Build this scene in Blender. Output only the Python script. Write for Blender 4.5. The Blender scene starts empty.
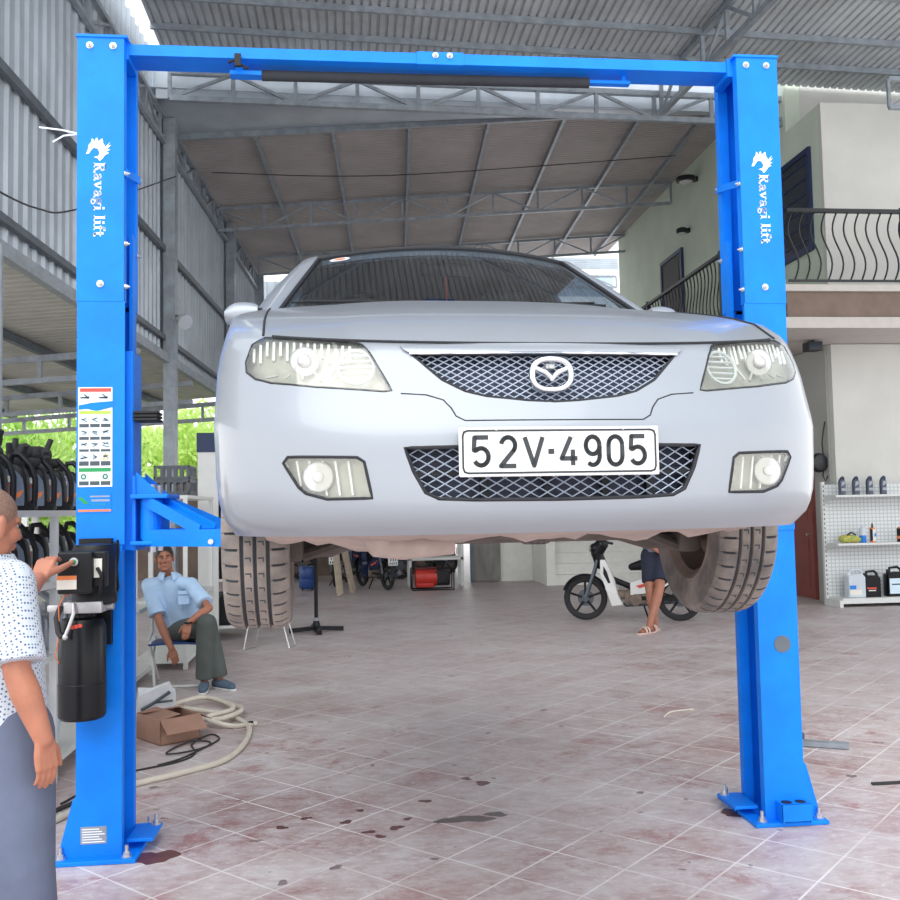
import bpy, bmesh, math, random
from mathutils import Vector, Matrix, Euler
sc = bpy.context.scene
COL = sc.collection
pi = math.pi
rnd = random.Random(7)
V = Vector

# ------------------------------------------------------------------ materials
def srgb(r, g, b):
    def f(c):
        c /= 255.0
        return c / 12.92 if c <= 0.04045 else ((c + 0.055) / 1.055) ** 2.4
    return (f(r), f(g), f(b), 1.0)

def mat(name, col, rough=0.5, metal=0.0, var=0.0, vscale=8.0, bump=0.0, bscale=40.0, spec=0.5, coat=0.0, alpha=1.0, trans=0.0, col2=None, emit=0.0, subsurf=0.0, stretch=None):
    m = bpy.data.materials.new(name)
    m.use_nodes = True
    nt = m.node_tree
    b = nt.nodes['Principled BSDF']
    c = srgb(*col)
    b.inputs['Base Color'].default_value = c
    b.inputs['Roughness'].default_value = rough
    b.inputs['Metallic'].default_value = metal
    b.inputs['Specular IOR Level'].default_value = spec
    b.inputs['Coat Weight'].default_value = coat
    b.inputs['Coat Roughness'].default_value = 0.08
    b.inputs['Alpha'].default_value = alpha
    b.inputs['Transmission Weight'].default_value = trans
    if emit:
        b.inputs['Emission Color'].default_value = c
        b.inputs['Emission Strength'].default_value = emit
    tc = nt.nodes.new('ShaderNodeTexCoord')
    src = tc.outputs['Object']
    if stretch:
        mp = nt.nodes.new('ShaderNodeMapping'); mp.inputs['Scale'].default_value = stretch
        nt.links.new(src, mp.inputs['Vector']); src = mp.outputs['Vector']
    if var > 0 or col2:
        n = nt.nodes.new('ShaderNodeTexNoise')
        n.inputs['Scale'].default_value = vscale
        n.inputs['Detail'].default_value = 6
        n.inputs['Roughness'].default_value = 0.6
        nt.links.new(src, n.inputs['Vector'])
        r = nt.nodes.new('ShaderNodeValToRGB')
        r.color_ramp.elements[0].position = 0.35
        r.color_ramp.elements[1].position = 0.68
        if col2:
            r.color_ramp.elements[0].color = c
            r.color_ramp.elements[1].color = srgb(*col2)
        else:
            r.color_ramp.elements[0].color = tuple(x * (1 - var) for x in c[:3]) + (1,)
            r.color_ramp.elements[1].color = tuple(min(1, x * (1 + var)) for x in c[:3]) + (1,)
        nt.links.new(n.outputs['Fac'], r.inputs['Fac'])
        nt.links.new(r.outputs['Color'], b.inputs['Base Color'])
    if bump > 0:
        n2 = nt.nodes.new('ShaderNodeTexNoise')
        n2.inputs['Scale'].default_value = bscale
        n2.inputs['Detail'].default_value = 4
        nt.links.new(src, n2.inputs['Vector'])
        bp = nt.nodes.new('ShaderNodeBump')
        bp.inputs['Strength'].default_value = bump
        bp.inputs['Distance'].default_value = 0.01
        nt.links.new(n2.outputs['Fac'], bp.inputs['Height'])
        nt.links.new(bp.outputs['Normal'], b.inputs['Normal'])
    return m

def glassmat(name, tint, trans, rough=0.02):
    """thin pane: part see-through, part mirror by fresnel"""
    m = bpy.data.materials.new(name); m.use_nodes = True
    nt = m.node_tree; nt.nodes.clear()
    out = nt.nodes.new('ShaderNodeOutputMaterial')
    tr = nt.nodes.new('ShaderNodeBsdfTransparent'); tr.inputs['Color'].default_value = srgb(*tint)
    gl = nt.nodes.new('ShaderNodeBsdfGlossy'); gl.inputs['Roughness'].default_value = rough
    gl.inputs['Color'].default_value = (1, 1, 1, 1)
    fr = nt.nodes.new('ShaderNodeLayerWeight')
    pw = nt.nodes.new('ShaderNodeMath'); pw.operation = 'POWER'; pw.inputs[1].default_value = 4.5
    ad = nt.nodes.new('ShaderNodeMath'); ad.operation = 'MULTIPLY_ADD'; ad.inputs[1].default_value = .9; ad.inputs[2].default_value = .045 + 1 - trans; ad.use_clamp = True
    mx = nt.nodes.new('ShaderNodeMixShader')
    nt.links.new(fr.outputs['Facing'], pw.inputs[0]); nt.links.new(pw.outputs[0], ad.inputs[0]); nt.links.new(ad.outputs[0], mx.inputs[0])
    nt.links.new(tr.outputs[0], mx.inputs[1]); nt.links.new(gl.outputs[0], mx.inputs[2])
    nt.links.new(mx.outputs[0], out.inputs[0])
    return m

M = {}
M['blue'] = mat('lift_blue_paint', (0, 128, 242), 0.5, var=0.10, vscale=5, bump=0.05, bscale=120, spec=0.3)
M['zinc'] = mat('zinc_bolt', (205, 205, 205), 0.35, 0.8)
M['black'] = mat('black_plastic', (24, 25, 29), 0.45, var=0.15, spec=0.3)
M['blackgloss'] = mat('black_enamel', (14, 16, 22), 0.3, spec=0.3)
M['rubber'] = mat('black_rubber', (40, 40, 42), 0.8, var=0.2, bump=0.2)
M['foam'] = mat('grey_black_foam', (52, 54, 58), 0.9, var=0.15, bump=0.2, bscale=80)
M['white'] = mat('white_paint', (226, 226, 224), 0.5)
M['decal'] = mat('white_lettering', (240, 244, 250), 0.5)
M['steel'] = mat('galvanised_steel', (150, 158, 166), 0.45, 0.3, var=0.18, vscale=6)
M['darksteel'] = mat('grey_painted_steel', (96, 104, 112), 0.5, 0.2, var=0.15, vscale=4)
M['chrome'] = mat('chrome', (225, 228, 232), 0.12, 1.0)
M['alu'] = mat('cast_aluminium', (190, 190, 192), 0.38, 0.6, var=0.08)
M['clad'] = mat('wall_cladding_metal', (180, 189, 198), 0.42, 0.3, var=0.12, vscale=1.5)
M['roof1'] = mat('roof_sheet_metal', (192, 197, 200), 0.5, 0.25, var=0.16, vscale=1.2)
M['roof2'] = mat('roof_sheet_grey', (174, 168, 166), 0.6, 0.1, var=0.12, vscale=1.0)
M['lean'] = mat('lean_to_sheet', (186, 188, 178), 0.55, 0.1, var=0.14, vscale=1.0)
M['wallwhite'] = mat('white_plaster', (204, 204, 199), 0.85, var=0.05, vscale=1.5, bump=0.03)
M['wallgreen'] = mat('pale_green_plaster', (206, 217, 200), 0.85, var=0.05, vscale=1.5, bump=0.03)
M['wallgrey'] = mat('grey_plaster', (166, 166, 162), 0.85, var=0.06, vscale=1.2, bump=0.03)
M['ledge'] = mat('cream_ledge_plaster', (196, 190, 184), 0.8, var=0.05)
M['brown'] = mat('bare_brown_plaster', (124, 108, 98), 0.9, var=0.14, vscale=3)
M['iron'] = mat('black_wrought_iron', (30, 32, 38), 0.4)
M['doorred'] = mat('red_brown_paint', (128, 66, 60), 0.6, var=0.12, vscale=3)
M['shelfwhite'] = mat('white_shelf_metal', (212, 214, 212), 0.45, var=0.03)
M['navy'] = mat('navy_panel', (30, 46, 84), 0.5)
M['navyplastic'] = mat('dark_blue_plastic', (34, 46, 76), 0.25, coat=0.4)
M['bluecap'] = mat('blue_liquid_plastic', (30, 120, 215), 0.25, coat=0.3)
M['clearplastic'] = mat('milky_plastic', (196, 206, 214), 0.3, var=0.05)
M['card'] = mat('cardboard', (150, 116, 100), 0.85, var=0.10, vscale=6)
M['carddark'] = mat('cardboard_inside', (112, 82, 66), 0.9, var=0.1)
M['plasticbag'] = mat('white_polythene', (222, 226, 230), 0.3, var=0.05, bump=0.4, bscale=18)
M['hose'] = mat('cream_hose', (205, 198, 184), 0.5, var=0.06)
M['cable'] = mat('black_cable', (46, 44, 46), 0.6)
M['red'] = mat('red_paint', (190, 50, 40), 0.45, var=0.1)
M['redsign'] = mat('red_print', (212, 74, 60), 0.5)
M['orange'] = mat('orange_print', (226, 128, 72), 0.5)
M['green'] = mat('green_print', (24, 150, 84), 0.5)
M['lime'] = mat('lime_print', (176, 206, 84), 0.5)
M['yellow'] = mat('yellow_print', (232, 206, 66), 0.5)
M['sky'] = mat('pale_blue_print', (206, 226, 240), 0.5)
M['ink'] = mat('dark_grey_print', (70, 82, 90), 0.6)
M['skin'] = mat('brown_skin', (176, 116, 92), 0.5, var=0.10, vscale=14, bump=0.06, bscale=160)
M['skin2'] = mat('tanned_skin', (156, 102, 80), 0.5, var=0.10, vscale=14, bump=0.05, bscale=120)
M['eyewhite'] = mat('eye_white', (166, 154, 144), 0.25)
M['iris'] = mat('dark_iris', (30, 20, 16), 0.15)
M['lip'] = mat('lip_skin', (150, 84, 74), 0.45)
M['hairgrey'] = mat('shaved_grey_hair', (138, 108, 94), 0.8, var=0.35, vscale=220, bump=0.3, bscale=300)
M['hairblack'] = mat('black_hair', (26, 24, 26), 0.5, var=0.3, vscale=80, bump=0.5, bscale=120)
M['trousers'] = mat('slate_trouser_cloth', (92, 100, 122), 0.85, var=0.10, vscale=5, bump=0.12, bscale=14)
M['olive'] = mat('dark_olive_trouser_cloth', (76, 82, 80), 0.85, var=0.10, vscale=6, bump=0.12, bscale=16)
M['bluecloth'] = mat('light_blue_shirt_cloth', (168, 196, 226), 0.85, var=0.07, vscale=8, bump=0.25, bscale=14)
M['navycloth'] = mat('navy_short_cloth', (36, 40, 58), 0.9, var=0.1)
M['greycloth'] = mat('grey_shirt_cloth', (120, 122, 130), 0.9, var=0.1)
M['sneaker'] = mat('blue_grey_canvas', (78, 96, 114), 0.8, var=0.1, vscale=20)
M['sandal'] = mat('pale_pink_sandal', (206, 178, 168), 0.6)
M['leather'] = mat('brown_leather', (80, 54, 42), 0.5)
M['tyre'] = mat('dusty_tyre_rubber', (96, 92, 90), 0.85, var=0.0, col2=(150, 140, 132), vscale=7, bump=0.15, bscale=90)
M['tyreblack'] = mat('black_tyre_rubber', (40, 40, 42), 0.8, var=0.2)
M['groove'] = mat('tyre_groove', (64, 68, 74), 0.9)
M['rust'] = mat('dusty_brown_steel', (128, 112, 102), 0.7, 0.1, var=0.22, vscale=9)
M['under'] = mat('underbody_dirt', (92, 84, 80), 0.9, var=0.3, vscale=7, bump=0.2)
M['mud'] = mat('dusty_splash_shield', (172, 156, 148), 0.85, var=0.15, vscale=9, bump=0.2, bscale=30)
M['dark'] = mat('dark_void', (20, 22, 28), 0.7)
M['interior'] = mat('dark_grey_interior_trim', (84, 88, 94), 0.85, var=0.08)
M['seatcloth'] = mat('grey_seat_cloth', (92, 96, 102), 0.9, var=0.1)
M['plate'] = mat('plate_white', (226, 228, 226), 0.4, var=0.03, vscale=30)
M['plateink'] = mat('plate_black', (46, 50, 54), 0.5)
M['bulb'] = mat('silver_reflector', (170, 170, 164), 0.35, 0.25, var=0.1, vscale=40)
M['grillblue'] = mat('dark_radiator', (36, 44, 66), 0.6, var=0.2, vscale=30)
M['grillwire'] = mat('grille_wire_silver', (172, 182, 198), 0.35, 0.3)
M['carpaint'] = mat('silver_car_paint', (148, 154, 162), 0.38, 0.25, var=0.03, vscale=2.5, coat=0.55)
M['seal'] = mat('panel_gap_black', (30, 32, 38), 0.7)
M['glass'] = glassmat('car_glass', (176, 186, 194), 1.0)
M['darkdoor'] = mat('dark_door_wood', (74, 70, 72), 0.7)
M['lens'] = glassmat('lamp_lens', (248, 248, 244), 0.97, 0.05)
M['winglass'] = mat('dark_window_glass', (52, 60, 72), 0.15)
M['tanklabel'] = mat('paper_label', (226, 222, 212), 0.6)
M['bark'] = mat('bark', (96, 80, 64), 0.9, var=0.2)
M['stair'] = mat('white_painted_concrete', (232, 232, 226), 0.8, var=0.04)
M['plank'] = mat('weathered_plank', (134, 132, 128), 0.85, var=0.3, vscale=6, stretch=(1, 1, .2))
M['bluesheet'] = mat('pale_blue_sheet', (182, 202, 222), 0.5, var=0.06, vscale=1)
M['wood'] = mat('pale_wood', (170, 156, 138), 0.7, var=0.12, vscale=10)
M['bluedrum'] = mat('blue_drum_plastic', (34, 66, 128), 0.4)
M['reddoor2'] = mat('dull_red_tile_skirting', (150, 90, 82), 0.6)

def leafmat(name, c1, c2):
    m = mat(name, c1, 0.6, var=0.0, col2=c2, vscale=3.0)
    nt = m.node_tree; b = nt.nodes['Principled BSDF']
    out = [n for n in nt.nodes if n.type == 'OUTPUT_MATERIAL'][0]
    tl = nt.nodes.new('ShaderNodeBsdfTranslucent'); mx = nt.nodes.new('ShaderNodeMixShader')
    mx.inputs[0].default_value = 0.5
    tl.inputs['Color'].default_value = srgb(*c2)
    nt.links.new(b.outputs[0], mx.inputs[1]); nt.links.new(tl.outputs[0], mx.inputs[2])
    nt.links.new(mx.outputs[0], out.inputs[0])
    return m
M['leaf'] = leafmat('bright_leaf', (170, 204, 104), (226, 244, 164))
M['leaf2'] = leafmat('mid_green_leaf', (150, 190, 96), (206, 234, 146))

def dotmat():
    m = mat('white_cloth_with_navy_dots', (222, 228, 234), 0.85, bump=0.12, bscale=10)
    nt = m.node_tree; b = nt.nodes['Principled BSDF']
    tc = nt.nodes.new('ShaderNodeTexCoord')
    mp = nt.nodes.new('ShaderNodeMapping'); mp.inputs['Rotation'].default_value = (0.6, 0.5, 0.78)
    vo = nt.nodes.new('ShaderNodeTexVoronoi'); vo.inputs['Scale'].default_value = 96; vo.inputs['Randomness'].default_value = 0.0
    rp = nt.nodes.new('ShaderNodeValToRGB')
    rp.color_ramp.elements[0].position = 0.30; rp.color_ramp.elements[0].color = srgb(84, 106, 142)
    rp.color_ramp.elements[1].position = 0.38; rp.color_ramp.elements[1].color = srgb(200, 208, 218)
    nt.links.new(tc.outputs['Object'], mp.inputs[0]); nt.links.new(mp.outputs[0], vo.inputs['Vector'])
    nt.links.new(vo.outputs['Distance'], rp.inputs[0]); nt.links.new(rp.outputs[0], b.inputs['Base Color'])
    return m
M['dots'] = dotmat()

def floormat():
    m = bpy.data.materials.new('rose_grey_floor_tiles'); m.use_nodes = True
    nt = m.node_tree; b = nt.nodes['Principled BSDF']; L = nt.links.new
    def N(t, **k):
        n = nt.nodes.new(t)
        for a, v in k.items():
            n.inputs[a.replace('_', ' ')].default_value = v
        return n
    tc = N('ShaderNodeTexCoord')
    mp = N('ShaderNodeMapping'); mp.inputs['Rotation'].default_value = (0, 0, math.radians(45))
    T = 0.3415
    mp.inputs['Scale'].default_value = (1 / T, 1 / T, 1)
    # anchor one lattice corner at (-0.815, 4.95)
    ax, ay = -0.815, 4.95
    c = math.cos(pi / 4); s = math.sin(pi / 4)
    mp.inputs['Location'].default_value = (-(c * ax - s * ay) / T, -(s * ax + c * ay) / T, 0)
    L(tc.outputs['Object'], mp.inputs[0])
    br = nt.nodes.new('ShaderNodeTexBrick')
    br.offset = 0.0; br.squash = 1.0
    br.inputs['Scale'].default_value = 1.0; br.inputs['Brick Width'].default_value = 1.0; br.inputs['Row Height'].default_value = 1.0
    br.inputs['Mortar Size'].default_value = 0.017; br.inputs['Mortar Smooth'].default_value = 0.3; br.inputs['Bias'].default_value = 0.0
    br.inputs['Color1'].default_value = (0, 0, 0, 1); br.inputs['Color2'].default_value = (1, 1, 1, 1)
    L(mp.outputs[0], br.inputs['Vector'])
    def ramp(e):
        r = nt.nodes.new('ShaderNodeValToRGB')
        r.color_ramp.elements[0].position = e[0][0]; r.color_ramp.elements[0].color = e[0][1]
        r.color_ramp.elements[1].position = e[-1][0]; r.color_ramp.elements[1].color = e[-1][1]
        for p, cc in e[1:-1]:
            x = r.color_ramp.elements.new(p); x.color = cc
        return r
    def mix(fac, a, bb, mode='MIX'):
        x = nt.nodes.new('ShaderNodeMix'); x.data_type = 'RGBA'; x.blend_type = mode
        if isinstance(fac, float): x.inputs[0].default_value = fac
        else: L(fac, x.inputs[0])
        for sck, val in ((x.inputs[6], a), (x.inputs[7], bb)):
            if isinstance(val, tuple): sck.default_value = val
            else: L(val, sck)
        return x.outputs[2]
    # rose tile body, each tile slightly its own tone
    tile = mix(br.outputs['Color'], srgb(158, 122, 122), srgb(176, 148, 146))
    # dust: grey white film, coarse + streaky fine
    mp2 = N('ShaderNodeMapping'); mp2.inputs['Scale'].default_value = (0.8, 1.5, 1); L(tc.outputs['Object'], mp2.inputs[0])
    n1 = N('ShaderNodeTexNoise', Scale=0.75, Detail=5.0, Roughness=0.6); L(mp2.outputs[0], n1.inputs['Vector'])
    n2 = N('ShaderNodeTexNoise', Scale=9.0, Detail=8.0, Roughness=0.72); L(mp2.outputs[0], n2.inputs['Vector'])
    n3 = N('ShaderNodeTexNoise', Scale=3.2, Detail=6.0, Roughness=0.7, Distortion=0.8); L(tc.outputs['Object'], n3.inputs['Vector'])
    ad = nt.nodes.new('ShaderNodeMath'); ad.operation = 'ADD'; L(n2.outputs['Fac'], ad.inputs[0]); L(n3.outputs['Fac'], ad.inputs[1])
    ad2 = nt.nodes.new('ShaderNodeMath'); ad2.operation = 'ADD'; L(ad.outputs[0], ad2.inputs[0]); L(n1.outputs['Fac'], ad2.inputs[1])
    ad3 = nt.nodes.new('ShaderNodeMath'); ad3.operation = 'MULTIPLY'; ad3.inputs[1].default_value = 1 / 3; L(ad2.outputs[0], ad3.inputs[0])
    dust = ramp([(0.40, (0, 0, 0, 1)), (0.50, (.55, .55, .55, 1)), (0.60, (1, 1, 1, 1))]); L(ad3.outputs[0], dust.inputs[0])
    base = mix(dust.outputs[0], tile, srgb(208, 202, 202))
    # fine pale scuffs
    mp3 = N('ShaderNodeMapping'); mp3.inputs['Scale'].default_value = (1.0, 2.6, 1); mp3.inputs['Rotation'].default_value = (0, 0, .35); L(tc.outputs['Object'], mp3.inputs[0])
    n7 = N('ShaderNodeTexNoise', Scale=17.0, Detail=8.0, Roughness=0.8, Distortion=0.6); L(mp3.outputs[0], n7.inputs['Vector'])
    sr = ramp([(0.52, (0, 0, 0, 1)), (0.64, (.6, .6, .6, 1))]); L(n7.outputs['Fac'], sr.inputs[0])
    base = mix(sr.outputs[0], base, srgb(226, 220, 220))
    # red chafed patches
    n4 = N('ShaderNodeTexNoise', Scale=2.1, Detail=7.0, Roughness=0.75, Distortion=0.4); L(tc.outputs['Object'], n4.inputs['Vector'])
    rr = ramp([(0.56, (0, 0, 0, 1)), (0.66, (.75, .75, .75, 1))]); L(n4.outputs['Fac'], rr.inputs[0])
    base = mix(rr.outputs[0], base, srgb(160, 104, 104))
    # grout
    n5 = N('ShaderNodeTexNoise', Scale=1.3, Detail=3.0); L(tc.outputs['Object'], n5.inputs['Vector'])
    gr = ramp([(0.35, (.25, .25, .25, 1)), (0.6, (.9, .9, .9, 1))]); L(n5.outputs['Fac'], gr.inputs[0])
    gm = nt.nodes.new('ShaderNodeMath'); gm.operation = 'MULTIPLY'; L(br.outputs['Fac'], gm.inputs[0]); L(gr.outputs[0], gm.inputs[1])
    base = mix(gm.outputs[0], base, srgb(236, 232, 230))
    # small dark drips
    n6 = N('ShaderNodeTexNoise', Scale=7.5, Detail=2.0); L(tc.outputs['Object'], n6.inputs['Vector'])
    dr = ramp([(0.70, (0, 0, 0, 1)), (0.73, (.7, .7, .7, 1))]); L(n6.outputs['Fac'], dr.inputs[0])
    base = mix(dr.outputs[0], base, srgb(92, 70, 68))
    # tiles blend towards plain grey further back, along a noisy edge
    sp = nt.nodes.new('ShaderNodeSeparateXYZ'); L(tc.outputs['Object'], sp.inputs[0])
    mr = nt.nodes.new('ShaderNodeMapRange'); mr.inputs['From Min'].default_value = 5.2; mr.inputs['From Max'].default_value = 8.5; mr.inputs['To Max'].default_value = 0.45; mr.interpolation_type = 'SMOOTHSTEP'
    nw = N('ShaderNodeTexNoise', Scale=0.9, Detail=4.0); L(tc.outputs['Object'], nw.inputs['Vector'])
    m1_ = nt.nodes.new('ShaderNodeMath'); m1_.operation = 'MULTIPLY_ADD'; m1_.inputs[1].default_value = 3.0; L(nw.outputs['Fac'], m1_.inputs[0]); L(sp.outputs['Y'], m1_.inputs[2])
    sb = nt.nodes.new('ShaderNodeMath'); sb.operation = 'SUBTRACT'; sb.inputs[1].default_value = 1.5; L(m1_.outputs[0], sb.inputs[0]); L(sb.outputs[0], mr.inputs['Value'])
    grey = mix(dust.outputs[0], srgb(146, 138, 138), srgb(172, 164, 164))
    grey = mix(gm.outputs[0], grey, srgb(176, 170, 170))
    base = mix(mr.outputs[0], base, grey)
    L(base, b.inputs['Base Color'])
    ro = ramp([(0.35, (.30, .30, .30, 1)), (0.65, (.62, .62, .62, 1))]); L(ad3.outputs[0], ro.inputs[0])
    L(ro.outputs[0], b.inputs['Roughness'])
    bp = nt.nodes.new('ShaderNodeBump'); bp.inputs['Strength'].default_value = 0.12; bp.inputs['Distance'].default_value = 0.006
    L(n3.outputs['Fac'], bp.inputs['Height']); L(bp.outputs[0], b.inputs['Normal'])
    b.inputs['Specular IOR Level'].default_value = 0.45
    return m
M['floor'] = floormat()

# ------------------------------------------------------------------ mesh builder
WLOC = {}
def wloc(o):
    return WLOC.get(o.name, Vector((0, 0, 0)))

class MB:
    def __init__(s): s.v = []; s.f = []; s.m = []; s.cur = 0
    def add(s, vs, fs):
        n = len(s.v); s.v += [tuple(p) for p in vs]
        for f in fs: s.f.append(tuple(i + n for i in f)); s.m.append(s.cur)
        return s
    def box(s, x0, x1, y0, y1, z0, z1, bev=0.0, T=None):
        if bev > 0:
            bm = bmesh.new(); bmesh.ops.create_cube(bm, size=1)
            for v in bm.verts: v.co = ((x0 + x1) / 2 + v.co.x * (x1 - x0), (y0 + y1) / 2 + v.co.y * (y1 - y0), (z0 + z1) / 2 + v.co.z * (z1 - z0))
            b = min(bev, (x1 - x0) * .49, (y1 - y0) * .49, (z1 - z0) * .49)
            bmesh.ops.bevel(bm, geom=list(bm.edges), offset=b, segments=2, affect='EDGES', profile=0.5)
            bm.verts.index_update()
            vs = [v.co.copy() for v in bm.verts]; fs = [[v.index for v in f.verts] for f in bm.faces]; bm.free()
        else:
            vs = [V((x, y, z)) for x in (x0, x1) for y in (y0, y1) for z in (z0, z1)]
            fs = [(0, 1, 3, 2), (4, 6, 7, 5), (0, 4, 5, 1), (2, 3, 7, 6), (0, 2, 6, 4), (1, 5, 7, 3)]
        if T is not None: vs = [T @ V(p) for p in vs]
        return s.add(vs, fs)
    def cbox(s, c, d, bev=0.0, T=None):
        return s.box(c[0] - d[0] / 2, c[0] + d[0] / 2, c[1] - d[1] / 2, c[1] + d[1] / 2, c[2] - d[2] / 2, c[2] + d[2] / 2, bev, T)
    def bar(s, a, b, w, h, up=(0, 0, 1)):
        a = V(a); b = V(b); d = (b - a); L = d.length; d = d / L
        u = V(up)
        if abs(d.dot(u)) > 0.98: u = V((1, 0, 0))
        x = d.cross(u).normalized(); z = x.cross(d).normalized()
        vs = []
        for p in (a, b):
            for i, j in ((-1, -1), (1, -1), (1, 1), (-1, 1)): vs.append(p + x * (i * w / 2) + z * (j * h / 2))
        return s.add(vs, [(3, 2, 1, 0), (4, 5, 6, 7), (0, 1, 5, 4), (1, 2, 6, 5), (2, 3, 7, 6), (3, 0, 4, 7)])
    def tube(s, pts, r, n=10, closed=False, cap=True):
        P = [V(p) for p in pts]; k = len(P)
        R = r if isinstance(r, (list, tuple)) else [r] * k
        vs = []; fs = []
        prev = None
        for i in range(k):
            if closed: t = P[(i + 1) % k] - P[i - 1]
            elif i == 0: t = P[1] - P[0]
            elif i == k - 1: t = P[-1] - P[-2]
            else: t = (P[i + 1] - P[i]).normalized() + (P[i] - P[i - 1]).normalized()
            t = t.normalized() if t.length > 1e-9 else V((0, 0, 1))
            if prev is None:
                u = V((0, 0, 1)) if abs(t.z) < .9 else V((1, 0, 0))
                x = t.cross(u).normalized()
            else:
                x = prev - t * prev.dot(t)
                x = x.normalized() if x.length > 1e-6 else t.orthogonal().normalized()
            prev = x; y = t.cross(x)
            for j in range(n):
                a = 2 * pi * j / n
                vs.append(P[i] + (x * math.cos(a) + y * math.sin(a)) * R[i])
        m = k if closed else k - 1
        for i in range(m):
            for j in range(n):
                a = i * n + j; b = i * n + (j + 1) % n; i2 = ((i + 1) % k) * n
                fs.append((a, b, i2 + (j + 1) % n, i2 + j))
        if cap and not closed:
            fs.append(tuple(reversed(range(n)))); fs.append(tuple((k - 1) * n + j for j in range(n)))
        return s.add(vs, fs)
    def cyl(s, a, b, r, n=20, r2=None):
        return s.tube([a, b], [r, r if r2 is None else r2], n)
    def lathe(s, prof, c=(0, 0, 0), axis='z', n=28, closed=False, frm=None):
        """prof: (radius, height) pairs"""
        vs = []; k = len(prof)
        for j in range(n):
            a = 2 * pi * j / n
            for r, h in prof:
                if axis == 'z': p = V((r * math.cos(a), r * math.sin(a), h))
                elif axis == 'x': p = V((h, r * math.cos(a), r * math.sin(a)))
                else: p = V((r * math.sin(a), h, r * math.cos(a)))
                if frm is not None: p = frm @ p
                vs.append(p + V(c))
        fs = []
        for j in range(n):
            j2 = (j + 1) % n
            for i in range(k if closed else k - 1):
                i2 = (i + 1) % k
                fs.append((j * k + i, j2 * k + i, j2 * k + i2, j * k + i2))
        if not closed:
            fs.append(tuple(j * k for j in reversed(range(n)))); fs.append(tuple(j * k + k - 1 for j in range(n)))
        return s.add(vs, fs)
    def prism(s, poly, o, ux, uy, d):
        """poly 2D extruded by vector d, from origin o, axes ux uy"""
        o, ux, uy, d = V(o), V(ux), V(uy), V(d); n = len(poly)
        a = [o + ux * p[0] + uy * p[1] for p in poly]
        vs = a + [p + d for p in a]
        fs = [tuple(reversed(range(n))), tuple(range(n, 2 * n))] + [(i, (i + 1) % n, n + (i + 1) % n, n + i) for i in range(n)]
        return s.add(vs, fs)
    def grid(s, rows, wrap=False):
        m = len(rows); n = len(rows[0]); vs = [p for r in rows for p in r]; fs = []
        for i in range(m - 1):
            for j in range(n if wrap else n - 1):
                fs.append((i * n + j, i * n + (j + 1) % n, (i + 1) * n + (j + 1) % n, (i + 1) * n + j))
        return s.add(vs, fs)
    def slab(s, rows, d):
        """grid with thickness d (vector)"""
        m = len(rows); n = len(rows[0]); d = V(d)
        vs = [V(p) for r in rows for p in r]; k = len(vs); vs += [p + d for p in vs]; fs = []
        for i in range(m - 1):
            for j in range(n - 1):
                q = (i * n + j, i * n + j + 1, (i + 1) * n + j + 1, (i + 1) * n + j)
                fs.append(q); fs.append(tuple(reversed([x + k for x in q])))
        bd = [j for j in range(n)] + [i * n + n - 1 for i in range(1, m)] + [(m - 1) * n + j for j in range(n - 2, -1, -1)] + [i * n for i in range(m - 2, 0, -1)]
        for i in range(len(bd)):
            a, b = bd[i], bd[(i + 1) % len(bd)]
            fs.append((b, a, a + k, b + k))
        return s.add(vs, fs)
    def ell(s, c, r, n=16, m=10, T=None):
        vs = []; fs = []
        for i in range(m + 1):
            th = pi * i / m
            for j in range(n):
                ph = 2 * pi * j / n
                p = V((r[0] * math.sin(th) * math.cos(ph), r[1] * math.sin(th) * math.sin(ph), r[2] * math.cos(th)))
                if T is not None: p = T @ p
                vs.append(p + V(c))
        for i in range(m):
            for j in range(n): fs.append((i * n + j, (i + 1) * n + j, (i + 1) * n + (j + 1) % n, i * n + (j + 1) % n))
        return s.add(vs, fs)
    def build(s, name, m, parent=None, smooth=None, fix=True, flip=False, at=None):
        me = bpy.data.meshes.new(name)
        if at is not None: o0 = V(at)
        elif parent is not None: o0 = wloc(parent)
        else:
            xs = [p[0] for p in s.v]; ys = [p[1] for p in s.v]; zs = [p[2] for p in s.v]
            o0 = V(((min(xs) + max(xs)) / 2, (min(ys) + max(ys)) / 2, min(zs)))
        me.from_pydata([tuple(V(p) - o0) for p in s.v], [], s.f)
        ms = m if isinstance(m, (list, tuple)) else [m]
        for x in ms: me.materials.append(x)
        for p, k in zip(me.polygons, s.m): p.material_index = min(k, len(ms) - 1)
        if fix:
            bm = bmesh.new(); bm.from_mesh(me)
            bmesh.ops.remove_doubles(bm, verts=bm.verts, dist=1e-5)
            bmesh.ops.recalc_face_normals(bm, faces=bm.faces)
            if flip: bmesh.ops.reverse_faces(bm, faces=bm.faces)
            bm.to_mesh(me); bm.free()
        if smooth is not None:
            for p in me.polygons: p.use_smooth = True
            me.set_sharp_from_angle(angle=math.radians(smooth))
        o = bpy.data.objects.new(name, me); COL.objects.link(o)
        if parent is not None:
            o.parent = parent; WLOC[o.name] = o0.copy()
        else:
            o.location = o0; WLOC[o.name] = o0.copy()
        return o

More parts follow.
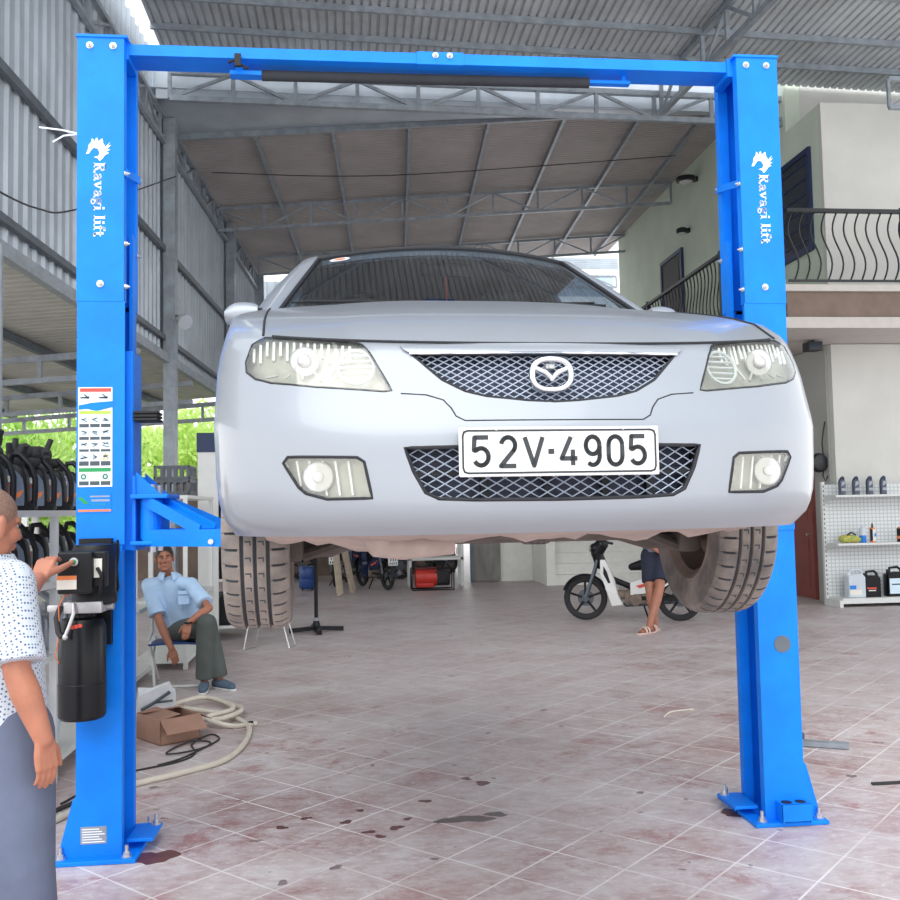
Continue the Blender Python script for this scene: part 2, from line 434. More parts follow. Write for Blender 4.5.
def tag(o, label=None, cat=None, group=None, kind=None):
    if label: o['label'] = label
    if cat: o['category'] = cat
    if group: o['group'] = group
    if kind: o['kind'] = kind
    return o
def thing(name, label, cat, loc=(0, 0, 0), group=None):
    o = bpy.data.objects.new(name, None); COL.objects.link(o)
    o.empty_display_size = 0.1
    o.location = loc; WLOC[o.name] = V(loc)
    return tag(o, label, cat, group)
def struct(o):
    o['kind'] = 'structure'; return o
KIDS = {}
def copy_tree(root, loc=None, rotz=0.0, label=None, group=None, scale=None):
    ch = {}
    for o in bpy.data.objects:
        if o.parent is not None: ch.setdefault(o.parent.name, []).append(o)
    def rec(o, par):
        c = o.copy(); COL.objects.link(c); WLOC[c.name] = wloc(o).copy()
        if par is not None: c.parent = par
        for k in ch.get(o.name, []): rec(k, c)
        return c
    r = rec(root, None)
    if loc is not None: r.location = loc; WLOC[r.name] = V(loc)
    r.rotation_euler = (0, 0, rotz)
    if scale: r.scale = scale
    if label: r['label'] = label
    if group: r['group'] = group
    return r
def text_mesh(body, size, bold=0.0, sx=1.0, ext=0.0):
    cu = bpy.data.curves.new('t', 'FONT'); cu.body = body; cu.size = size; cu.offset = bold
    cu.resolution_u = 4; cu.extrude = ext
    ob = bpy.data.objects.new('t', cu); COL.objects.link(ob)
    dg = bpy.context.evaluated_depsgraph_get()
    me = bpy.data.meshes.new_from_object(ob.evaluated_get(dg))
    vs = [v.co.copy() for v in me.vertices]; fs = [tuple(p.vertices) for p in me.polygons]
    bpy.data.objects.remove(ob); bpy.data.curves.remove(cu); bpy.data.meshes.remove(me)
    vs = [V((v.x * sx, v.y, v.z)) for v in vs]
    return vs, fs
def put_text(mb, body, size, o, ux, uy, bold=0.0, sx=1.0, fit=None, fith=None):
    """text laid on a plane; fit = (width) scales to a width, centred at o"""
    vs, fs = text_mesh(body, size, bold, sx)
    if not vs: return
    x0 = min(v.x for v in vs); x1 = max(v.x for v in vs); y0 = min(v.y for v in vs); y1 = max(v.y for v in vs)
    kx = fit / (x1 - x0) if fit else 1; ky = fith / (y1 - y0) if fith else kx
    ux, uy, o = V(ux), V(uy), V(o)
    mb.add([o + ux * ((v.x - (x0 + x1) / 2) * kx) + uy * ((v.y - (y0 + y1) / 2) * ky) for v in vs], fs)
def evaluated(o):
    dg = bpy.context.evaluated_depsgraph_get()
    me = bpy.data.meshes.new_from_object(o.evaluated_get(dg))
    old = o.data; o.modifiers.clear(); o.data = me
    if old.users == 0: bpy.data.meshes.remove(old)
    return o
# ------------------------------------------------------------------ camera, light
def setup_camera():
    f = 949.3
    cam = bpy.data.cameras.new('camera'); o = bpy.data.objects.new('camera', cam); COL.objects.link(o)
    cam.sensor_fit = 'HORIZONTAL'; cam.sensor_width = 36; cam.lens = 36 * f / 900
    cam.clip_start = 0.05; cam.clip_end = 300
    p_, y_, r_ = 0.0605, 0.1034, -0.0191
    def ray(px, py):
        X, Y = px - 450, py - 450
        c, s = math.cos(r_), math.sin(r_)
        X, Y = c * X + s * Y, -s * X + c * Y
        x, u, d = X / f, -Y / f, 1
        y = math.cos(p_) * d - math.sin(p_) * u; z = math.sin(p_) * d + math.cos(p_) * u
        return V((math.cos(y_) * x + math.sin(y_) * y, -math.sin(y_) * x + math.cos(y_) * y, z))
    fw = ray(450, 450).normalized(); rt = (ray(550, 450) - ray(450, 450)).normalized(); up = (ray(450, 350) - ray(450, 450)).normalized()
    m = Matrix((rt, up, -fw)).transposed().to_4x4(); m.translation = V((0, 0, 1.5282))
    o.matrix_world = m
    sc.camera = o
setup_camera()

w = bpy.data.worlds.new('overcast_sky'); sc.world = w; w.use_nodes = True
nt = w.node_tree; bg = nt.nodes['Background']
tc = nt.nodes.new('ShaderNodeTexCoord'); sep = nt.nodes.new('ShaderNodeSeparateXYZ')
rp = nt.nodes.new('ShaderNodeValToRGB')
rp.color_ramp.elements[0].position = 0.0; rp.color_ramp.elements[0].color = (0.95, 0.96, 0.97, 1)
rp.color_ramp.elements[1].position = 0.45; rp.color_ramp.elements[1].color = (0.62, 0.66, 0.70, 1)
e = rp.color_ramp.elements.new(0.10); e.color = (1.0, 1.0, 1.0, 1)
nt.links.new(tc.outputs['Generated'], sep.inputs[0]); nt.links.new(sep.outputs['Z'], rp.inputs[0]); nt.links.new(rp.outputs[0], bg.inputs['Color'])
bg.inputs['Strength'].default_value = 1.35
def sun(name, d, strength, ang, col=(1, 1, 1)):
    l = bpy.data.lights.new(name, 'SUN'); l.energy = strength; l.angle = math.radians(ang); l.color = col
    o = bpy.data.objects.new(name, l); COL.objects.link(o)
    o.rotation_euler = V(d).to_track_quat('-Z', 'Y').to_euler()
sun('veiled_sun', (0.2, 0.60, -0.80), 1.5, 60, (1, 0.99, 0.97))
sc.view_settings.view_transform = 'Standard'; sc.view_settings.look = 'None'
sc.view_settings.gamma = 1.0; sc.view_settings.exposure = 0.72; sc.view_settings.use_curve_mapping = False

# ------------------------------------------------------------------ shed frame (turned 2.6 degrees to the lift)
TH = math.radians(2.6)
def S(a, b, z): return V((a * math.cos(TH) + b * math.sin(TH), -a * math.sin(TH) + b * math.cos(TH), z))

def corr(p0f, p1f, length, pitch, depth, nrm, name, m, kind=True):
    """ribbed sheet: stations t along `length`; p0f(t), p1f(t) the two ends of the rib at t"""
    prof = [(0, 0), (.30, 0), (.42, 1), (.58, 1), (.70, 0)]
    rows0 = []; rows1 = []
    k = int(length / pitch)
    n = V(nrm)
    for i in range(k):
        for t, h in prof:
            q = (i + t) * pitch
            rows0.append(V(p0f(q)) + n * (h * depth)); rows1.append(V(p1f(q)) + n * (h * depth))
    mb = MB().grid([rows0, rows1])
    o = mb.build(name, m, fix=False)
    return struct(o) if kind else o

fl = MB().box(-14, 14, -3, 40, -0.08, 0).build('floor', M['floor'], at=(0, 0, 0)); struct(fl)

# left wall cladding above the lean-to
corr(lambda t: S(-3.78, 6 + t, 4.06), lambda t: S(-3.78, 6 + t, 8.85), 20.4, .25, .035, S(1, 0, 0), 'wall_left', M['clad'])
# front roof
R1 = lambda x: 8.60 - .032 * x
corr(lambda t: (-2.85 + t, 3.0, R1(-2.85 + t)), lambda t: (-2.85 + t, 14.62, R1(-2.85 + t)), 14.2, .125, .032, (0, 0, 1), 'ceiling', M['roof1'])
# rear roof: ribs run across, right edge follows the house wall
R2 = lambda a: 8.05 + .060 * (a + 3.7)
def r2end(t):
    b = 16.15 + t
    a = (7.25 - b * math.sin(TH)) / math.cos(TH)
    return S(a, b, R2(a))
corr(lambda t: S(-3.8, 16.15 + t, R2(-3.8)), r2end, 10.1, .10, .014, (0, 0, 1), 'ceiling_rear', M['roof2'])
# smooth gutter sheet between the two roofs
def gut():
    rows = []
    for t in [i / 12 for i in range(13)]:
        a0 = V((-3.1 + 10.2 * t, 14.95, 8.22 - .02 * 10 * t)); b0 = S(-3.8 + 10.2 * t, 16.17, R2(-3.8 + 10.2 * t) - .05)
        mid = (a0 + b0) / 2 - V((0, 0, .10))
        rows.append([a0, a0.lerp(mid, .5) - V((0, 0, .03)), mid, mid.lerp(b0, .5) - V((0, 0, .02)), b0])
    mb = MB().slab(rows, (0, 0, .01))
    struct(mb.build('ceiling_gutter', M['clad'], smooth=50))
gut()
# lean-to roof on the far side of the left wall
corr(lambda t: S(-3.8, 4 + t, 4.12), lambda t: S(-9.5, 4 + t, 3.72), 17.6, .20, .03, (0, 0, 1), 'ceiling_lean_to', M['lean'])

# house on the right
struct(MB().box(7.19, 7.45, 13.6, 14.66, 0, 7.6).box(7.19, 7.45, 14.66, 24.5, 0, 8.66).build('wall_right', M['wallgreen']))
struct(MB().box(7.189, 11.5, 13.5, 13.598, 0, 3.87).box(7.189, 11.5, 13.5, 13.598, 4.485, 7.6).box(7.452, 11.5, 13.598, 14.64, 0, 7.6).build('wall_house_front', M['wallwhite']))
struct(MB().box(7.452, 11.5, 14.66, 14.86, 7.4, 8.6).build('wall_house_upper', M['wallwhite']))
struct(MB().box(-3.0, 7.18, 14.97, 15.0, 8.05, 8.75).build('trim_4', M['clad']))
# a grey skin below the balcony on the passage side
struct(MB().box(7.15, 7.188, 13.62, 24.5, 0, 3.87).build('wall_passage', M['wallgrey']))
# balcony
def balcony():
    st = [(3.88, 4.03, 0.05, 'ledge'), (4.03, 4.39, 0.0, 'brown'), (4.39, 4.48, .06, 'ledge')]
    for i, (z0, z1, ov, k) in enumerate(st):
        mb = MB()
        mb.box(5.95 - ov, 11.5, 12.3 - ov, 13.598, z0, z1).box(5.95 - ov, 7.148 if z1 < 3.9 else 7.188, 13.598, 25.0, z0, z1)
        struct(mb.build('trim_%d' % (i + 1), M[k]))
balcony()

def rail(name, a, b, n, posts, label):
    a = V(a); b = V(b); t = thing(name, label, 'railing', a, 'wavy black railings of the balcony')
    d = (b - a).normalized(); H = 1.05
    MB().bar(a + V((0, 0, H)), b + V((0, 0, H)), .07, .05).build('top_rail', M['iron'], t)
    MB().bar(a + V((0, 0, .07)), b + V((0, 0, .07)), .03, .03).build('bottom_rail', M['iron'], t)
    for p in posts:
        q = a.lerp(b, p); MB().bar(q, q + V((0, 0, H + .06)), .07, .07).build('post', M['iron'], t)
    pts = []
    for i in range(13):
        u = i / 12; pts.append(a + V((0, 0, .07 + u * (H - .09))) + d * (.07 * math.sin(u * 2 * pi)))
    m0 = MB().tube(pts, .012, 6).build('baluster', M['iron'], t, smooth=60)
    step = (b - a) / n
    m0.location = step * .5
    for i in range(1, n):
        c = m0.copy(); COL.objects.link(c); c.parent = t; c.location = step * (i + .5)
rail('balcony_railing', (6.0, 12.32, 4.48), (9.4, 12.32, 4.48), 21, [.5, 1], 'black railing of wavy bars along the front of the white balcony')
rail('balcony_railing', (5.98, 12.42, 4.48), (5.98, 22.4, 4.48), 62, [.22, .6, 1], 'black railing of wavy bars running back along the green wall')

# windows, doors of the house
def opening(kind, x, y0, y1, z0, z1, panes=2):
    fr = MB(); w_ = .09
    fr.box(x - .05, x + .02, y0, y1, z1 - w_, z1); fr.box(x - .05, x + .02, y0, y1, z0, z0 + w_)
    fr.box(x - .05, x + .02, y0, y0 + w_, z0 + w_, z1 - w_); fr.box(x - .05, x + .02, y1 - w_, y1, z0 + w_, z1 - w_)
    o = struct(fr.build(kind, M['navy']))
    MB().box(x - .02, x + .0, y0 + w_, y1 - w_, z0 + w_, z1 - w_).build('pane', M['winglass'], o)
    mu = MB()
    for i in range(6):
        z = z0 + w_ + (i + .5) / 6 * (z1 - z0 - 2 * w_); mu.box(x - .035, x - .021, y0 + w_, y1 - w_, z - .012, z + .012)
    mu.build('louvre', M['navy'], o)
    return o
opening('window_1', 7.19, 13.85, 15.05, 5.42, 7.05)
def door(name, x, y0, y1, z0, z1, m, fm):
    o = struct(MB().box(x - .06, x, y0, y0 + .08, z0, z1).box(x - .06, x, y1 - .08, y1, z0, z1).box(x - .06, x, y0 + .08, y1 - .08, z1 - .08, z1).build(name, fm))
    lf = MB().box(x - .035, x - .001, y0 + .08, y1 - .08, z0 + .01, z1 - .08)
    for k in range(2):
        zz = z0 + .15 + k * (z1 - z0) * .48; lf.box(x - .045, x - .035, y0 + .2, y1 - .2, zz, zz + (z1 - z0) * .36)
    l = lf.build('door_leaf', m, o)
    MB().cyl((x - .09, y0 + .16, z0 + 1.0), (x - .035, y0 + .16, z0 + 1.0), .02).build('door_handle', M['zinc'], l)
door('door_1', 7.188, 19.6, 21.0, 4.5, 7.05, M['darkdoor'], M['navy'])
door('door_2', 7.15, 14.10, 15.2, 0.0, 2.2, M['doorred'], M['doorred'])
# lamps on the house
def lamp(name, label, p, r):
    t = thing(name, label, 'lamp', p)
    x, y, z = p
    MB().box(x - .04, x, y - .06, y + .06, z - .05, z + .05, .01).build('bracket', M['iron'], t)
    MB().lathe([(r * .5, .06), (r, .03), (r * 1.05, -.04), (r * .8, -.06)], (x - .04 - r, y, z), n=18).build('lamp_shade', M['iron'], t, smooth=40)
    MB().lathe([(r * .7, -.062), (r * .6, -.075), (.01, -.08)], (x - .04 - r, y, z), n=16).build('lens', M['shelfwhite'], t, smooth=40)
lamp('wall_lamp', 'round black wall lamp high on the green wall above the railing', (7.19, 18.66, 8.22), .2)
lamp('wall_lamp', 'small dark lamp low on the green wall near the roof edge', (7.19, 19.2, 7.3), .12)
t = thing('ceiling_spotlight', 'dark box spotlight under the balcony soffit beside the lift', 'lamp', (6.75, 13.2, 3.8))
MB().box(6.65, 6.87, 13.12, 13.32, 3.72, 3.85, .01).build('housing', M['iron'], t); MB().box(6.67, 6.85, 13.115, 13.119, 3.735, 3.835).build('lens', M['winglass'], t)
MB().box(6.75, 6.78, 13.2, 13.24, 3.85, 3.88).build('bracket', M['iron'], t)
t = thing('wall_fan', 'black round fan head with loose cable on grey side wall', 'fan', (7.1, 13.72, 2.1))
MB().lathe([(.03, -.10), (.12, -.08), (.15, 0), (.12, .08), (.03, .10)], (7.05, 13.75, 2.1), 'y', 20).build('housing', M['iron'], t, smooth=40)
MB().tube([(7.13, 13.75, 2.15), (7.1, 13.72, 2.4), (7.12, 13.7, 2.6), (7.14, 13.68, 2.72)], .01, 6).tube([(7.13, 13.75, 2.05), (7.08, 13.7, 1.9), (7.11, 13.68, 1.82), (7.14, 13.66, 1.9)], .01, 6).build('cable', M['cable'], t)
t = thing('wall_socket', 'white socket box with thin conduit on grey side wall', 'socket', (7.14, 13.75, .9))
MB().box(7.1, 7.149, 13.7, 13.8, .88, 1.02, .008).build('box', M['shelfwhite'], t); MB().tube([(7.135, 13.75, 1.02), (7.135, 13.75, 1.7)], .012, 8).build('conduit', M['shelfwhite'], t)

# steel columns of the shed
def shedcol(a, b, z0, z1, w_, label, rnd_=False, brk=True):
    t = thing('steel_column', label, 'column', S(a, b, z0), 'steel columns along the open left side')
    p, q = S(a, b, z0), S(a, b, z1)
    if rnd_: MB().cyl(p, q, w_ / 2, 18).build('shaft', M['steel'], t, smooth=40)
    else: MB().bar(p, q, w_, w_, up=S(0, 1, 0)).build('shaft', M['steel'], t)
    MB().bar(S(a, b, z0 + .001), S(a, b, z0 + .015), w_ * 1.8, w_ * 1.8, up=S(0, 1, 0)).build('foot_plate', M['steel'], t)
    if brk: MB().bar(S(a - .05, b, z1 - .5), S(a - .05, b - .02, z1 - .02), .06, .12).build('gusset', M['steel'], t)
shedcol(-3.62, 8.80, 0, 4.02, .12, 'round grey steel column at the left edge of the picture', True)
shedcol(-3.62, 15.55, 0, 8.0, .19, 'tall square grey column nearest behind the left lift post')
shedcol(-3.62, 21.3, 0, 8.0, .19, 'second tall grey column behind the car mirror')
shedcol(-3.62, 26.0, 0, 8.0, .19, 'far tall grey column in the rear left corner')

# trusses
def truss(p, q, h, n, c, label, group, flipd=False, mt='steel', slope=True):
    """flat truss: bottom chord p-q, height h"""
    p, q = V(p), V(q); t = thing('roof_truss', label, 'truss', p, group)
    up = V((0, 0, h))
    MB().bar(p, q, c, c).build('bottom_chord', M[mt], t); MB().bar(p + up, q + up, c, c).build('top_chord', M[mt], t)
    for i in range(n + 1):
        a = p.lerp(q, i / n); MB().bar(a, a + up, c * .7, c * .7, up=(q - p)).build('vertical', M[mt], t)
    for i in range(n):
        a, b = p.lerp(q, i / n), p.lerp(q, (i + 1) / n)
        if (i % 2 == 0) ^ flipd: a, b = a, b + up
        else: a, b = a + up, b
        MB().bar(a, b, c * .55, c * .55).build('diagonal', M[mt], t)
TG = 'grey lattice trusses under the roof'
truss((-2.75, 14.8, 7.98), (8.9, 14.8, 7.76), .42, 12, .085, 'long grey lattice truss right behind the blue overhead beam', TG)
truss(S(-3.7, 20.2, R2(-3.7) - .52), S(6.15, 20.2, R2(6.15) - .52), .46, 10, .06, 'middle lattice truss hanging under the rear roof', TG, True)
truss(S(-3.4, 24.2, R2(-3.4) - .50), S(6.15, 24.2, R2(6.15) - .50), .44, 10, .06, 'farthest lattice truss under the rear roof, just above the car', TG, True)
truss(S(-3.70, 8, 7.60), S(-3.70, 26, 7.60), .42, 20, .07, 'lattice eaves truss running along the top of the left wall', TG)
truss((5.11, 14.7, 7.9), (5.34, 9.8, 7.72), .55, 6, .08, 'lattice rafter running towards the viewer above the right lift post', TG)
truss((7.75, 12.6, 7.15), (9.6, 12.6, 7.15), .42, 3, .06, 'short lattice bracket at the upper right edge above the balcony', TG)
# girts on the left wall
def member(name, a, b, w_, h_, label, cat, group, mt='darksteel'):
    return tag(MB().bar(a, b, w_, h_).build(name, M[mt]), label, cat, group)
member('wall_girt', S(-3.70, 6, 5.82), S(-3.70, 26.4, 5.82), .06, .10, 'long steel girt halfway up the ribbed left wall', 'beam', 'girts on the left wall')
member('wall_girt', S(-3.70, 6, 4.36), S(-3.70, 26.4, 4.36), .06, .08, 'steel girt along the bottom edge of the ribbed left wall', 'beam', 'girts on the left wall')
member('lean_to_beam', S(-3.66, 4, 4.02), S(-3.66, 22, 4.02), .10, .14, 'light steel beam under the high edge of the lean-to roof', 'beam', None, 'steel')
for i, a in enumerate((-5.2, -6.8, -8.4)):
    member('lean_to_purlin', S(a, 5, 4.12 - .07 * (-a - 3.8) - .07), S(a, 21.5, 4.12 - .07 * (-a - 3.8) - .07), .09, .12, ['dark purlin under the lean-to roof nearest the ribbed wall', 'middle dark purlin under the lean-to roof', 'outermost dark purlin under the lean-to roof'][i], 'purlin', 'purlins of the lean-to roof')
for i, b in enumerate((14.0, 17.6, 20.9)):
    t = thing('lean_to_rafter', ['nearest twin-chord rafter across the lean-to roof', 'second twin-chord rafter across the lean-to roof', 'rafter closing the far end of the lean-to roof'][i], 'rafter', S(-3.8, b, 3.5), 'rafters of the lean-to roof')
    MB().bar(S(-3.7, b, 3.90), S(-9.4, b, 3.50), .09, .09).build('top_chord', M['steel'], t)
    MB().bar(S(-3.7, b, 3.56), S(-9.4, b, 3.24), .08, .08).build('bottom_chord', M['steel'], t)
    MB().bar(S(-9.4, b, .001), S(-9.4, b, 3.55), .10, .10, up=S(0, 1, 0)).build('post', M['steel'], t)
    for k in range(6):
        u = (k + .5) / 6; MB().bar(S(-3.7 - 5.7 * u, b, 3.56 - .32 * u), S(-3.7 - 5.7 * u, b, 3.90 - .40 * u), .1, .05).build('strut', M['steel'], t)
# purlins
for i, y in enumerate((10.6, 11.8, 13.0, 13.85)):
    member('roof_purlin', (-2.85, y, R1(-2.85) - .045), (11.2, y, R1(11.2) - .045), .05, .09, ['purlin across the front roof, outside the top of the picture', 'purlin across the front roof at the very top of the picture', 'purlin across the front roof, second from its rear edge', 'purlin across the front roof nearest its rear edge'][i], 'purlin', 'purlins of the front roof', 'steel')
    if i == 0: pass
for i, px in enumerate((-2.35, -1.0, .35, 1.75, 3.1, 4.5, 5.7)):
    a = px
    member('roof_purlin', S(a, 16.15, R2(a) - .05), S(a, 26.1, R2(a) - .05), .06, .10, '%s purlin of the rear roof counted from the left wall' % ['first', 'second', 'third', 'fourth', 'fifth', 'sixth', 'seventh'][i], 'purlin', 'purlins of the rear roof', 'steel')
member('eaves_beam', S(-3.7, 16.17, R2(-3.7) - .09), S(6.35, 16.17, R2(6.35) - .09), .07, .12, 'steel edge beam along the front of the rear roof', 'beam', None, 'steel')

# rear: upper cladding with the sky gap above, canopy beyond
corr(lambda t: S(-3.7 + t, 26.8, 3.6), lambda t: S(-3.7 + t, 26.8, 8.02), 7.0, .25, .03, S(0, -1, 0), 'wall_back', M['clad'])
corr(lambda t: (5.0, 27.0, 8.44 + t), lambda t: (7.9, 27.0, 8.44 + t), .36, .06, .015, (0, -1, 0), 'wall_back_band', M['clad'])
truss((4.8, 27.6, 8.05), (8.0, 27.6, 8.05), .34, 4, .06, 'small lattice truss of the canopy beyond the rear gable', TG)
corr(lambda t: (4.8 + t, 28.4, 7.95), lambda t: (4.8 + t, 28.4, 8.6), 3.4, .2, .02, (0, -1, 0), 'wall_back_sheet', M['bluesheet'])
struct(MB().box(2.45, 7.14, 19.4, 19.6, 0, 3.86).build('wall_stair', M['stair']))
struct(MB().box(-6.0, 2.4, 22.4, 22.6, 0, 2.3).build('wall_yard', M['brown']))
# stairs
t = thing('staircase', 'white concrete stair rising under the balcony behind the motorbike', 'stairs', (4.3, 18.6, 0))
for i in range(9):
    MB().box(3.85, 5.9, 18.0 + i * .155, 19.39, i * .2, (i + 1) * .2).build('step', M['stair'], t)
MB().box(3.68, 3.849, 17.98, 19.39, 0, 2.4).build('stringer', M['stair'], t)
t = thing('plank_panel', 'weathered grey plank board leaning on the rear white wall', 'board', (2.75, 19.3, 0))
MB().box(2.45, 3.0, 19.3, 19.36, .02, 1.9).build('board', M['plank'], t); MB().box(2.38, 2.45, 19.27, 19.39, 0, 2.0).build('edge_post', M['darksteel'], t)

# trees outside, seen under the lean-to
def crown(r, n, seed, sz):
    rr = random.Random(seed); vs = []; fs = []
    cl = [V((rr.gauss(0, .42) * r[0], rr.gauss(0, .42) * r[1], rr.gauss(0, .42) * r[2])) for _ in range(60)]
    for i in range(n):
        c = rr.choice(cl) + V((rr.gauss(0, .13) * r[0], rr.gauss(0, .13) * r[1], rr.gauss(0, .13) * r[2]))
        q = Euler((rr.uniform(0, 6.3), rr.uniform(0, 6.3), rr.uniform(0, 6.3))).to_matrix()
        s_ = sz * rr.uniform(.6, 1.3); k = len(vs)
        for p in ((-1, 0, 0), (0, -.45, .12), (1, 0, 0), (0, .45, .12)): vs.append(c + q @ V(p) * s_)
        fs.append((k, k + 1, k + 2, k + 3))
    return vs, fs
tl = ['bushy bright green tree beyond the lean-to, leftmost in view', 'bright green tree right behind the oil cans on the left rack', 'bright green tree beyond the tall column behind the left post']
cv, cf = crown((1.9, 1.6, 2.0), 6500, 3, .11)
cv = [V((max(-1.85, min(1.85, v.x)), v.y, v.z)) for v in cv]
for i, (a, b, z) in enumerate(((-13.7, 25.2, 2.7), (-9.6, 25.6, 2.6), (-5.9, 28.6, 2.5))):
    p = S(a, b, 0); t = thing('leafy_tree', tl[i], 'tree', p, 'trees beyond the lean-to')
    MB().add([v + p + V((0, 0, z)) for v in cv], cf).build('crown', M[('leaf', 'leaf2')[i % 2]], t, fix=False)
    MB().tube([p, p + V((.05, 0, 1.0)), p + V((-.05, .1, 2.2)), p + V((.1, 0, 3.2))], [.14, .12, .09, .03], 8).build('trunk', M['bark'], t)
hv, hf = [], []
rq = random.Random(21)
for i in range(9000):
    c = S(rq.uniform(-17, -2.5), 31 + rq.gauss(0, .35), 0) + V((0, 0, rq.uniform(.05, 4.2)))
    q = Euler((rq.uniform(0, 6.3), rq.uniform(0, 6.3), rq.uniform(0, 6.3))).to_matrix(); s_ = .26 * rq.uniform(.6, 1.3); k = len(hv)
    for pp in ((-1, 0, 0), (0, -.45, .12), (1, 0, 0), (0, .45, .12)): hv.append(c + q @ V(pp) * s_)
    hf.append((k, k + 1, k + 2, k + 3))
tag(MB().add(hv, hf).build('hedge', M['leaf'], fix=False), 'tall bright hedge of leaves behind the trees beyond the lean-to', 'hedge', None, 'stuff')
# ------------------------------------------------------------------ the two-post lift
def stroke2(mb, pl, t, P, closed=False):
    """flat stroke in a plane; P maps (x, y) to 3D"""
    pts = list(pl) + ([pl[0]] if closed else [])
    for a, b in zip(pts, pts[1:]):
        dx, dy = b[0] - a[0], b[1] - a[1]; L = math.hypot(dx, dy) or 1e-6
        nx, ny = -dy / L * t / 2, dx / L * t / 2
        mb.add([P(a[0] + nx, a[1] + ny), P(a[0] - nx, a[1] - ny), P(b[0] - nx, b[1] - ny), P(b[0] + nx, b[1] + ny)], [(0, 1, 2, 3)])
    for c in (pts[1:-1] if not closed else pts[:-1]):
        mb.add([P(c[0] + t / 2 * math.cos(k * pi / 4), c[1] + t / 2 * math.sin(k * pi / 4)) for k in range(8)], [tuple(range(8))])
def ellp(cx, cy, rx, ry, n=16): return [(cx + rx * math.cos(2 * pi * k / n), cy + ry * math.sin(2 * pi * k / n)) for k in range(n)]
SERIF = {
 'R': (.80, [([(.18, 0), (.18, 1)], .2), ([(.02, .04), (.38, .04)], .08), ([(.02, .96), (.5, .96)], .08), ([(.2, .94), (.48, .93), (.61, .76), (.5, .56), (.2, .52)], .13), ([(.38, .5), (.60, .06), (.80, .05)], .15)]),
 'a': (.62, [([(.1, .48), (.2, .6), (.36, .6), (.44, .48), (.44, .08), (.6, .04)], .13), ([(.44, .36), (.2, .33), (.1, .2), (.14, .07), (.28, .04), (.42, .14)], .12)]),
 'v': (.66, [([(.12, .6), (.33, .04)], .16), ([(.33, .04), (.53, .6)], .1), ([(0, .6), (.27, .6)], .08), ([(.4, .6), (.66, .6)], .08)]),
 'g': (.62, [(ellp(.27, .42, .18, .18, 10) + [(.45, .42)], .12), ([(.42, .56), (.6, .6)], .1), ([(.2, .24), (.14, .12), (.42, .07), (.5, -.06), (.4, -.2), (.16, -.2), (.08, -.1), (.2, .02)], .1)]),
 'i': (.38, [([(.18, 0), (.18, .6)], .18), ([(.02, .04), (.36, .04)], .08), ([(.03, .58), (.2, .58)], .08), ([(.18, .76), (.18, .92)], .18)]),
 'l': (.38, [([(.18, 0), (.18, 1)], .18), ([(.02, .04), (.36, .04)], .08), ([(.03, .96), (.2, .96)], .08)]),
 'f': (.44, [([(.18, 0), (.18, .8), (.26, .95), (.44, .92)], .16), ([(.02, .58), (.4, .58)], .09), ([(.02, .04), (.38, .04)], .08)]),
 't': (.44, [([(.18, .84), (.18, .15), (.26, .04), (.42, .08)], .16), ([(.02, .58), (.4, .58)], .09)]), ' ': (.34, [])}
DRAGON = [(65, 185), (80, 150), (85, 115), (105, 90), (140, 80), (175, 85), (195, 105), (203, 128), (240, 90), (222, 122), (246, 112), (216, 146), (242, 148), (212, 164), (232, 174), (203, 190), (186, 215), (165, 236), (150, 215), (122, 206), (156, 196), (164, 172), (150, 142), (122, 136), (102, 156), (88, 180)]
SPIKES = [[(104, 86), (108, 64), (124, 78)], [(128, 76), (144, 58), (154, 77)], [(162, 78), (184, 64), (190, 92)]]

LX0, LX1, RX0, RX1, LY0, LY1, LH = -1.234, -1.036, 1.932, 2.132, 4.433, 4.713, 3.74
lift = thing('two_post_lift', 'bright blue two-post car lift with overhead beam carrying the silver car', 'car lift', (.4435, 4.57, 0))
def csec(mb, side, z0, z1, g=0.0):
    """C channel, open towards the car; g = how much it is larger all round"""
    w_, t, d = LX1 - LX0 + g, .012, LY1 - LY0
    pl = [(-g, -g), (w_, -g), (w_, .045), (w_ - .048, .045), (w_ - .048, t), (t, t), (t, d - t), (w_ - .048, d - t), (w_ - .048, d - .045), (w_, d - .045), (w_, d + g), (-g, d + g)]
    if side < 0: q = [(LX0 + x, LY0 + y) for x, y in pl]
    else: q = [(RX1 - x, LY0 + y) for x, y in pl][::-1]
    mb.prism(q, (0, 0, z0), (1, 0, 0), (0, 1, 0), (0, 0, z1 - z0))
def bolt(mb, x, y, z, r=.011, ax='y'):
    d = {'y': V((0, -1, 0)), 'x': V((1, 0, 0)), 'nx': V((-1, 0, 0)), 'z': V((0, 0, 1))}[ax]
    p = V((x, y, z)); mb.cyl(p, p + d * .004, r * 1.5, 14); mb.cyl(p + d * .004, p + d * .014, r, 6); mb.cyl(p + d * .014, p + d * .022, r * .5, 10)

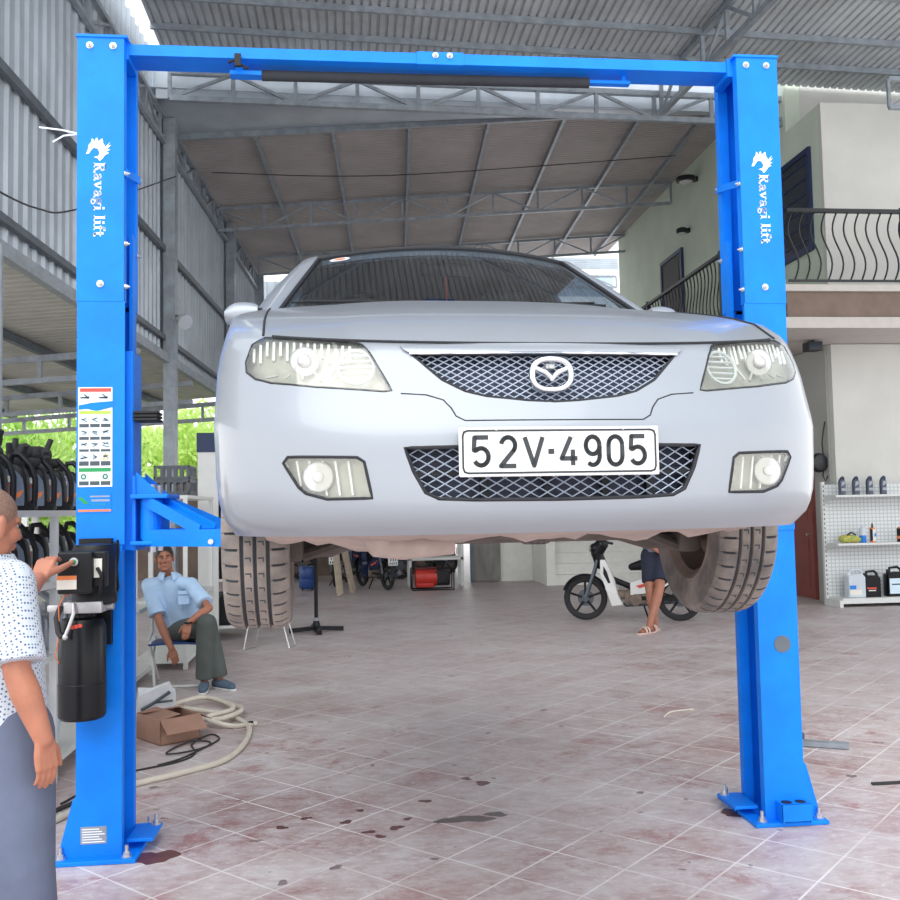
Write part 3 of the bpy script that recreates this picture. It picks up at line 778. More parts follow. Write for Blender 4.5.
def column(side):
    X = (lambda u: LX0 + u) if side < 0 else (lambda u: RX1 - u)   # u measured from the outer web
    def bx(mb, u0, u1, y0, y1, z0, z1, bev=0): a, b = X(u0), X(u1); return mb.box(min(a, b), max(a, b), y0, y1, z0, z1, bev)
    mb = MB(); csec(mb, side, .02, 2.52)
    bx(mb, -.003, .209, LY0 - .004, LY0, 1.39, 2.5); 
    c = mb.build('column', M['blue'], lift)
    mb = MB(); csec(mb, side, 2.5, LH, .006); bx(mb, -.012, .218, LY0 - .012, LY1 + .012, LH, LH + .012)
    up = mb.build('column_extension', M['blue'], lift)
    # base plates and gussets
    mb = MB()
    bx(mb, -.09, .27, 4.375, 4.60, 0.001, .02, .003); bx(mb, -.02, .27, 4.62, 4.86, 0.001, .02, .003)
    bx(mb, .2035, .32, 4.50, 4.72, .05, .066, .003); bx(mb, .2035, .29, 4.60, 4.615, .02, .05)
    base = mb.build('base_plate', M['blue'], lift)
    for y in (LY0, LY1 - .012):
        q = [(X(0), .02), (X(0), .28), (X(-.012), .27), (X(-.075), .03), (X(-.075), .02)]
        MB().prism(q, (0, y, 0), (1, 0, 0), (0, 0, 1), (0, .012, 0)).build('gusset', M['blue'], lift)
    mb = MB()
    for u, y in ((.225, 4.41), (-.06, 4.42), (.295, 4.69), (-.06, 4.57), (.24, 4.80)):
        z = .066 if u == .295 else .02
        mb = MB(); p = V((X(u), y, z)); mb.cyl(p, p + V((0, 0, .006)), .022, 16).cyl(p + V((0, 0, .006)), p + V((0, 0, .022)), .015, 6).cyl(p + V((0, 0, .022)), p + V((0, 0, .05)), .008, 10); mb.build('anchor_bolt', M['zinc'], base, smooth=40)
    mb = MB()
    for u, z in ((.05, 3.70), (.155, 3.70), (.10, 2.58)): mb = MB(); bolt(mb, X(u), LY0 - .006, z); mb.build('bolt', M['zinc'], up, smooth=40)
    for y, z in ((4.44, 3.10), (4.70, 3.16), (4.44, 2.77), (4.70, 2.78), (4.44, 2.57)): mb = MB(); bolt(mb, X(.206), y, z, .009, 'x' if side < 0 else 'nx'); mb.build('bolt', M['zinc'], up, smooth=40)
    mb = MB(); a, b = V((X(.216), 4.435, 3.10)), V((X(.216), 4.71, 3.16)); mb.bar(a, b, .006, .035); mb.build('tie_bar', M['blue'], up)
    mb = MB(); bx(mb, .19, .2065, 4.60, 4.667, 2.3, 2.86); mb.build('inner_guard', M['blue'], lift)
    # decal: dragon crest over serif lettering that reads downwards
    off = 0 if side < 0 else 3.184 + .002
    y = LY0 - .0075
    s_ = 1 / 7.5 / 214
    D = lambda x, v: V((-1.144 + off + (x - 155) * s_, y, 3.262 - (v - 60) * s_))
    dm = MB().add([D(*p) for p in DRAGON], [tuple(range(len(DRAGON)))])
    for tri in SPIKES: dm.add([D(*p) for p in tri], [(0, 1, 2)])
    dm.build('dragon_emblem', M['decal'], up, fix=False); dm = MB()
    K = .052; pos = 0; tw = sum(SERIF[ch][0] for ch in 'Ravagi lift'); ks = .348 / tw
    for ch in 'Ravagi lift':
        wd, sk = SERIF[ch]
        for pl, t in sk:
            stroke2(dm, pl, t, lambda a, b, pos=pos: V((-1.164 + off + b * K, y, 3.146 - (pos + a) * ks)))
        pos += wd
        if ch in ' t' and (ch == ' ' or pos > tw - .01): dm.build('lettering', M['decal'], up, fix=False); dm = MB()
    # carriage and arms
    mb = MB(); bx(mb, .14, .235, 4.485, 4.66, 1.36, 2.28, .006)
    bx(mb, .235, .40, 4.42, 4.73, 1.595, 1.615, .004); bx(mb, .235, .40, 4.42, 4.73, 1.385, 1.402, .004)
    bx(mb, .236, .25, 4.46, 4.68, 1.36, 1.70)
    for yy in (4.47, 4.665): mb.prism([(X(.25), 1.615), (X(.36), 1.615), (X(.25), 1.72)], (0, yy, 0), (1, 0, 0), (0, 0, 1), (0, .01, 0))
    car = mb.build('carriage', M['blue'], lift)
    mb = MB()
    for k in range(3): bx(mb, .236, .345, 4.47, 4.60, 1.955 + k * .016, 1.967 + k * .016, .003)
    mb.build('rubber_bumper', M['rubber'], car)
    for sg, e in ((-1, V((X(.93), 4.10, 0))), (1, V((X(.93), 5.12, 0)))):
        p = V((X(.315), 4.50 if sg < 0 else 4.66, 0)); d = (e - p).normalized(); n = V((-d.y, d.x, 0))
        mb = MB(); h0, h1 = 1.404, 1.452
        if sg < 0: h0 = 1.375
        mid = p.lerp(e, .62)
        mb.bar(p + V((0, 0, 1.416)), mid + V((0, 0, 1.416)), .115, .075)
        mb.bar(mid - d * .1 + V((0, 0, 1.414)), e + V((0, 0, 1.414)), .09, .055)
        mb.cyl(p + V((0, 0, 1.41)), p + V((0, 0, 1.59)), .05, 20)
        for o_ in (-.05, .05):
            a = p + n * o_ + V((0, 0, 1.59)); b = p.lerp(e, .45) + n * o_ + V((0, 0, 1.45))
            mb.bar(a, b, .012, .05)
        mb.bar(p + n * 0 + V((0, 0, 1.585)), p.lerp(e, .45) + V((0, 0, 1.452)), .10, .010)
        arm = mb.build('swing_arm', M['blue'], lift)
        pd = MB().cyl(e + V((0, 0, 1.442)), e + V((0, 0, 1.452)), .06, 24); pd.build('pad_plate', M['blue'], arm, smooth=40)
        MB().cyl(e + V((0, 0, 1.452)), e + V((0, 0, 1.4645)), .058, 24).build('rubber_pad', M['rubber'], arm, smooth=40)
        bb = MB(); q = p.lerp(e, .55) - n * .06 * (1 if (n.y > 0) else -1) + V((0, 0, 1.40)); bb.cyl(q + V((0, .01, 0)), q - V((0, .012, 0)), .012, 12); bb.build('bolt', M['zinc'], arm)
        MB().cyl(p + V((0, 0, 1.35)), p + V((0, 0, 1.66)), .02, 16).build('pivot_pin', M['zinc'], arm, smooth=40)
    return c, base
colL, baseL = column(-1)
colR, baseR = column(1)
# overhead beam
mb = MB().box(-1.043, 1.93, 4.48, 4.64, 3.685, 3.738)
mb.box(-1.06, -1.02, 4.47, 4.65, 3.66, 3.75).box(1.90, 1.945, 4.47, 4.65, 3.66, 3.75)
beam = mb.build('overhead_beam', M['blue'], lift)
MB().box(.34, .57, 4.475, 4.645, 3.681, 3.743).build('beam_joint', M['blue'], beam)
for x, z in ((.43, 3.725), (.50, 3.725)): mb = MB(); bolt(mb, x, 4.475, z, .01); mb.build('bolt', M['zinc'], beam)
MB().tube([(-.41, 4.56, 3.640), (.4, 4.56, 3.643), (1.21, 4.56, 3.648)], .026, 14).build('limit_bar', M['foam'], beam, smooth=40)
MB().box(-.56, -.41, 4.53, 4.59, 3.630, 3.650).box(-.535, -.50, 4.54, 4.58, 3.650, 3.685).build('bar_bracket', M['blue'], beam)
MB().box(1.21, 1.42, 4.54, 4.58, 3.640, 3.656).box(1.38, 1.40, 4.55, 4.57, 3.656, 3.685).build('bar_bracket', M['blue'], beam)
mb = MB().tube([(-.56, 4.475, 3.66), (-.53, 4.47, 3.67), (-.50, 4.475, 3.65), (-.47, 4.47, 3.63)], .007, 6).box(-.53, -.50, 4.46, 4.479, 3.64, 3.70)
mb.build('limit_switch', M['black'], beam)

# stickers on the left column
yS = LY0 - .0045
def flat(mb, x0, x1, z0, z1, lay=0): mb.box(x0, x1, yS - .0012 - lay * .0006, yS, z0, z1)
x0, x1, zt = -1.229, -1.079, 2.104
sz = lambda v: zt - (v - 60) / 640 * .452
sx = lambda u: x0 + (u - 65) / 212 * (x1 - x0)
st = MB(); flat(st, x0, x1, sz(700), sz(60)); pan = st.build('instruction_sticker', M['decal'], colL)
a = MB(); flat(a, sx(75), sx(270), sz(90), sz(66), 1); a.build('red_header', M['redsign'], pan)
a = MB(); flat(a, sx(72), sx(272), sz(160), sz(94), 1); a.build('picture_panel', M['sky'], pan)
for r_, (v0, v1) in enumerate(((240, 292), (325, 375), (405, 455), (485, 532), (610, 660))):
    for c_ in range(3): a = MB(); flat(a, sx(72 + c_ * 67), sx(134 + c_ * 67), sz(v1), sz(v0), 1); a.build('picture_cell', M['sky'], pan)
a = MB(); a.add([V((sx(u), yS - .0022, sz(v))) for u, v in ((68, 176), (150, 160), (277, 150), (277, 190), (180, 214), (120, 200), (68, 205))], [(0, 1, 2, 3, 4, 5, 6)]); a.build('blue_wave', M['blue'], pan, fix=False)
a = MB(); flat(a, sx(72), sx(268), sz(234), sz(212), 2); a.build('lime_header', M['lime'], pan)
a = MB(); flat(a, sx(70), sx(268), sz(604), sz(579), 1); a.build('green_header', M['green'], pan)
a = MB()
for v0, v1 in ((296, 319), (379, 399), (459, 475), (536, 565), (664, 690)):
    for c_ in range(3): flat(a, sx(72 + c_ * 67), sx(132 + c_ * 67), sz(v1), sz(v0), 1)
rr = random.Random(4)
for v0 in (246, 330, 409, 489):
    for c_ in range(3):
        cx, cy = 102 + c_ * 67, v0 + 22
        for k in range(3):
            P = lambda u, v: V((sx(u), yS - .0026, sz(v)))
            an = rr.uniform(-.6, .6); L = rr.uniform(12, 22); oy = rr.uniform(-10, 10)
            stroke2(a, [(cx - L * math.cos(an), cy + oy - L * math.sin(an)), (cx + L * math.cos(an), cy + oy + L * math.sin(an))], 5, P)
for cx in (100, 215):
    stroke2(a, [(cx, 105), (cx + 30, 130), (cx - 20, 128), (cx + 34, 122)], 7, lambda u, v: V((sx(u), yS - .0026, sz(v))))
a.build('captions', M['ink'], pan, fix=False)
a = MB(); P = lambda u, v: V((sx(u), yS - .0026, sz(v)))
for cx in (100, 234): a = MB(); stroke2(a, ellp(cx, 635, 13, 14, 10), 7, P, True); a.build('green_picture', M['green'], pan, fix=False)
a = MB(); stroke2(a, [(236, 490), (252, 524), (220, 524)], 6, P, True); a.build('yellow_triangle', M['yellow'], pan, fix=False)
a = MB(); flat(a, -1.231, -1.082, 1.535, 1.622); sm = a.build('maker_sticker', M['blue'], colL)
a = MB(); a.add([V((-1.205 + .02 * math.cos(t) + .004 * math.cos(3 * t), yS - .0022, 1.59 - .012 * math.cos(t) + .012 * math.sin(t))) for t in [k * pi / 6 for k in range(12)]], [tuple(range(12))])
for k in range(4): flat(a, -1.165 + k * .016, -1.158 + k * .016, 1.570, 1.575, 1)
a.build('green_leaf', M['green'], sm, fix=False)
a = MB(); flat(a, -1.175, -1.09, 1.605, 1.612, 1); flat(a, -1.17, -1.09, 1.586, 1.595, 1); a.build('grey_lines', M['steel'], sm)
a = MB(); flat(a, -1.228, -1.084, 1.540, 1.550, 1); a.build('orange_line', M['orange'], sm)
a = MB(); a.box(-1.212, -1.100, LY0 - .002, LY0 - .0002, .075, .150); rp_ = a.build('rating_plate', M['steel'], colL)
a = MB()
for k in range(6): a.box(-1.205, -1.108 - .012 * (k % 3), LY0 - .003, LY0 - .002, .082 + k * .011, .086 + k * .011)
a.build('print_lines', M['decal'], rp_)
# right column: disc coloured dark for the shade inside an open hole, bolt tray
MB().cyl((2.05, LY0 - .003, .842), (2.05, LY0 + .002, .842), .041, 28).build('hole_disc', M['darksteel'], colR)
a = MB().box(1.985, 2.128, 4.355, 4.4325, .10, .108).box(1.985, 2.128, 4.352, 4.36, .03, .108).box(1.985, 1.992, 4.355, 4.4325, .02, .1).box(2.121, 2.128, 4.355, 4.4325, .02, .1)
tr = a.build('adapter_holder', M['blue'], baseR)
a = MB()
for x in (2.022, 2.09): a.cyl((x, 4.395, .1075), (x, 4.395, .1092), .026, 24)
a.build('holder_hole', M['dark'], tr)

# hydraulic power unit on the left column
px, py = -1.178, 4.325
pu = MB().box(-1.215, -1.075, 4.395, 4.4325, .95, 1.42).build('power_unit', M['black'], lift)
MB().lathe([(.055, .645), (.09, .648), (.099, .66), (.1005, .80), (.099, .802), (.099, 1.04), (.085, 1.075), (.06, 1.085), (.055, 1.105)], (px, py, 0), n=40).build('oil_tank', M['blackgloss'], pu, smooth=35)
MB().box(-1.235, -1.075, 4.235, 4.395, 1.105, 1.155, .006).cyl((-1.075, 4.32, 1.13), (-1.045, 4.32, 1.13), .02, 16).cyl((-1.215, 4.26, 1.13), (-1.26, 4.24, 1.135), .006, 8).box(-1.30, -1.245, 4.23, 4.25, 1.115, 1.145, .006).build('valve_block', M['alu'], pu, smooth=35)
MB().tube([(-1.19, 4.228, 1.15), (-1.185, 4.215, 1.11), (-1.20, 4.21, 1.06), (-1.215, 4.205, 1.02)], .008, 8).ell((-1.216, 4.204, 1.012), (.012, .012, .014)).build('release_lever', M['zinc'], pu, smooth=50)
MB().tube([(-1.245, 4.24, 1.14), (-1.26, 4.23, 1.09), (-1.25, 4.225, 1.03), (-1.235, 4.22, 1.01)], .013, 8).build('pressure_hose', M['cable'], pu, smooth=50)
MB().lathe([(.088, 1.157), (.095, 1.165), (.095, 1.20), (.09, 1.21), (.09, 1.40), (.08, 1.415), (.03, 1.42)], (-1.130, 4.335, -.02), n=32).build('motor', M['black'], pu, smooth=35)
MB().box(-1.238, -1.095, 4.16, 4.33, 1.195, 1.372, .008).build('control_box', M['black'], pu)
MB().box(-1.115, -1.045, 4.19, 4.24, 1.22, 1.37, .006).tube([(-1.08, 4.185, 1.30), (-1.06, 4.17, 1.27), (-1.065, 4.18, 1.22), (-1.075, 4.2, 1.19)], .008, 8).build('capacitor_housing', M['black'], pu)
MB().cyl((-1.168, 4.149, 1.330), (-1.168, 4.16, 1.330), .018, 24).build('button_ring', M['zinc'], pu, smooth=35)
MB().cyl((-1.168, 4.144, 1.330), (-1.168, 4.149, 1.330), .011, 20).build('push_button', M['green'], pu)
lb = MB().box(-1.238, -1.158, 4.1575, 4.16, 1.215, 1.272).build('warning_label', M['tanklabel'], pu)
MB().box(-1.238, -1.158, 4.1565, 4.1575, 1.255, 1.272).build('orange_band', M['orange'], lb)
MB().box(-1.095, -1.062, 4.1875, 4.19, 1.26, 1.34).build('motor_label', M['tanklabel'], pu)
a = MB()
for k in range(3): a.add([V((-1.178 + (k - 1) * .016 + .010 * math.cos(t), 4.2268, 1.052 + (k - 1) * .003 + .009 * math.sin(t))) for t in [j * pi / 6 for j in range(12)]], [tuple(range(12))])
a.v = [(x, y - .0010 - .0002, z) for x, y, z in a.v]
a.build('tank_badge', M['redsign'], pu, fix=False)
MB().tube([(-1.19, 4.23, 1.195), (-1.22, 4.2, 1.185), (-1.245, 4.21, 1.14), (-1.25, 4.24, 1.02), (-1.27, 4.25, .93), (-1.26, 4.26, .90), (-1.24, 4.3, .86)], .0026, 6).build('wire', M['orange'], pu)
MB().tube([(-1.055, 4.428, 1.41), (-1.05, 4.42, 1.36), (-1.058, 4.426, 1.28), (-1.05, 4.42, 1.2), (-1.07, 4.425, 1.14)], .006, 6).box(-1.078, -1.052, 4.415, 4.4325, 1.34, 1.40, .004).box(-1.078, -1.052, 4.415, 4.4325, 1.24, 1.31, .004).build('limit_switch', M['black'], pu)
# cable tie sticking out of the left column
tag(MB().tube([(-1.246, 4.45, 3.29), (-1.31, 4.43, 3.297), (-1.40, 4.40, 3.295)], .004, 6).tube([(-1.246, 4.45, 3.285), (-1.30, 4.43, 3.27), (-1.345, 4.42, 3.235)], .004, 6).build('cable_tie', M['decal']), 'white cable tie ends poking out of the left lift post', 'cable tie')
import math
CARX,CARY,CARZ,CARYAW=.479,2.17,1.27,math.radians(2.0)
ZB=.195;PW=2.6;DN=.50
def lerp_tab(t,tab):
    if t<=tab[0][0]: return tab[0][1]
    for (a,b),(c,d) in zip(tab,tab[1:]):
        if t<=c: return b+(d-b)*(t-a)/(c-a)
    return tab[-1][1]
def gfun(s): return 1-(1-min(1,abs(s))**PW)**(1/PW)
def yf(v): return lerp_tab(v,[(0,.05),(.06,.015),(.14,0),(.30,0),(.52,.004),(.60,.02),(.68,.035),(.90,.075),(.96,.088),(1,.11)])
def wf(v): return lerp_tab(v,[(0,.780),(.08,.808),(.2,.823),(.5,.831),(.8,.826),(1,.80)])
def ztop(s): return .655+.135*gfun(s)
def F(x,z):
    s=0
    for i in range(6):
        v=(z-ZB)/(ztop(s)-ZB); v=max(0,min(1,v)); s=max(-1,min(1,x/wf(v)))
    return yf(v)+DN*gfun(s)
# ------------------------------------------------------------------ the car (local: x right, y towards the rear, z up)
car = thing('car', 'silver saloon car raised on the blue lift, seen from its front', 'car', (CARX, CARY, CARZ))
car.rotation_euler = (0, 0, CARYAW)
O0 = (0, 0, 0)
LEN = 4.35
def flare(y, z):
    return .022 * math.exp(-((y - .88) / .34) ** 2) * max(0, 1 - abs(z - .5) / .45) + .016 * math.exp(-((y - 3.46) / .36) ** 2) * max(0, 1 - abs(z - .5) / .45)
ROWS = [(.11, .61, .79), (.24, .71, .828), (.40, .82, .858), (.56, .92, .883), (.72, 1.01, .902), (.86, 1.09, .916), (.98, 1.16, .926), (1.06, 1.21, .932), (1.12, 1.27, .936),
        (1.35, 1.42, .940), (1.8, 1.8, .945), (2.3, 2.3, .95), (2.8, 2.8, .955), (3.3, 3.3, .96), (3.66, 3.58, .965), (3.85, 3.75, .965), (4.05, 3.9, .955), (4.24, 3.99, .94), (4.32, 4.02, .92)]
NU = 48
US = [math.sin(pi / 2 * (-1 + 2 * i / NU)) for i in range(NU + 1)]
VL = [0, .03, .07, .12, .18, .26, .34, .42, .50, .56, .62, .68, .76, .84, .90, .95, 1.0]
def hoodz(c):  # centre line height of hood and deck
    return lerp_tab(c, [(.11, .655), (.18, .705), (.24, .732), (.40, .785), (.56, .830), (.72, .872), (.86, .908), (.98, .938), (1.06, .958), (1.12, .975), (1.35, .985), (3.3, .99), (3.66, .995), (4.05, .985), (4.24, .965), (4.32, .93)])
def toprow(j):
    c, s_, zs = ROWS[j]; zc = hoodz(c)
    W = .80 + (.006 * min(1, j / 4) if j < 14 else .006 - .02 * (j - 13) / 5)
    r = []
    for u in US:
        g = gfun(u); f = (1 if j <= 9 else 1)
        bump = .010 * max(0, 1 - (abs(u) / .62) ** 4) * min(1, j / 3) * (1 if j < 9 else 0)
        r.append(V((u * W, c + (s_ - c) * g, zc + (zs - zc) * (g if j < 9 else abs(u) ** 3) + bump)))
    return r
def sidepoint(j, sg, v):
    c, s_, zs = ROWS[j]
    z = ZB + v * (zs - ZB)
    W = wf(v) + (.006 * min(1, j / 4) if j < 14 else .006 - .02 * (j - 13) / 5)
    W += (.838 - wf(v)) * .55 * min(1, j / 4) * (0 if v > .85 else 1) * (1 - v * .3)
    W += flare(s_, z)
    if v > .97: W = .80 + (.006 * min(1, j / 4) if j < 14 else .006 - .02 * (j - 13) / 5)
    return V((sg * W, s_, z))
def body():
    top = [toprow(j) for j in range(len(ROWS))]
    nr = len(ROWS); mb = MB()
    def ring(v):
        R = []
        for u in US:                                   # front curve, left to right
            if v >= .999: R.append(top[0][US.index(u)])
            else:
                z = ZB + v * (ztop(u) - ZB)
                R.append(V((u * wf(v), yf(v) + DN * gfun(u), z)))
        for j in range(1, nr): R.append(top[j][-1] if v >= .999 else sidepoint(j, 1, v))
        rear = top[-1]
        back = .0 + .06 * math.sin(min(1, (1 - v) * 2.2) * pi / 2)
        for k in range(NU - 1, 0, -1):
            u = US[k]
            if v >= .999: R.append(rear[k])
            else:
                e = sidepoint(nr - 1, 1, v); z = ZB + v * (rear[k].z - ZB)
                R.append(V((u * e.x, e.y + (rear[k].y - rear[0].y) * 1.0 + back * (1 - abs(u) ** 6), z)))
        for j in range(nr - 1, 0, -1): R.append(top[j][0] if v >= .999 else sidepoint(j, -1, v))
        return R
    rings = [ring(v) for v in VL]
    mb.grid(rings, wrap=True)
    mb.cur = 0
    mb.grid(top[:10]); mb.cur = 1; mb.grid(top[9:15]); mb.cur = 0; mb.grid(top[14:])
    mb.cur = 2
    b0 = rings[0]; rows = [b0[:NU + 1]]
    for j in range(1, nr):
        l, r = sidepoint(j, -1, 0), sidepoint(j, 1, 0); c, s_, _ = ROWS[j]
        rows.append([V((r.x * u, s_ + (c - s_) * (1 - abs(u) ** 2) * .0, ZB)) for u in US])
    rr_ = b0[NU + nr - 1:NU + nr - 1 + NU + 1]
    mb.grid(rows); mb.grid([rows[-1], rr_[::-1]])
    return mb.build('body_shell', [M['carpaint'], M['interior'], M['under']], car, at=O0)
shell = body()
def cutter(mb, name='cut'):
    o = mb.build(name, M['dark'], car, at=O0)
    return o
def sub(target, cut, cm=None):
    md = target.modifiers.new('b', 'BOOLEAN'); md.operation = 'DIFFERENCE'; md.object = cut; md.solver = 'EXACT'
    try: md.material_mode = 'TRANSFER'
    except Exception: pass
    n0 = len(target.data.polygons); keep = target.data.copy(); evaluated(target)
    if len(target.data.polygons) < n0 * .6:            # the cut failed: try again with a hair of offset
        for k_ in range(4):
            target.data = keep.copy(); cut.location = (0, .0013 * (k_ + 1), .0009 * (k_ + 1)); bpy.context.view_layer.update()
            md = target.modifiers.new('b', 'BOOLEAN'); md.operation = 'DIFFERENCE'; md.object = cut; md.solver = 'EXACT'; md.use_self = k_ > 1
            evaluated(target)
            if len(target.data.polygons) > n0 * .6: break
        else: target.data = keep
    bpy.data.objects.remove(cut)
def sym(h): return h + [(-x, z) for x, z in reversed(h)]
HL = [(.381, .536), (.428, .631), (.446, .656), (.462, .6655), (.566, .682), (.685, .697), (.717, .680), (.732, .634), (.729, .606), (.705, .584), (.664, .569), (.555, .551), (.40, .534)]
FOG = [(.432, .283), (.449, .367), (.465, .378), (.59, .383), (.625, .384), (.636, .370), (.600, .312), (.583, .297), (.535, .283)]
INT = sym([(0, .273), (.20, .275), (.28, .279), (.311, .293), (.338, .345), (.356, .397), (.15, .399)])[0:7] + [(-x, z) for x, z in reversed([(.20, .275), (.28, .279), (.311, .293), (.338, .345), (.356, .397), (.15, .399)])]
GRB = [(0, .503), (.06, .506), (.16, .517), (.21, .530), (.262, .559), (.333, .628)]
GR = GRB + [(.16, .627), (0, .626), (-.16, .627)] + [(-x, z) for x, z in reversed(GRB[1:])]
def mir(p): return [(-x, z) for x, z in reversed(p)]
def dens(p, st=.02):
    r = []
    for a, b in zip(p, p[1:] + p[:1]):
        n = max(1, int(math.hypot(b[0] - a[0], b[1] - a[1]) / st))
        for k in range(n): r.append((a[0] + (b[0] - a[0]) * k / n, a[1] + (b[1] - a[1]) * k / n))
    return r
def xscan(poly, x):
    zs = []
    for (a, b), (c, d) in zip(poly, poly[1:] + poly[:1]):
        if (a <= x < c) or (c <= x < a): zs.append(b + (d - b) * (x - a) / (c - a))
    return (min(zs), max(zs)) if len(zs) >= 2 else None
def patch(poly, off, nx=28, nz=8, shrink=0.0, fn=None):
    xs = [p[0] for p in poly]; x0, x1 = min(xs) + 1e-4 + shrink, max(xs) - 1e-4 - shrink
    rows = []
    for i in range(nx + 1):
        t = i / nx; x = x0 + (x1 - x0) * (.5 - .5 * math.cos(pi * t)); r = xscan(poly, x)
        if r is None: continue
        a, b = r[0] + shrink, r[1] - shrink
        if b < a: a = b = (a + b) / 2
        rows.append([V((x, F(x, a + (b - a) * k / nz) + off + (fn(x, a + (b - a) * k / nz) if fn else 0), a + (b - a) * k / nz)) for k in range(nz + 1)])
    return rows
def recess(poly, depth):
    A = patch(poly, -.06, 30, 6); B = patch(poly, depth, 30, 6)
    m, n = len(A), len(A[0]); vs = [p for r in A for p in r]; k = len(vs); vs += [p for r in B for p in r]; fs = []
    for i in range(m - 1):
        for j in range(n - 1):
            q = (i * n + j, i * n + j + 1, (i + 1) * n + j + 1, (i + 1) * n + j); fs.append(q); fs.append(tuple(reversed([x + k for x in q])))
    bd = [j for j in range(n)] + [i * n + n - 1 for i in range(1, m)] + [(m - 1) * n + j for j in range(n - 2, -1, -1)] + [i * n for i in range(m - 2, 0, -1)]
    for i in range(len(bd)):
        a, b = bd[i], bd[(i + 1) % len(bd)]; fs.append((b, a, a + k, b + k))
    return MB().add(vs, fs)
for yy in (.85, 3.46):
    for sg in (-1, 1): sub(shell, cutter(MB().cyl((sg * .52, yy, .285 + (.03 if yy > 2 else 0)), (sg * 1.1, yy, .285 + (.03 if yy > 2 else 0)), .3347, 44)))
sub(shell, cutter(recess(GR, .045))); sub(shell, cutter(recess(INT, .06)))
for q in (HL, mir(HL)): sub(shell, cutter(recess(q, .05)))
for q in (FOG, mir(FOG)): sub(shell, cutter(recess(q, .04)))
sub(shell, cutter(MB().box(-.42, .42, .35, 1.15, -.1, .40)))
shell.data.set_sharp_from_angle(angle=math.radians(32))
for p in shell.data.polygons: p.use_smooth = True
shell.data.set_sharp_from_angle(angle=math.radians(32))

def rim(poly, off, r, n=6):
    return MB().tube([V((x, F(x, z) + off, z)) for x, z in dens(poly, .015)], r, n, closed=True)
def strip(pts, off, r, n=6): return MB().tube([V((x, F(x, z) + off, z)) for x, z in pts], r, n)

# lamps
for sg in (1, -1):
    q = HL if sg > 0 else mir(HL)
    hl = MB().slab(patch(q, .036, 30, 8), (0, .004, 0)).build('headlight', M['bulb'], car, at=O0, smooth=40)
    cx, cz = sg * .585, .620
    y = F(cx, cz)
    a = MB()
    for k in range(15):                                     # ribbed upper reflector
        x = sg * (.475 + k * .017); r = xscan(q, x)
        if r: a.bar((x, F(x, r[1] - .012) + .022, r[1] - .012), (x, F(x, r[1] - .05) + .026, r[1] - .05 - .012 * (k % 2)), .006, .008)
    a.build('reflector_ribs', M['decal'], hl, at=O0)
    a = MB().lathe([(.036, -.018), (.033, -.018), (.028, .002), (.022, .010), (.0, .010)], (cx, y + .020, cz), 'y', 28); a.build('reflector_bowl', M['alu'], hl, at=O0, smooth=50)
    a = MB().lathe([(.019, -.006), (.017, -.014), (.009, -.018), (0, -.018)], (cx, y + .012, cz), 'y', 20); a.build('bulb_cap', M['alu'], hl, at=O0, smooth=50)
    c2, z2 = sg * .462, .600
    a = MB().tube([V((c2 + .043 * math.cos(t), F(c2 + .043 * math.cos(t), z2 + .043 * math.sin(t)) + .012, z2 + .043 * math.sin(t))) for t in [k * pi / 14 for k in range(28)]], .004, 6, closed=True)
    for k in range(5):
        z = z2 - .03 + k * .015; wd = math.sqrt(max(0, .041 ** 2 - (z - z2) ** 2))
        a.tube([(c2 - wd, F(c2 - wd, z) + .016, z), (c2 + wd, F(c2 + wd, z) + .016, z)], .003, 5)
    a.build('indicator', M['clearplastic'], hl, at=O0, smooth=50)
    a = MB().tube([V((sg * x, F(sg * x, z) + .015, z)) for x, z in ((.515, .670), (.505, .64), (.51, .60), (.53, .57))], .004, 6)
    for k in range(4): a.tube([V((sg * (.56 + k * .03), F(sg * (.56 + k * .03), .59) + .018, .59)), V((sg * (.545 + k * .045), F(sg * (.545 + k * .045), .566 + k * .004) + .018, .568 + k * .006))], .003, 5)
    a.build('divider', M['alu'], hl, at=O0, smooth=50)
    MB().slab(patch(q, -.003, 34, 8), (0, .003, 0)).build('lens', M['lens'], hl, at=O0, smooth=60)
    rim(q, .002, .0035).build('lamp_seal', M['seal'], hl, at=O0, smooth=60)
    f_ = FOG if sg > 0 else mir(FOG)
    fg = MB().slab(patch(f_, .028, 22, 6), (0, .004, 0)).build('fog_light', M['bulb'], car, at=O0, smooth=40)
    cx, cz = sg * .555, .335; y = F(cx, cz)
    MB().lathe([(.036, -.016), (.033, -.016), (.02, .004), (0, .006)], (cx, y + .02, cz), 'y', 24).build('reflector_bowl', M['alu'], fg, at=O0, smooth=50)
    MB().lathe([(.014, -.004), (.012, -.012), (0, -.013)], (cx, y + .012, cz), 'y', 16).build('bulb_cap', M['alu'], fg, at=O0, smooth=50)
    a = MB()
    for k in range(6):
        x = sg * (.475 + k * .03); r = xscan(f_, x)
        if r: a.tube([V((x, F(x, r[0] + .008) + .018, r[0] + .008)), V((x + sg * .01, F(x, r[1] - .008) + .018, r[1] - .008))], .003, 5)
    a.build('reflector_ribs', M['decal'], fg, at=O0)
    MB().slab(patch(f_, -.001, 22, 6, .003), (0, .003, 0)).build('lens', M['lens'], fg, at=O0, smooth=60)
    rim(f_, .001, .004).build('lamp_seal', M['seal'], fg, at=O0, smooth=60)
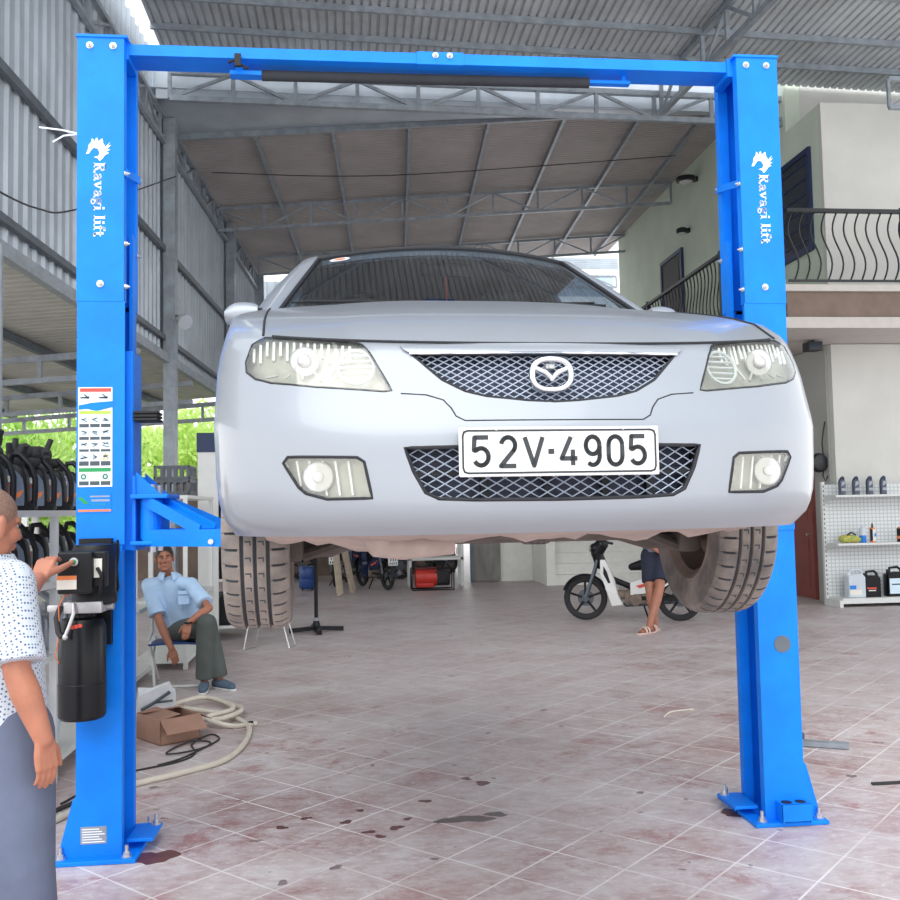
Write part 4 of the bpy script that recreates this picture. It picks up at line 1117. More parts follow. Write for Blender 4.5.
# grille and intake
def lattice(poly, off, dx, slope, r):
    mb = MB(); zs = [p[1] for p in poly]; z0, z1 = min(zs), max(zs); xs = [p[0] for p in poly]; X0, X1 = min(xs), max(xs)
    for sg in (1, -1):
        c = X0 - (z1 - z0) / slope
        while c < X1 + (z1 - z0) / slope:
            run = []
            for k in range(61):
                z = z0 + (z1 - z0) * k / 60; x = c + sg * (z - z0) / slope if sg > 0 else c + (z1 - z) / slope - 0
                rg = xscan(poly, x) if X0 < x < X1 else None
                ok = rg and rg[0] <= z <= rg[1]
                if ok: run.append(V((x, F(x, z) + off, z)))
                if (not ok or k == 60):
                    if len(run) > 3:
                        st = max(1, len(run) // 8); q = run[::st]
                        if (run[-1] - q[-1]).length > 1e-6: q.append(run[-1])
                        if len(q) > 1: mb.tube(q, r, 4)
                    run = []
            c += dx
    return mb
gr = MB().slab(patch(GR, .038, 36, 8), (0, .004, 0)).build('grille', M['grillblue'], car, at=O0)
lattice(GR, .014, .0295, .56, .0016).build('wire_mesh', M['grillwire'], gr, at=O0)
rim(GR, .004, .005).build('grille_surround', M['seal'], gr, at=O0, smooth=60)
CH = [(0, .628), (.16, .629), (.335, .6305), (.350, .640), (.356, .652), (.16, .656), (0, .657)]
CH = CH + [(-x, z) for x, z in reversed(CH[1:-1])]
MB().slab(patch(CH, -.006, 40, 5), (0, .02, 0)).build('grille_bar', M['carpaint'], gr, at=O0, smooth=40)
strip([(x / 20 * .335, .6285) for x in range(-20, 21)], -.005, .0035).build('chrome_trim', M['chrome'], gr, at=O0, smooth=60)
it = MB().slab(patch(INT, .052, 36, 6), (0, .004, 0)).build('bumper_intake', M['grillblue'], car, at=O0)
a = MB()
for x in (-.17, -.02, .12, .23): a.box(x - .008, x + .008, .03, .05, .277, .395)
a.box(-.33, .33, .035, .05, .330, .345); a.build('crash_bar', M['dark'], it, at=O0)
lattice(INT, .016, .040, .58, .0016).build('wire_mesh', M['grillwire'], it, at=O0)
rim(INT, .003, .005).build('intake_surround', M['seal'], it, at=O0, smooth=60)
# oval emblem with wing
ey = F(0, .572) - .014
em = MB()
def se(t, rx, rz, p=2.5): 
    c, s_ = math.cos(t), math.sin(t)
    return (math.copysign(abs(c) ** (2 / p), c) * rx, math.copysign(abs(s_) ** (2 / p), s_) * rz)
em.tube([V((se(t, .047, .037)[0], ey + .0, .571 + se(t, .047, .037)[1])) for t in [k * 2 * pi / 48 for k in range(48)]], .0078, 10, closed=True)
for sg in (1, -1):
    em.tube([(sg * .043, ey, .588), (sg * .030, ey - .002, .582), (sg * .016, ey - .003, .576), (sg * .006, ey - .003, .567), (0, ey - .002, .555)], [.006, .0065, .007, .0065, .003], 8)
em.build('emblem', M['chrome'], car, at=O0, smooth=60)
MB().box(-.012, .012, ey + .008, ey + .03, .585, .600, .003).cyl((.0, ey + .004, .591), (.0, ey + .01, .591), .005, 10).build('hood_latch', M['alu'], gr, at=O0)
# number plate
py_ = F(0, .40) - .022
pl = MB().box(-.237, .237, py_, py_ + .006, .3265, .4405, .003).box(-.2, .2, py_ + .006, py_ + .05, .39, .42).build('number_plate', M['plate'], car, at=O0)
a = MB(); P = lambda x, z: V((x, py_ - .0012, z)); w_, h_ = .228, .0485
bd = [(-w_ + .012, -h_), (w_ - .012, -h_), (w_ - .003, -h_ + .003), (w_, -h_ + .012), (w_, h_ - .012), (w_ - .003, h_ - .003), (w_ - .012, h_), (-w_ + .012, h_), (-w_ + .003, h_ - .003), (-w_, h_ - .012), (-w_, -h_ + .012), (-w_ + .003, -h_ + .003)]
stroke2(a, [(x, .3835 + z) for x, z in bd], .0045, P, True)
a.build('plate_border', M['plateink'], pl, at=O0, fix=False)
a = MB()
def arc(cx, cy, rx, ry, a0, a1, n=10): return [(cx + rx * math.cos(math.radians(a0 + (a1 - a0) * k / n)), cy + ry * math.sin(math.radians(a0 + (a1 - a0) * k / n))) for k in range(n + 1)]
DG = {'5': [[(.9, 1), (.12, 1), (.08, .56)] + arc(.48, .33, .42, .30, 135, -150, 14)],
      '2': [arc(.5, .72, .40, .28, 170, -40, 12) + [(.06, 0), (.94, 0)]],
      'V': [[(.02, 1), (.5, 0), (.98, 1)]], '4': [[(.72, 0), (.72, .55)], [(.62, 1), (.06, .24), (.98, .24)]],
      '9': [arc(.5, .69, .40, .31, 0, 360, 18), [(.90, .69)] + arc(.5, .34, .40, .34, 10, -130, 12)],
      '0': [arc(.5, .70, .40, .30, 0, 180, 10) + arc(.5, .30, .40, .30, 180, 360, 10) + [(.90, .70)]]}
for ch, cx in (('5', -.1855), ('2', -.123), ('V', -.063), ('4', .020), ('9', .0765), ('0', .1310), ('5', .1855)):
    wd, hh = .041, .066
    if ch == 'V': wd = .044
    for s_ in DG[ch]: stroke2(a, [(cx - wd / 2 + x * wd, .3505 + y * hh) for x, y in s_], .0105, P)
    if ch in '5V42':                                  # square stroke ends
        pass
stroke2(a, [(-.029, .383), (-.015, .383)], .012, P)
a.v = [(x, y - .0002, z) for x, y, z in a.v]
a.build('plate_characters', M['plateink'], pl, at=O0, fix=False)
a = MB()
for x in (-.15, .15):
    for z in (.436,): a.cyl((x, py_ - .003, z), (x, py_, z), .004, 10)
a.build('screw', M['zinc'], pl, at=O0)
# seams
def seam(name, pts, r=.0032, parent=car): return MB().tube(pts, r, 6).build(name, M['seal'], parent, at=O0, smooth=60)
us = [u for u in US if abs(u) < .86]
T0 = toprow(0)
seam('hood_seam', [V((p.x, p.y - .002, p.z + .002)) for u, p in zip(US, T0) if abs(u) < .86])
for sg in (1, -1):
    q = []
    for j in range(0, 9):
        r = toprow(j); xx = sg * (.690 + .025 * j / 8)
        for p, p2 in zip(r, r[1:]):
            if min(p.x, p2.x) <= xx <= max(p.x, p2.x):
                k = (xx - p.x) / (p2.x - p.x); q.append(p.lerp(p2, k) + V((0, 0, .0015))); break
    seam('fender_seam', q)
    seam('bumper_seam', [V((sg * x, F(sg * x, z) + .001, z)) for x, z in ((.36, .528), (.30, .523), (.262, .510), (.245, .49), (.235, .47), (.215, .459))], .0022)
    seam('bumper_corner_seam', [sidepoint(1, sg, .62) + V((0, 0, 0)), sidepoint(2, sg, .60), sidepoint(3, sg, .58)], .003)
seam('plate_step', [V((x / 20 * .215, F(x / 20 * .215, .459) + .001, .459)) for x in range(-20, 21)], .0022)

# greenhouse
def ring_h(h):
    """front row (NF+1 points, left to right), then right side stations, rear row, left side"""
    NF = 20; L = lambda a, b: a + (b - a) * h
    arcz = .002 * math.sin(pi * h)
    fr = []
    for i in range(NF + 1):
        u = -1 if i == 0 else (1 if i == NF else -.945 + 1.89 * (i - 1) / (NF - 2)); g = u * u
        x = u * L(.755, .575); y = L(1.13 + .19 * g, 1.84 + .13 * g) - arcz * .9; z = L(.972 - .03 * g, 1.372 - .030 * g) + arcz
        fr.append(V((x, y, z)))
    yb = [1.42, 1.50, 2.42, 2.52, 3.28, 3.42]; yt = [2.02, 2.06, 2.42, 2.52, 2.98, 3.06]
    rt = [V((L(.800, .592) + .02 * math.sin(pi * h), L(a, b), L(.945, 1.352))) for a, b in zip(yb, yt)]
    rr = []
    for i in range(NF + 1):
        u = 1 - 2 * i / NF; g = u * u
        rr.append(V((u * L(.735, .56), L(3.78 - .18 * g, 3.20 - .08 * g), L(.985 - .02 * g, 1.362 - .02 * g) + arcz)))
    lt = [V((-p.x, p.y, p.z)) for p in reversed(rt)]
    return fr + rt + rr + lt
RG = [ring_h(k / 8) for k in range(9)]
NFp = 21
def cells(sel, m, name, parent, off=0.0, sm=60, sol=None):
    """take ring cells whose column index is in sel"""
    mb = MB(); n = len(RG[0])
    for i in range(8):
        for j in range(n):
            if sel(i, j):
                q = [RG[i][j], RG[i][(j + 1) % n], RG[i + 1][(j + 1) % n], RG[i + 1][j]]
                mb.add(q, [(0, 1, 2, 3)])
    if off:
        mb.v = [tuple(V(p) + (V((p[0], p[1] - 2.5, 0)).normalized() * off)) for p in mb.v]
    o = mb.build(name, m, parent, at=O0, smooth=sm)
    return o
ws = cells(lambda i, j: 1 <= j <= 18, M['glass'], 'windscreen', car)
S1 = 21
side_glass = {S1 + 1: 'front', S1 + 3: 'rear', S1 + 6 + 21 + 1: 'rear', S1 + 6 + 21 + 3: 'front'}
def isglass(i, j): return j in side_glass and i < 7
for j0, nm in ((S1 + 1, 'side_window'), (S1 + 3, 'side_window'), (S1 + 28, 'side_window'), (S1 + 30, 'side_window')):
    cells(lambda i, j: j == j0 and i < 7, M['glass'], nm, car)
cells(lambda i, j: S1 + 6 + 2 <= j <= S1 + 6 + 17, M['glass'], 'rear_window', car)
def pillar(i, j):
    if 1 <= j <= 18: return False
    if isglass(i, j): return False
    if S1 + 6 + 2 <= j <= S1 + 6 + 17: return False
    return True
pz = cells(pillar, M['carpaint'], 'pillars', car)
md = pz.modifiers.new('s', 'SOLIDIFY'); md.thickness = .03; md.offset = -1 if False else 0; evaluated(pz)
# roof panel
rows = []
top8 = RG[8]; fr = top8[:21]; rr_ = top8[27:48][::-1]
for k in range(13):
    t = k / 12; row = []
    for i in range(21):
        u = -1 + 2 * i / 20; a, b = fr[i], rr_[i]; xm = .592 + .0 * t
        p = a.lerp(b, t); ex = u * (a.x / (u or 1) * (1 - t) + b.x / (u or 1) * t) if u else 0
        bulge = math.sin(pi * t)
        p = V((p.x + u * .022 * min(1, bulge * 3), p.y, p.z + .035 * bulge * (1 - .8 * u * u)))
        row.append(p)
    rows.append(row)
MB().slab(rows, (0, 0, -.03)).build('roof', [M['carpaint']], car, at=O0, smooth=60)
MB().slab([[p - V((0, 0, .034)) for p in r] for r in rows], (0, 0, -.008)).build('headliner', M['interior'], car, at=O0, smooth=60)
# black seals round the screen, black sill band at its foot
sl = MB()
for e in ([RG[k][1] for k in range(9)], [RG[k][19] for k in range(9)], RG[8][1:20], RG[0][1:20]):
    sl.tube([p + V((0, -.004, .002)) for p in e], .008, 6)
sl.build('screen_seal', M['seal'], ws, at=O0, smooth=60)
a = MB()
for k, xx in ((0, -.38), (1, .18)):
    a.tube([(xx + .30, 1.13, .975), (xx + .1, 1.12, .980), (xx - .22, 1.12, .978)], .005, 6)
    a.tube([(xx - .26, 1.145, .978), (xx + .26, 1.135, .986)], .004, 5)
a.build('wiper', M['black'], car, at=O0, smooth=60)
stk = MB().add([V((-.463 + .038 * math.cos(t), 0, 0)) + V((0, 1.805 + .003, 1.318 + .015 * math.sin(t))) for t in [k * pi / 10 for k in range(20)]], [tuple(range(20))])
def onscreen(x, h):
    i = 1 + (x / (.755 + (.575 - .755) * h) + .945) / 1.89 * 18; k = min(19, max(0, int(i))); hh = h * 8; kk = min(7, int(hh))
    p = RG[kk][k].lerp(RG[kk][k + 1], i - k); q = RG[kk + 1][k].lerp(RG[kk + 1][k + 1], i - k)
    return p.lerp(q, hh - kk)
mb = MB(); pts = [onscreen(-.455 + .042 * math.cos(t), .905 + .032 * math.sin(t)) - V((0, .005, -.002)) for t in [k * pi / 10 for k in range(20)]]
mb.add(pts, [tuple(range(20))]); tk = mb.build('inspection_sticker', M['decal'], ws, at=O0, fix=False)
mb = MB(); pts = [onscreen(-.455 + .026 * math.cos(t), .905 + .018 * math.sin(t)) - V((0, .007, -.003)) for t in [k * pi / 8 for k in range(16)]]
mb.add(pts, [tuple(range(16))]); mb.build('orange_print', M['orange'], tk, at=O0, fix=False)
# interior
MB().box(-.70, .70, 1.40, 1.78, .955, 1.00, .02).build('dashboard', M['interior'], car, at=O0)
for x in (-.36, .36):
    se_ = MB().box(x - .24, x + .24, 2.30, 2.42, .96, 1.20, .05).build('front_seat', M['seatcloth'], car, at=O0, smooth=50)
    MB().box(x - .12, x + .12, 2.33, 2.41, 1.20, 1.31, .04).build('headrest', M['seatcloth'], se_, at=O0, smooth=50)
MB().box(-.62, .62, 3.12, 3.24, .96, 1.12, .04).build('rear_seat', M['seatcloth'], car, at=O0, smooth=50)
MB().tube([(-.36 + .18 * math.cos(t), 1.83 + .03 * math.sin(t), 1.0 + .17 * math.sin(t)) for t in [k * pi / 12 for k in range(24)]], .012, 6, closed=True).build('steering_wheel', M['black'], car, at=O0, smooth=60)
mr = MB().box(-.11, .11, 1.86, 1.885, 1.255, 1.31, .015).cyl((0, 1.87, 1.30), (0, 1.89, 1.355), .01, 8).build('rear_view_mirror', M['black'], car, at=O0)
# door mirrors
for sg in (-1, 1):
    a = MB()
    rows = []
    for k in range(9):
        t = k / 8; cx = sg * (.775 + .125 * t); hw = [.045, .058, .064, .068, .07, .07, .066, .055, .03][k]
        rows.append([V((cx, 1.50 + .03 * t + .055 * math.cos(q), 1.005 + hw * .70 * math.sin(q) + .006 * (1 - t))) for q in [j * pi / 9 for j in range(18)]])
    a.grid(rows, wrap=True); a.add([p for p in rows[0]], [tuple(range(18))]); a.add([p for p in rows[-1]], [tuple(range(18))])
    m_ = a.build('door_mirror', M['carpaint'], car, at=O0, smooth=50)
    MB().box(min(sg * .755, sg * .79), max(sg * .755, sg * .79), 1.47, 1.57, .945, 1.03, .01).build('mirror_base', M['black'], m_, at=O0)
    MB().box(min(sg * .79, sg * .885), max(sg * .79, sg * .885), 1.565, 1.583, .975, 1.04, .008).build('mirror_glass', M['chrome'], m_, at=O0)
    MB().box(min(sg * .785, sg * .885), max(sg * .785, sg * .885), 1.475, 1.555, .950, .964, .006).build('mirror_underside', M['black'], m_, at=O0)
    # door seams and handles
    for yy in (1.33, 2.45):
        seam('door_seam', [sidepoint(9, sg, .1) * 0 + V((sg * (.842 + .004), yy, .25)), V((sg * .856, yy, .5)), V((sg * .842, yy, .75)), V((sg * .812, yy, .93))], .003)
    for yy in (2.25, 3.2): MB().box(min(sg * .82, sg * .85), max(sg * .82, sg * .85), yy - .1, yy + .1, .80, .83, .008).build('door_handle', M['carpaint'], car, at=O0)
# tail lamps
for sg in (-1, 1):
    MB().box(min(sg * .50, sg * .74), max(sg * .50, sg * .74), 4.26, 4.34, .70, .84, .02).build('tail_light', M['red'], car, at=O0)
# wheels
def wheel():
    NS = 480
    prof = [(-.085, .175), (-.088, .205), (-.096, .25), (-.093, .275), (-.083, .287), (-.0705, .294), (-.060, .2965), (-.048, .2975)]
    def g(x, w_=.0045): return [(x - w_ - .0015, .2975), (x - w_, .288), (x + w_, .288), (x + w_ + .0015, .2975)]
    for x in (-.036, 0, .036): prof += [(x - .012, .2975)] + g(x)
    prof += [(.048, .2975), (.060, .2965), (.0705, .294), (.083, .287), (.093, .275), (.096, .25), (.088, .205), (.085, .175)]
    vs = []; fs = []; ms = []; k = len(prof)
    for j in range(NS):
        a = 2 * pi * j / NS
        for x, r in prof:
            rr = r
            if j % 12 == 0 and r > .280 and abs(x) > .046: rr = r - .007
            vs.append(V((x, rr * math.cos(a), rr * math.sin(a))))
    mb = MB(); mb.v = [tuple(v) for v in vs]
    for j in range(NS):
        j2 = (j + 1) % NS
        for i in range(k - 1):
            mb.f.append((j * k + i, j2 * k + i, j2 * k + i + 1, j * k + i + 1))
            mb.m.append(1 if ((j % 12 in (0, 11)) and min(abs(prof[i][0]), abs(prof[i + 1][0])) > .046 and prof[i][1] > .28 and prof[i + 1][1] > .28) or (prof[i][1] < .2885 and prof[i + 1][1] < .2885 and abs(prof[i][0]) < .06 and prof[i][1] > .2) else 0)
    # little zigzag sipes on the two inner ribs
    cut = MB()
    for j in range(40):
        a = 2 * pi * (j + .5) / 40
        Rm = Matrix.Rotation(a, 4, 'X')
        for x in (-.018, .018):
            mb.cur = 1; mb.box(x - .009, x + .004, -.0022, .0022, .295, .2982, 0, Rm); mb.box(x + .004, x + .0075, -.011, .0022, .295, .2982, 0, Rm); mb.cur = 0
    return mb, cut
def add_wheel(x, y, z, out, front):
    C_ = V((x, y, z)); mb, cut = wheel()
    mb.v = [tuple(V(p) + C_) for p in mb.v]
    ty = mb.build('wheel', [M['tyre'], M['groove']], car, at=O0, smooth=25)
    o = out
    pr = [(.178, -.088 * o), (.186, -.092 * o), (.188, -.086 * o), (.176, -.078 * o), (.165, -.07 * o), (.160, 0), (.160, .045 * o), (.165, .06 * o), (.178, .075 * o), (.188, .084 * o), (.186, .092 * o), (.178, .086 * o), (.150, .060 * o), (.12, .048 * o), (.10, .055 * o), (.05, .052 * o), (.0, .052 * o), (.0, .035 * o), (.10, .036 * o), (.145, .035 * o), (.152, 0), (.158, -.07 * o), (.170, -.078 * o)]
    MB().lathe(pr, C_, 'x', 48, closed=True).build('rim', M['rust'], ty, at=O0, smooth=40)
    a = MB().lathe([(.178, .070 * o), (.183, .080 * o), (.165, .078 * o), (.158, .070 * o)], C_, 'x', 48, closed=True); a.lathe([(.0, .074 * o), (.035, .074 * o), (.05, .066 * o), (.0, .060 * o)], C_, 'x', 28)
    for k in range(7):
        q = 2 * pi * k / 7; d = V((0, math.cos(q), math.sin(q))); a.bar(C_ + V((.066 * o, 0, 0)) + d * .03, C_ + V((.070 * o, 0, 0)) + d * .172, .014, .05, up=d.cross(V((1, 0, 0))))
    a.build('hub_cap', M['alu'], ty, at=O0, smooth=40)
    MB().lathe([(.0, -.03 * o), (.06, -.03 * o), (.065, -.01 * o), (.115, -.008 * o), (.118, .005 * o), (.0, .01 * o)], C_, 'x', 32).build('brake_disc', M['rust'], ty, at=O0, smooth=40)
    MB().box(x - .03 - .02 * o, x + .02 - .02 * o, y - .05, y + .05, z + .06, z + .135, .012).build('brake_caliper', M['under'], ty, at=O0)
WZ = .197
for x, o in ((-.733, -1), (.733, 1)):
    add_wheel(x, .85, WZ, o, True); add_wheel(x, 3.46, .325, o, False)
# suspension and underside
for sg in (-1, 1):
    a = MB().tube([(sg * .655, .86, .135), (sg * .52, .88, .14), (sg * .34, .95, .20)], [.022, .03, .03], 8).tube([(sg * .60, .84, .12), (sg * .45, .72, .17), (sg * .36, .62, .21)], .02, 8)
    a.tube([(sg * .66, .92, .30), (sg * .60, .92, .48), (sg * .57, .92, .60)], [.03, .032, .04], 10).tube([(sg * .64, .85, WZ), (sg * .25, .82, .27)], .02, 8)
    a.box(min(sg * .60, sg * .68), max(sg * .60, sg * .68), .80, .92, .10, .30, .02)
    a.build('front_suspension', M['under'], car, at=O0, smooth=40)
    MB().tube([(sg * .64, 3.46, .325), (sg * .3, 3.40, .25), (sg * .1, 3.36, .26)], .03, 8).build('rear_suspension', M['under'], car, at=O0, smooth=40)
rr2 = random.Random(5)
# torn dusty splash shield below the bumper
rows = []
for k in range(3):
    row = []
    for i in range(41):
        u = -1 + i / 20; x = u * .70; y = .08 + DN * gfun(u * .93) + k * .16 - .02
        z = ZB + .010 - k * .016 - (.006 * math.sin(i * .9 + 1) + rr2.choice([0, 0, .004, .012])) * (k == 2) - .010 * math.exp(-((u + .62) / .16) ** 2) * k
        row.append(V((x, y, z)))
    rows.append(row)
MB().slab(rows, (0, 0, .006)).build('splash_shield', M['mud'], car, at=O0, smooth=50)
MB().box(-.36, .36, .62, .72, .150, .21, .02).box(-.30, -.20, .62, 1.3, .155, .20, .02).box(.20, .30, .62, 1.3, .155, .20, .02).build('subframe', M['under'], car, at=O0)
MB().box(-.22, .12, .45, .95, .165, .36, .04).build('engine_sump', M['under'], car, at=O0)
MB().tube([(.10, .75, .19), (.13, 1.2, .18), (.10, 2.0, .18), (.15, 2.9, .18)], .026, 10).tube([(.15, 2.9, .22), (.4, 3.9, .24)], .085, 12).build('exhaust', M['rust'], car, at=O0, smooth=50)
MB().tube([(-.42, .30, .205), (-.40, .33, .165), (-.33, .38, .155), (-.2, .40, .165)], .035, 10).build('tow_hook_beam', M['mud'], car, at=O0, smooth=50)
# red tassel under the mirror
def c2w(x, y, z):
    c, s_ = math.cos(CARYAW), math.sin(CARYAW); return V((CARX + c * x - s_ * y, CARY + s_ * x + c * y, CARZ + z))
t = thing('hanging_charm', 'red knotted tassel hanging from the mirror behind the windscreen', 'charm', c2w(0, 1.853, 1.02))
p = c2w(0, 1.853, 1.253)
MB().tube([p, c2w(0, 1.853, 1.12)], .004, 6).build('cord', M['red'], t)
MB().ell(c2w(0, 1.853, 1.12), (.012, .012, .016)).build('bead', M['red'], t, smooth=60); MB().tube([c2w(0, 1.853, 1.11), c2w(0, 1.853, 1.02)], [.008, .014], 8).build('tassel', M['red'], t)
# ------------------------------------------------------------------ people
def limb(mb, pts, rad, n=14, flat=None):
    """tapered limb with round joints; flat ends when flat=True"""
    P = [V(p) for p in pts]
    mb.tube(P, rad, n)
    for i, (p, r) in enumerate(zip(P, rad)):
        if flat and i in (0, len(P) - 1): continue
        mb.ell(p, (r, r, r), 14, 8)
def fuse(mb, name, m, parent, vox, it=4, cutz=None):
    o = mb.build(name, m, parent, fix=False)
    r = o.modifiers.new('r', 'REMESH'); r.mode = 'VOXEL'; r.voxel_size = vox; r.use_smooth_shade = True
    s_ = o.modifiers.new('s', 'SMOOTH'); s_.factor = 0.5; s_.iterations = it
    evaluated(o)
    for p in o.data.polygons: p.use_smooth = True
    return o
def frame(fwd, up=(0, 0, 1)):
    f = V(fwd).normalized(); u = V(up); l = u.cross(f).normalized(); u = f.cross(l)
    return Matrix((f, l, u)).transposed()          # columns: forward, left, up
def head(mb, c, R, s):
    T = lambda x, y, z: V(c) + R @ (V((x, y, z)) * s)
    def e(p, r): mb.ell(T(*p), [k * s for k in r], 20, 14, R)
    e((-.014, 0, .028), (.096, .076, .090)); e((.020, 0, -.040), (.064, .058, .074)); e((.028, 0, -.080), (.048, .046, .034))
    for y in (-1, 1):
        e((.060, y * .030, .020), (.018, .028, .012)); e((.056, y * .038, -.026), (.028, .022, .028)); e((.096, y * .012, -.033), (.011, .008, .008))
        e((-.008, y * .079, -.008), (.018, .010, .032)); e((-.004, y * .076, -.034), (.010, .009, .012)); e((.012, y * .046, -.07), (.04, .014, .03))
    limb(mb, [T(.080, 0, .012), T(.094, 0, -.012), T(.104, 0, -.028)], [.009 * s, .012 * s, .013 * s])
    e((.084, 0, -.058), (.012, .024, .006)); e((.082, 0, -.069), (.012, .021, .006)); e((.072, 0, -.098), (.018, .024, .016))
    return T
def face(root, T, s, R, hair):
    for y in (-1, 1):
        eb = MB().ell(T(.0675, y * .031, .002), [.0118 * s] * 3, 12, 8).build('eye', M['eyewhite'], root, smooth=60)
        MB().ell(T(.0748, y * .0308, .002), [.0062 * s] * 3, 10, 6).build('iris', M['iris'], eb, smooth=60)
        MB().tube([T(.078, y * .014, .020), T(.083, y * .030, .025), T(.072, y * .050, .020)], [.003 * s, .0045 * s, .002 * s], 6).build('eyebrow', M[hair], root, smooth=60)
        MB().tube([T(.079, y * .017, .010), T(.0845, y * .031, .0135), T(.074, y * .046, .008)], [.002 * s, .003 * s, .002 * s], 6).build('eyelid', M['skin2'], root, smooth=60)
def hand(mb, w, f, n, sd, L=.17, curl=(.35, .5, .5), point=None, k=1.0, thumb=None):
    """w wrist, f finger direction, n palm normal, sd thumb side"""
    w = V(w); f = V(f).normalized(); n = (V(n) - f * V(n).dot(f)).normalized(); s_ = f.cross(n); s_ = s_ if s_.dot(V(sd)) > 0 else -s_
    u = L / .185
    for a, b, r0, r1 in ((0, .030, .017, .0135), (0, .010, .018, .014), (0, -.010, .017, .0135), (0, -.029, .015, .012)):
        limb(mb, [w + s_ * b * .55 * u, w + f * .045 * u + s_ * b * .9 * u, w + f * .088 * u + s_ * b * u], [r0 * u, .0145 * u, r1 * u], 10)
    for i, (b, ln, r) in enumerate(((.030, .070, .0090), (.010, .080, .0094), (-.010, .074, .0090), (-.029, .058, .0080))):
        p = w + f * .088 * u + s_ * b * u; d = f.copy(); pts = [p]; cs = curl
        if point is not None and i == point: cs = (0.05, .08, .05)
        ax = s_ if (f.cross(n)).dot(s_) > 0 else s_
        for j, (q, c) in enumerate(zip((.45, .31, .24), cs)):
            c = c * (1 + .10 * i)
            d = (d * math.cos(c) + n * math.sin(c) * 1.0).normalized()
            nn = (n - d * n.dot(d)); 
            p = p + d * ln * q * u; pts.append(p)
            n2 = nn.normalized() if nn.length > 1e-4 else n
        limb(mb, pts, [r * u, r * .95 * u, r * .88 * u, r * .75 * u], 10)
    if thumb is not None:
        p = w + f * .028 * u + s_ * .026 * u; q = V(thumb); limb(mb, [p, p.lerp(q, .42) + s_ * .010, p.lerp(q, .75) + s_ * .005, q], [.018, .0145, .0125, .0095], 10); return
    p = w + f * .022 * u + s_ * .024 * u; d = (f * .62 + s_ * .66 + n * .30).normalized(); d2 = (f * .86 + s_ * .30 + n * .25).normalized()
    limb(mb, [p, p + d * .040 * u, p + d * .040 * u + d2 * .034 * u, p + d * .040 * u + d2 * .060 * u], [.016 * u, .0125 * u, .0105 * u, .008 * u], 10)

# --- man at the control box
m1 = thing('person', 'man in dotted white shirt and slate trousers pressing the button of the pump unit', 'person', (-1.15, 3.2, 0))
hc = V((-1.162, 3.20, 1.502)); R1h = frame((.60, .78, -.14))
b = MB(); T1 = head(b, hc, R1h, 1.02)
nb = V((-1.176, 3.215, 1.36))
limb(b, [hc + V((-.02, 0, -.05)), V((-1.176, 3.205, 1.43)), nb, V((-1.171, 3.22, 1.25))], [.058, .060, .066, .09])
shR, elR, wrR = V((-1.036, 3.02, 1.325)), V((-0.991, 2.95, 1.075)), V((-0.914, 2.955, .868))
shL, elL, wrL = V((-1.226, 3.42, 1.325)), V((-1.268, 3.755, 1.195)), V((-1.262, 4.010, 1.272))
pel = V((-1.151, 3.22, .88))
limb(b, [V((-1.161, 3.22, 1.25)), V((-1.141, 3.22, 1.05)), pel], [.11, .12, .125])
limb(b, [nb - V((0, 0, .03)), shR], [.06, .052]); limb(b, [nb - V((0, 0, .03)), shL], [.06, .052])
limb(b, [shR, shR.lerp(elR, .5), elR, elR.lerp(wrR, .35), wrR], [.052, .048, .040, .044, .028])
limb(b, [shL, shL.lerp(elL, .5), elL, elL.lerp(wrL, .35), wrL], [.052, .046, .038, .042, .028])
hand(b, wrR, (.10, .03, -1), (-.75, .55, 0), (.4, -.1, 0), .170, (.22, .30, .25))
tip = V((-1.170, 4.140, 1.330)); fd = (tip - wrL).normalized()
hand(b, wrL, (.10, .66, .74), (.10, .74, -.66), (1, 0, 0), .185, (.35, .9, .7), thumb=tip)
hipR, knR, anR = V((-1.046, 3.12, .86)), V((-0.991, 3.03, .47)), V((-0.956, 3.04, .09))
hipL, knL, anL = V((-1.201, 3.32, .86)), V((-1.211, 3.36, .47)), V((-1.231, 3.40, .09))
for h, k_, a_ in ((hipR, knR, anR), (hipL, knL, anL)): limb(b, [h, k_, k_.lerp(a_, .4), a_], [.085, .055, .052, .036])
b.v = list(b.v)
body1 = fuse(b, 'body', M['skin'], m1, .0046, 3)
face(m1, T1, 1.02, R1h, 'hairgrey')
# close-cropped hair: a thin shell over the crown and back of the head
h = MB()
def scalp(c, R, s, k, zmin, front, m_, name, root, grow=1.0):
    rows = []; n = 28; mm = 14
    for i in range(mm + 1):
        th = (i / mm) * math.radians(118); row = []
        for j in range(n):
            ph = 2 * pi * j / n
            x, y, z = math.sin(th) * math.cos(ph), math.sin(th) * math.sin(ph), math.cos(th)
            lim = front + (1 - front) * (1 - max(0, math.cos(ph)) ** 1.5)          # hairline: high in front, low behind
            t2 = th * lim
            x, y, z = math.sin(t2) * math.cos(ph), math.sin(t2) * math.sin(ph), math.cos(t2)
            row.append(V(c) + R @ (V((-.014 + x * .096 * k * grow, y * .076 * k * (1 + (grow - 1) * .8), .028 + z * .090 * k * (1 + (grow - 1) * 1.2))) * s))
        rows.append(row)
    return MB().grid(rows, wrap=True).build(name, M[m_], root, smooth=60)
scalp(hc, R1h, 1.02, 1.010, 0, .46, 'hairgrey', 'hair', m1)
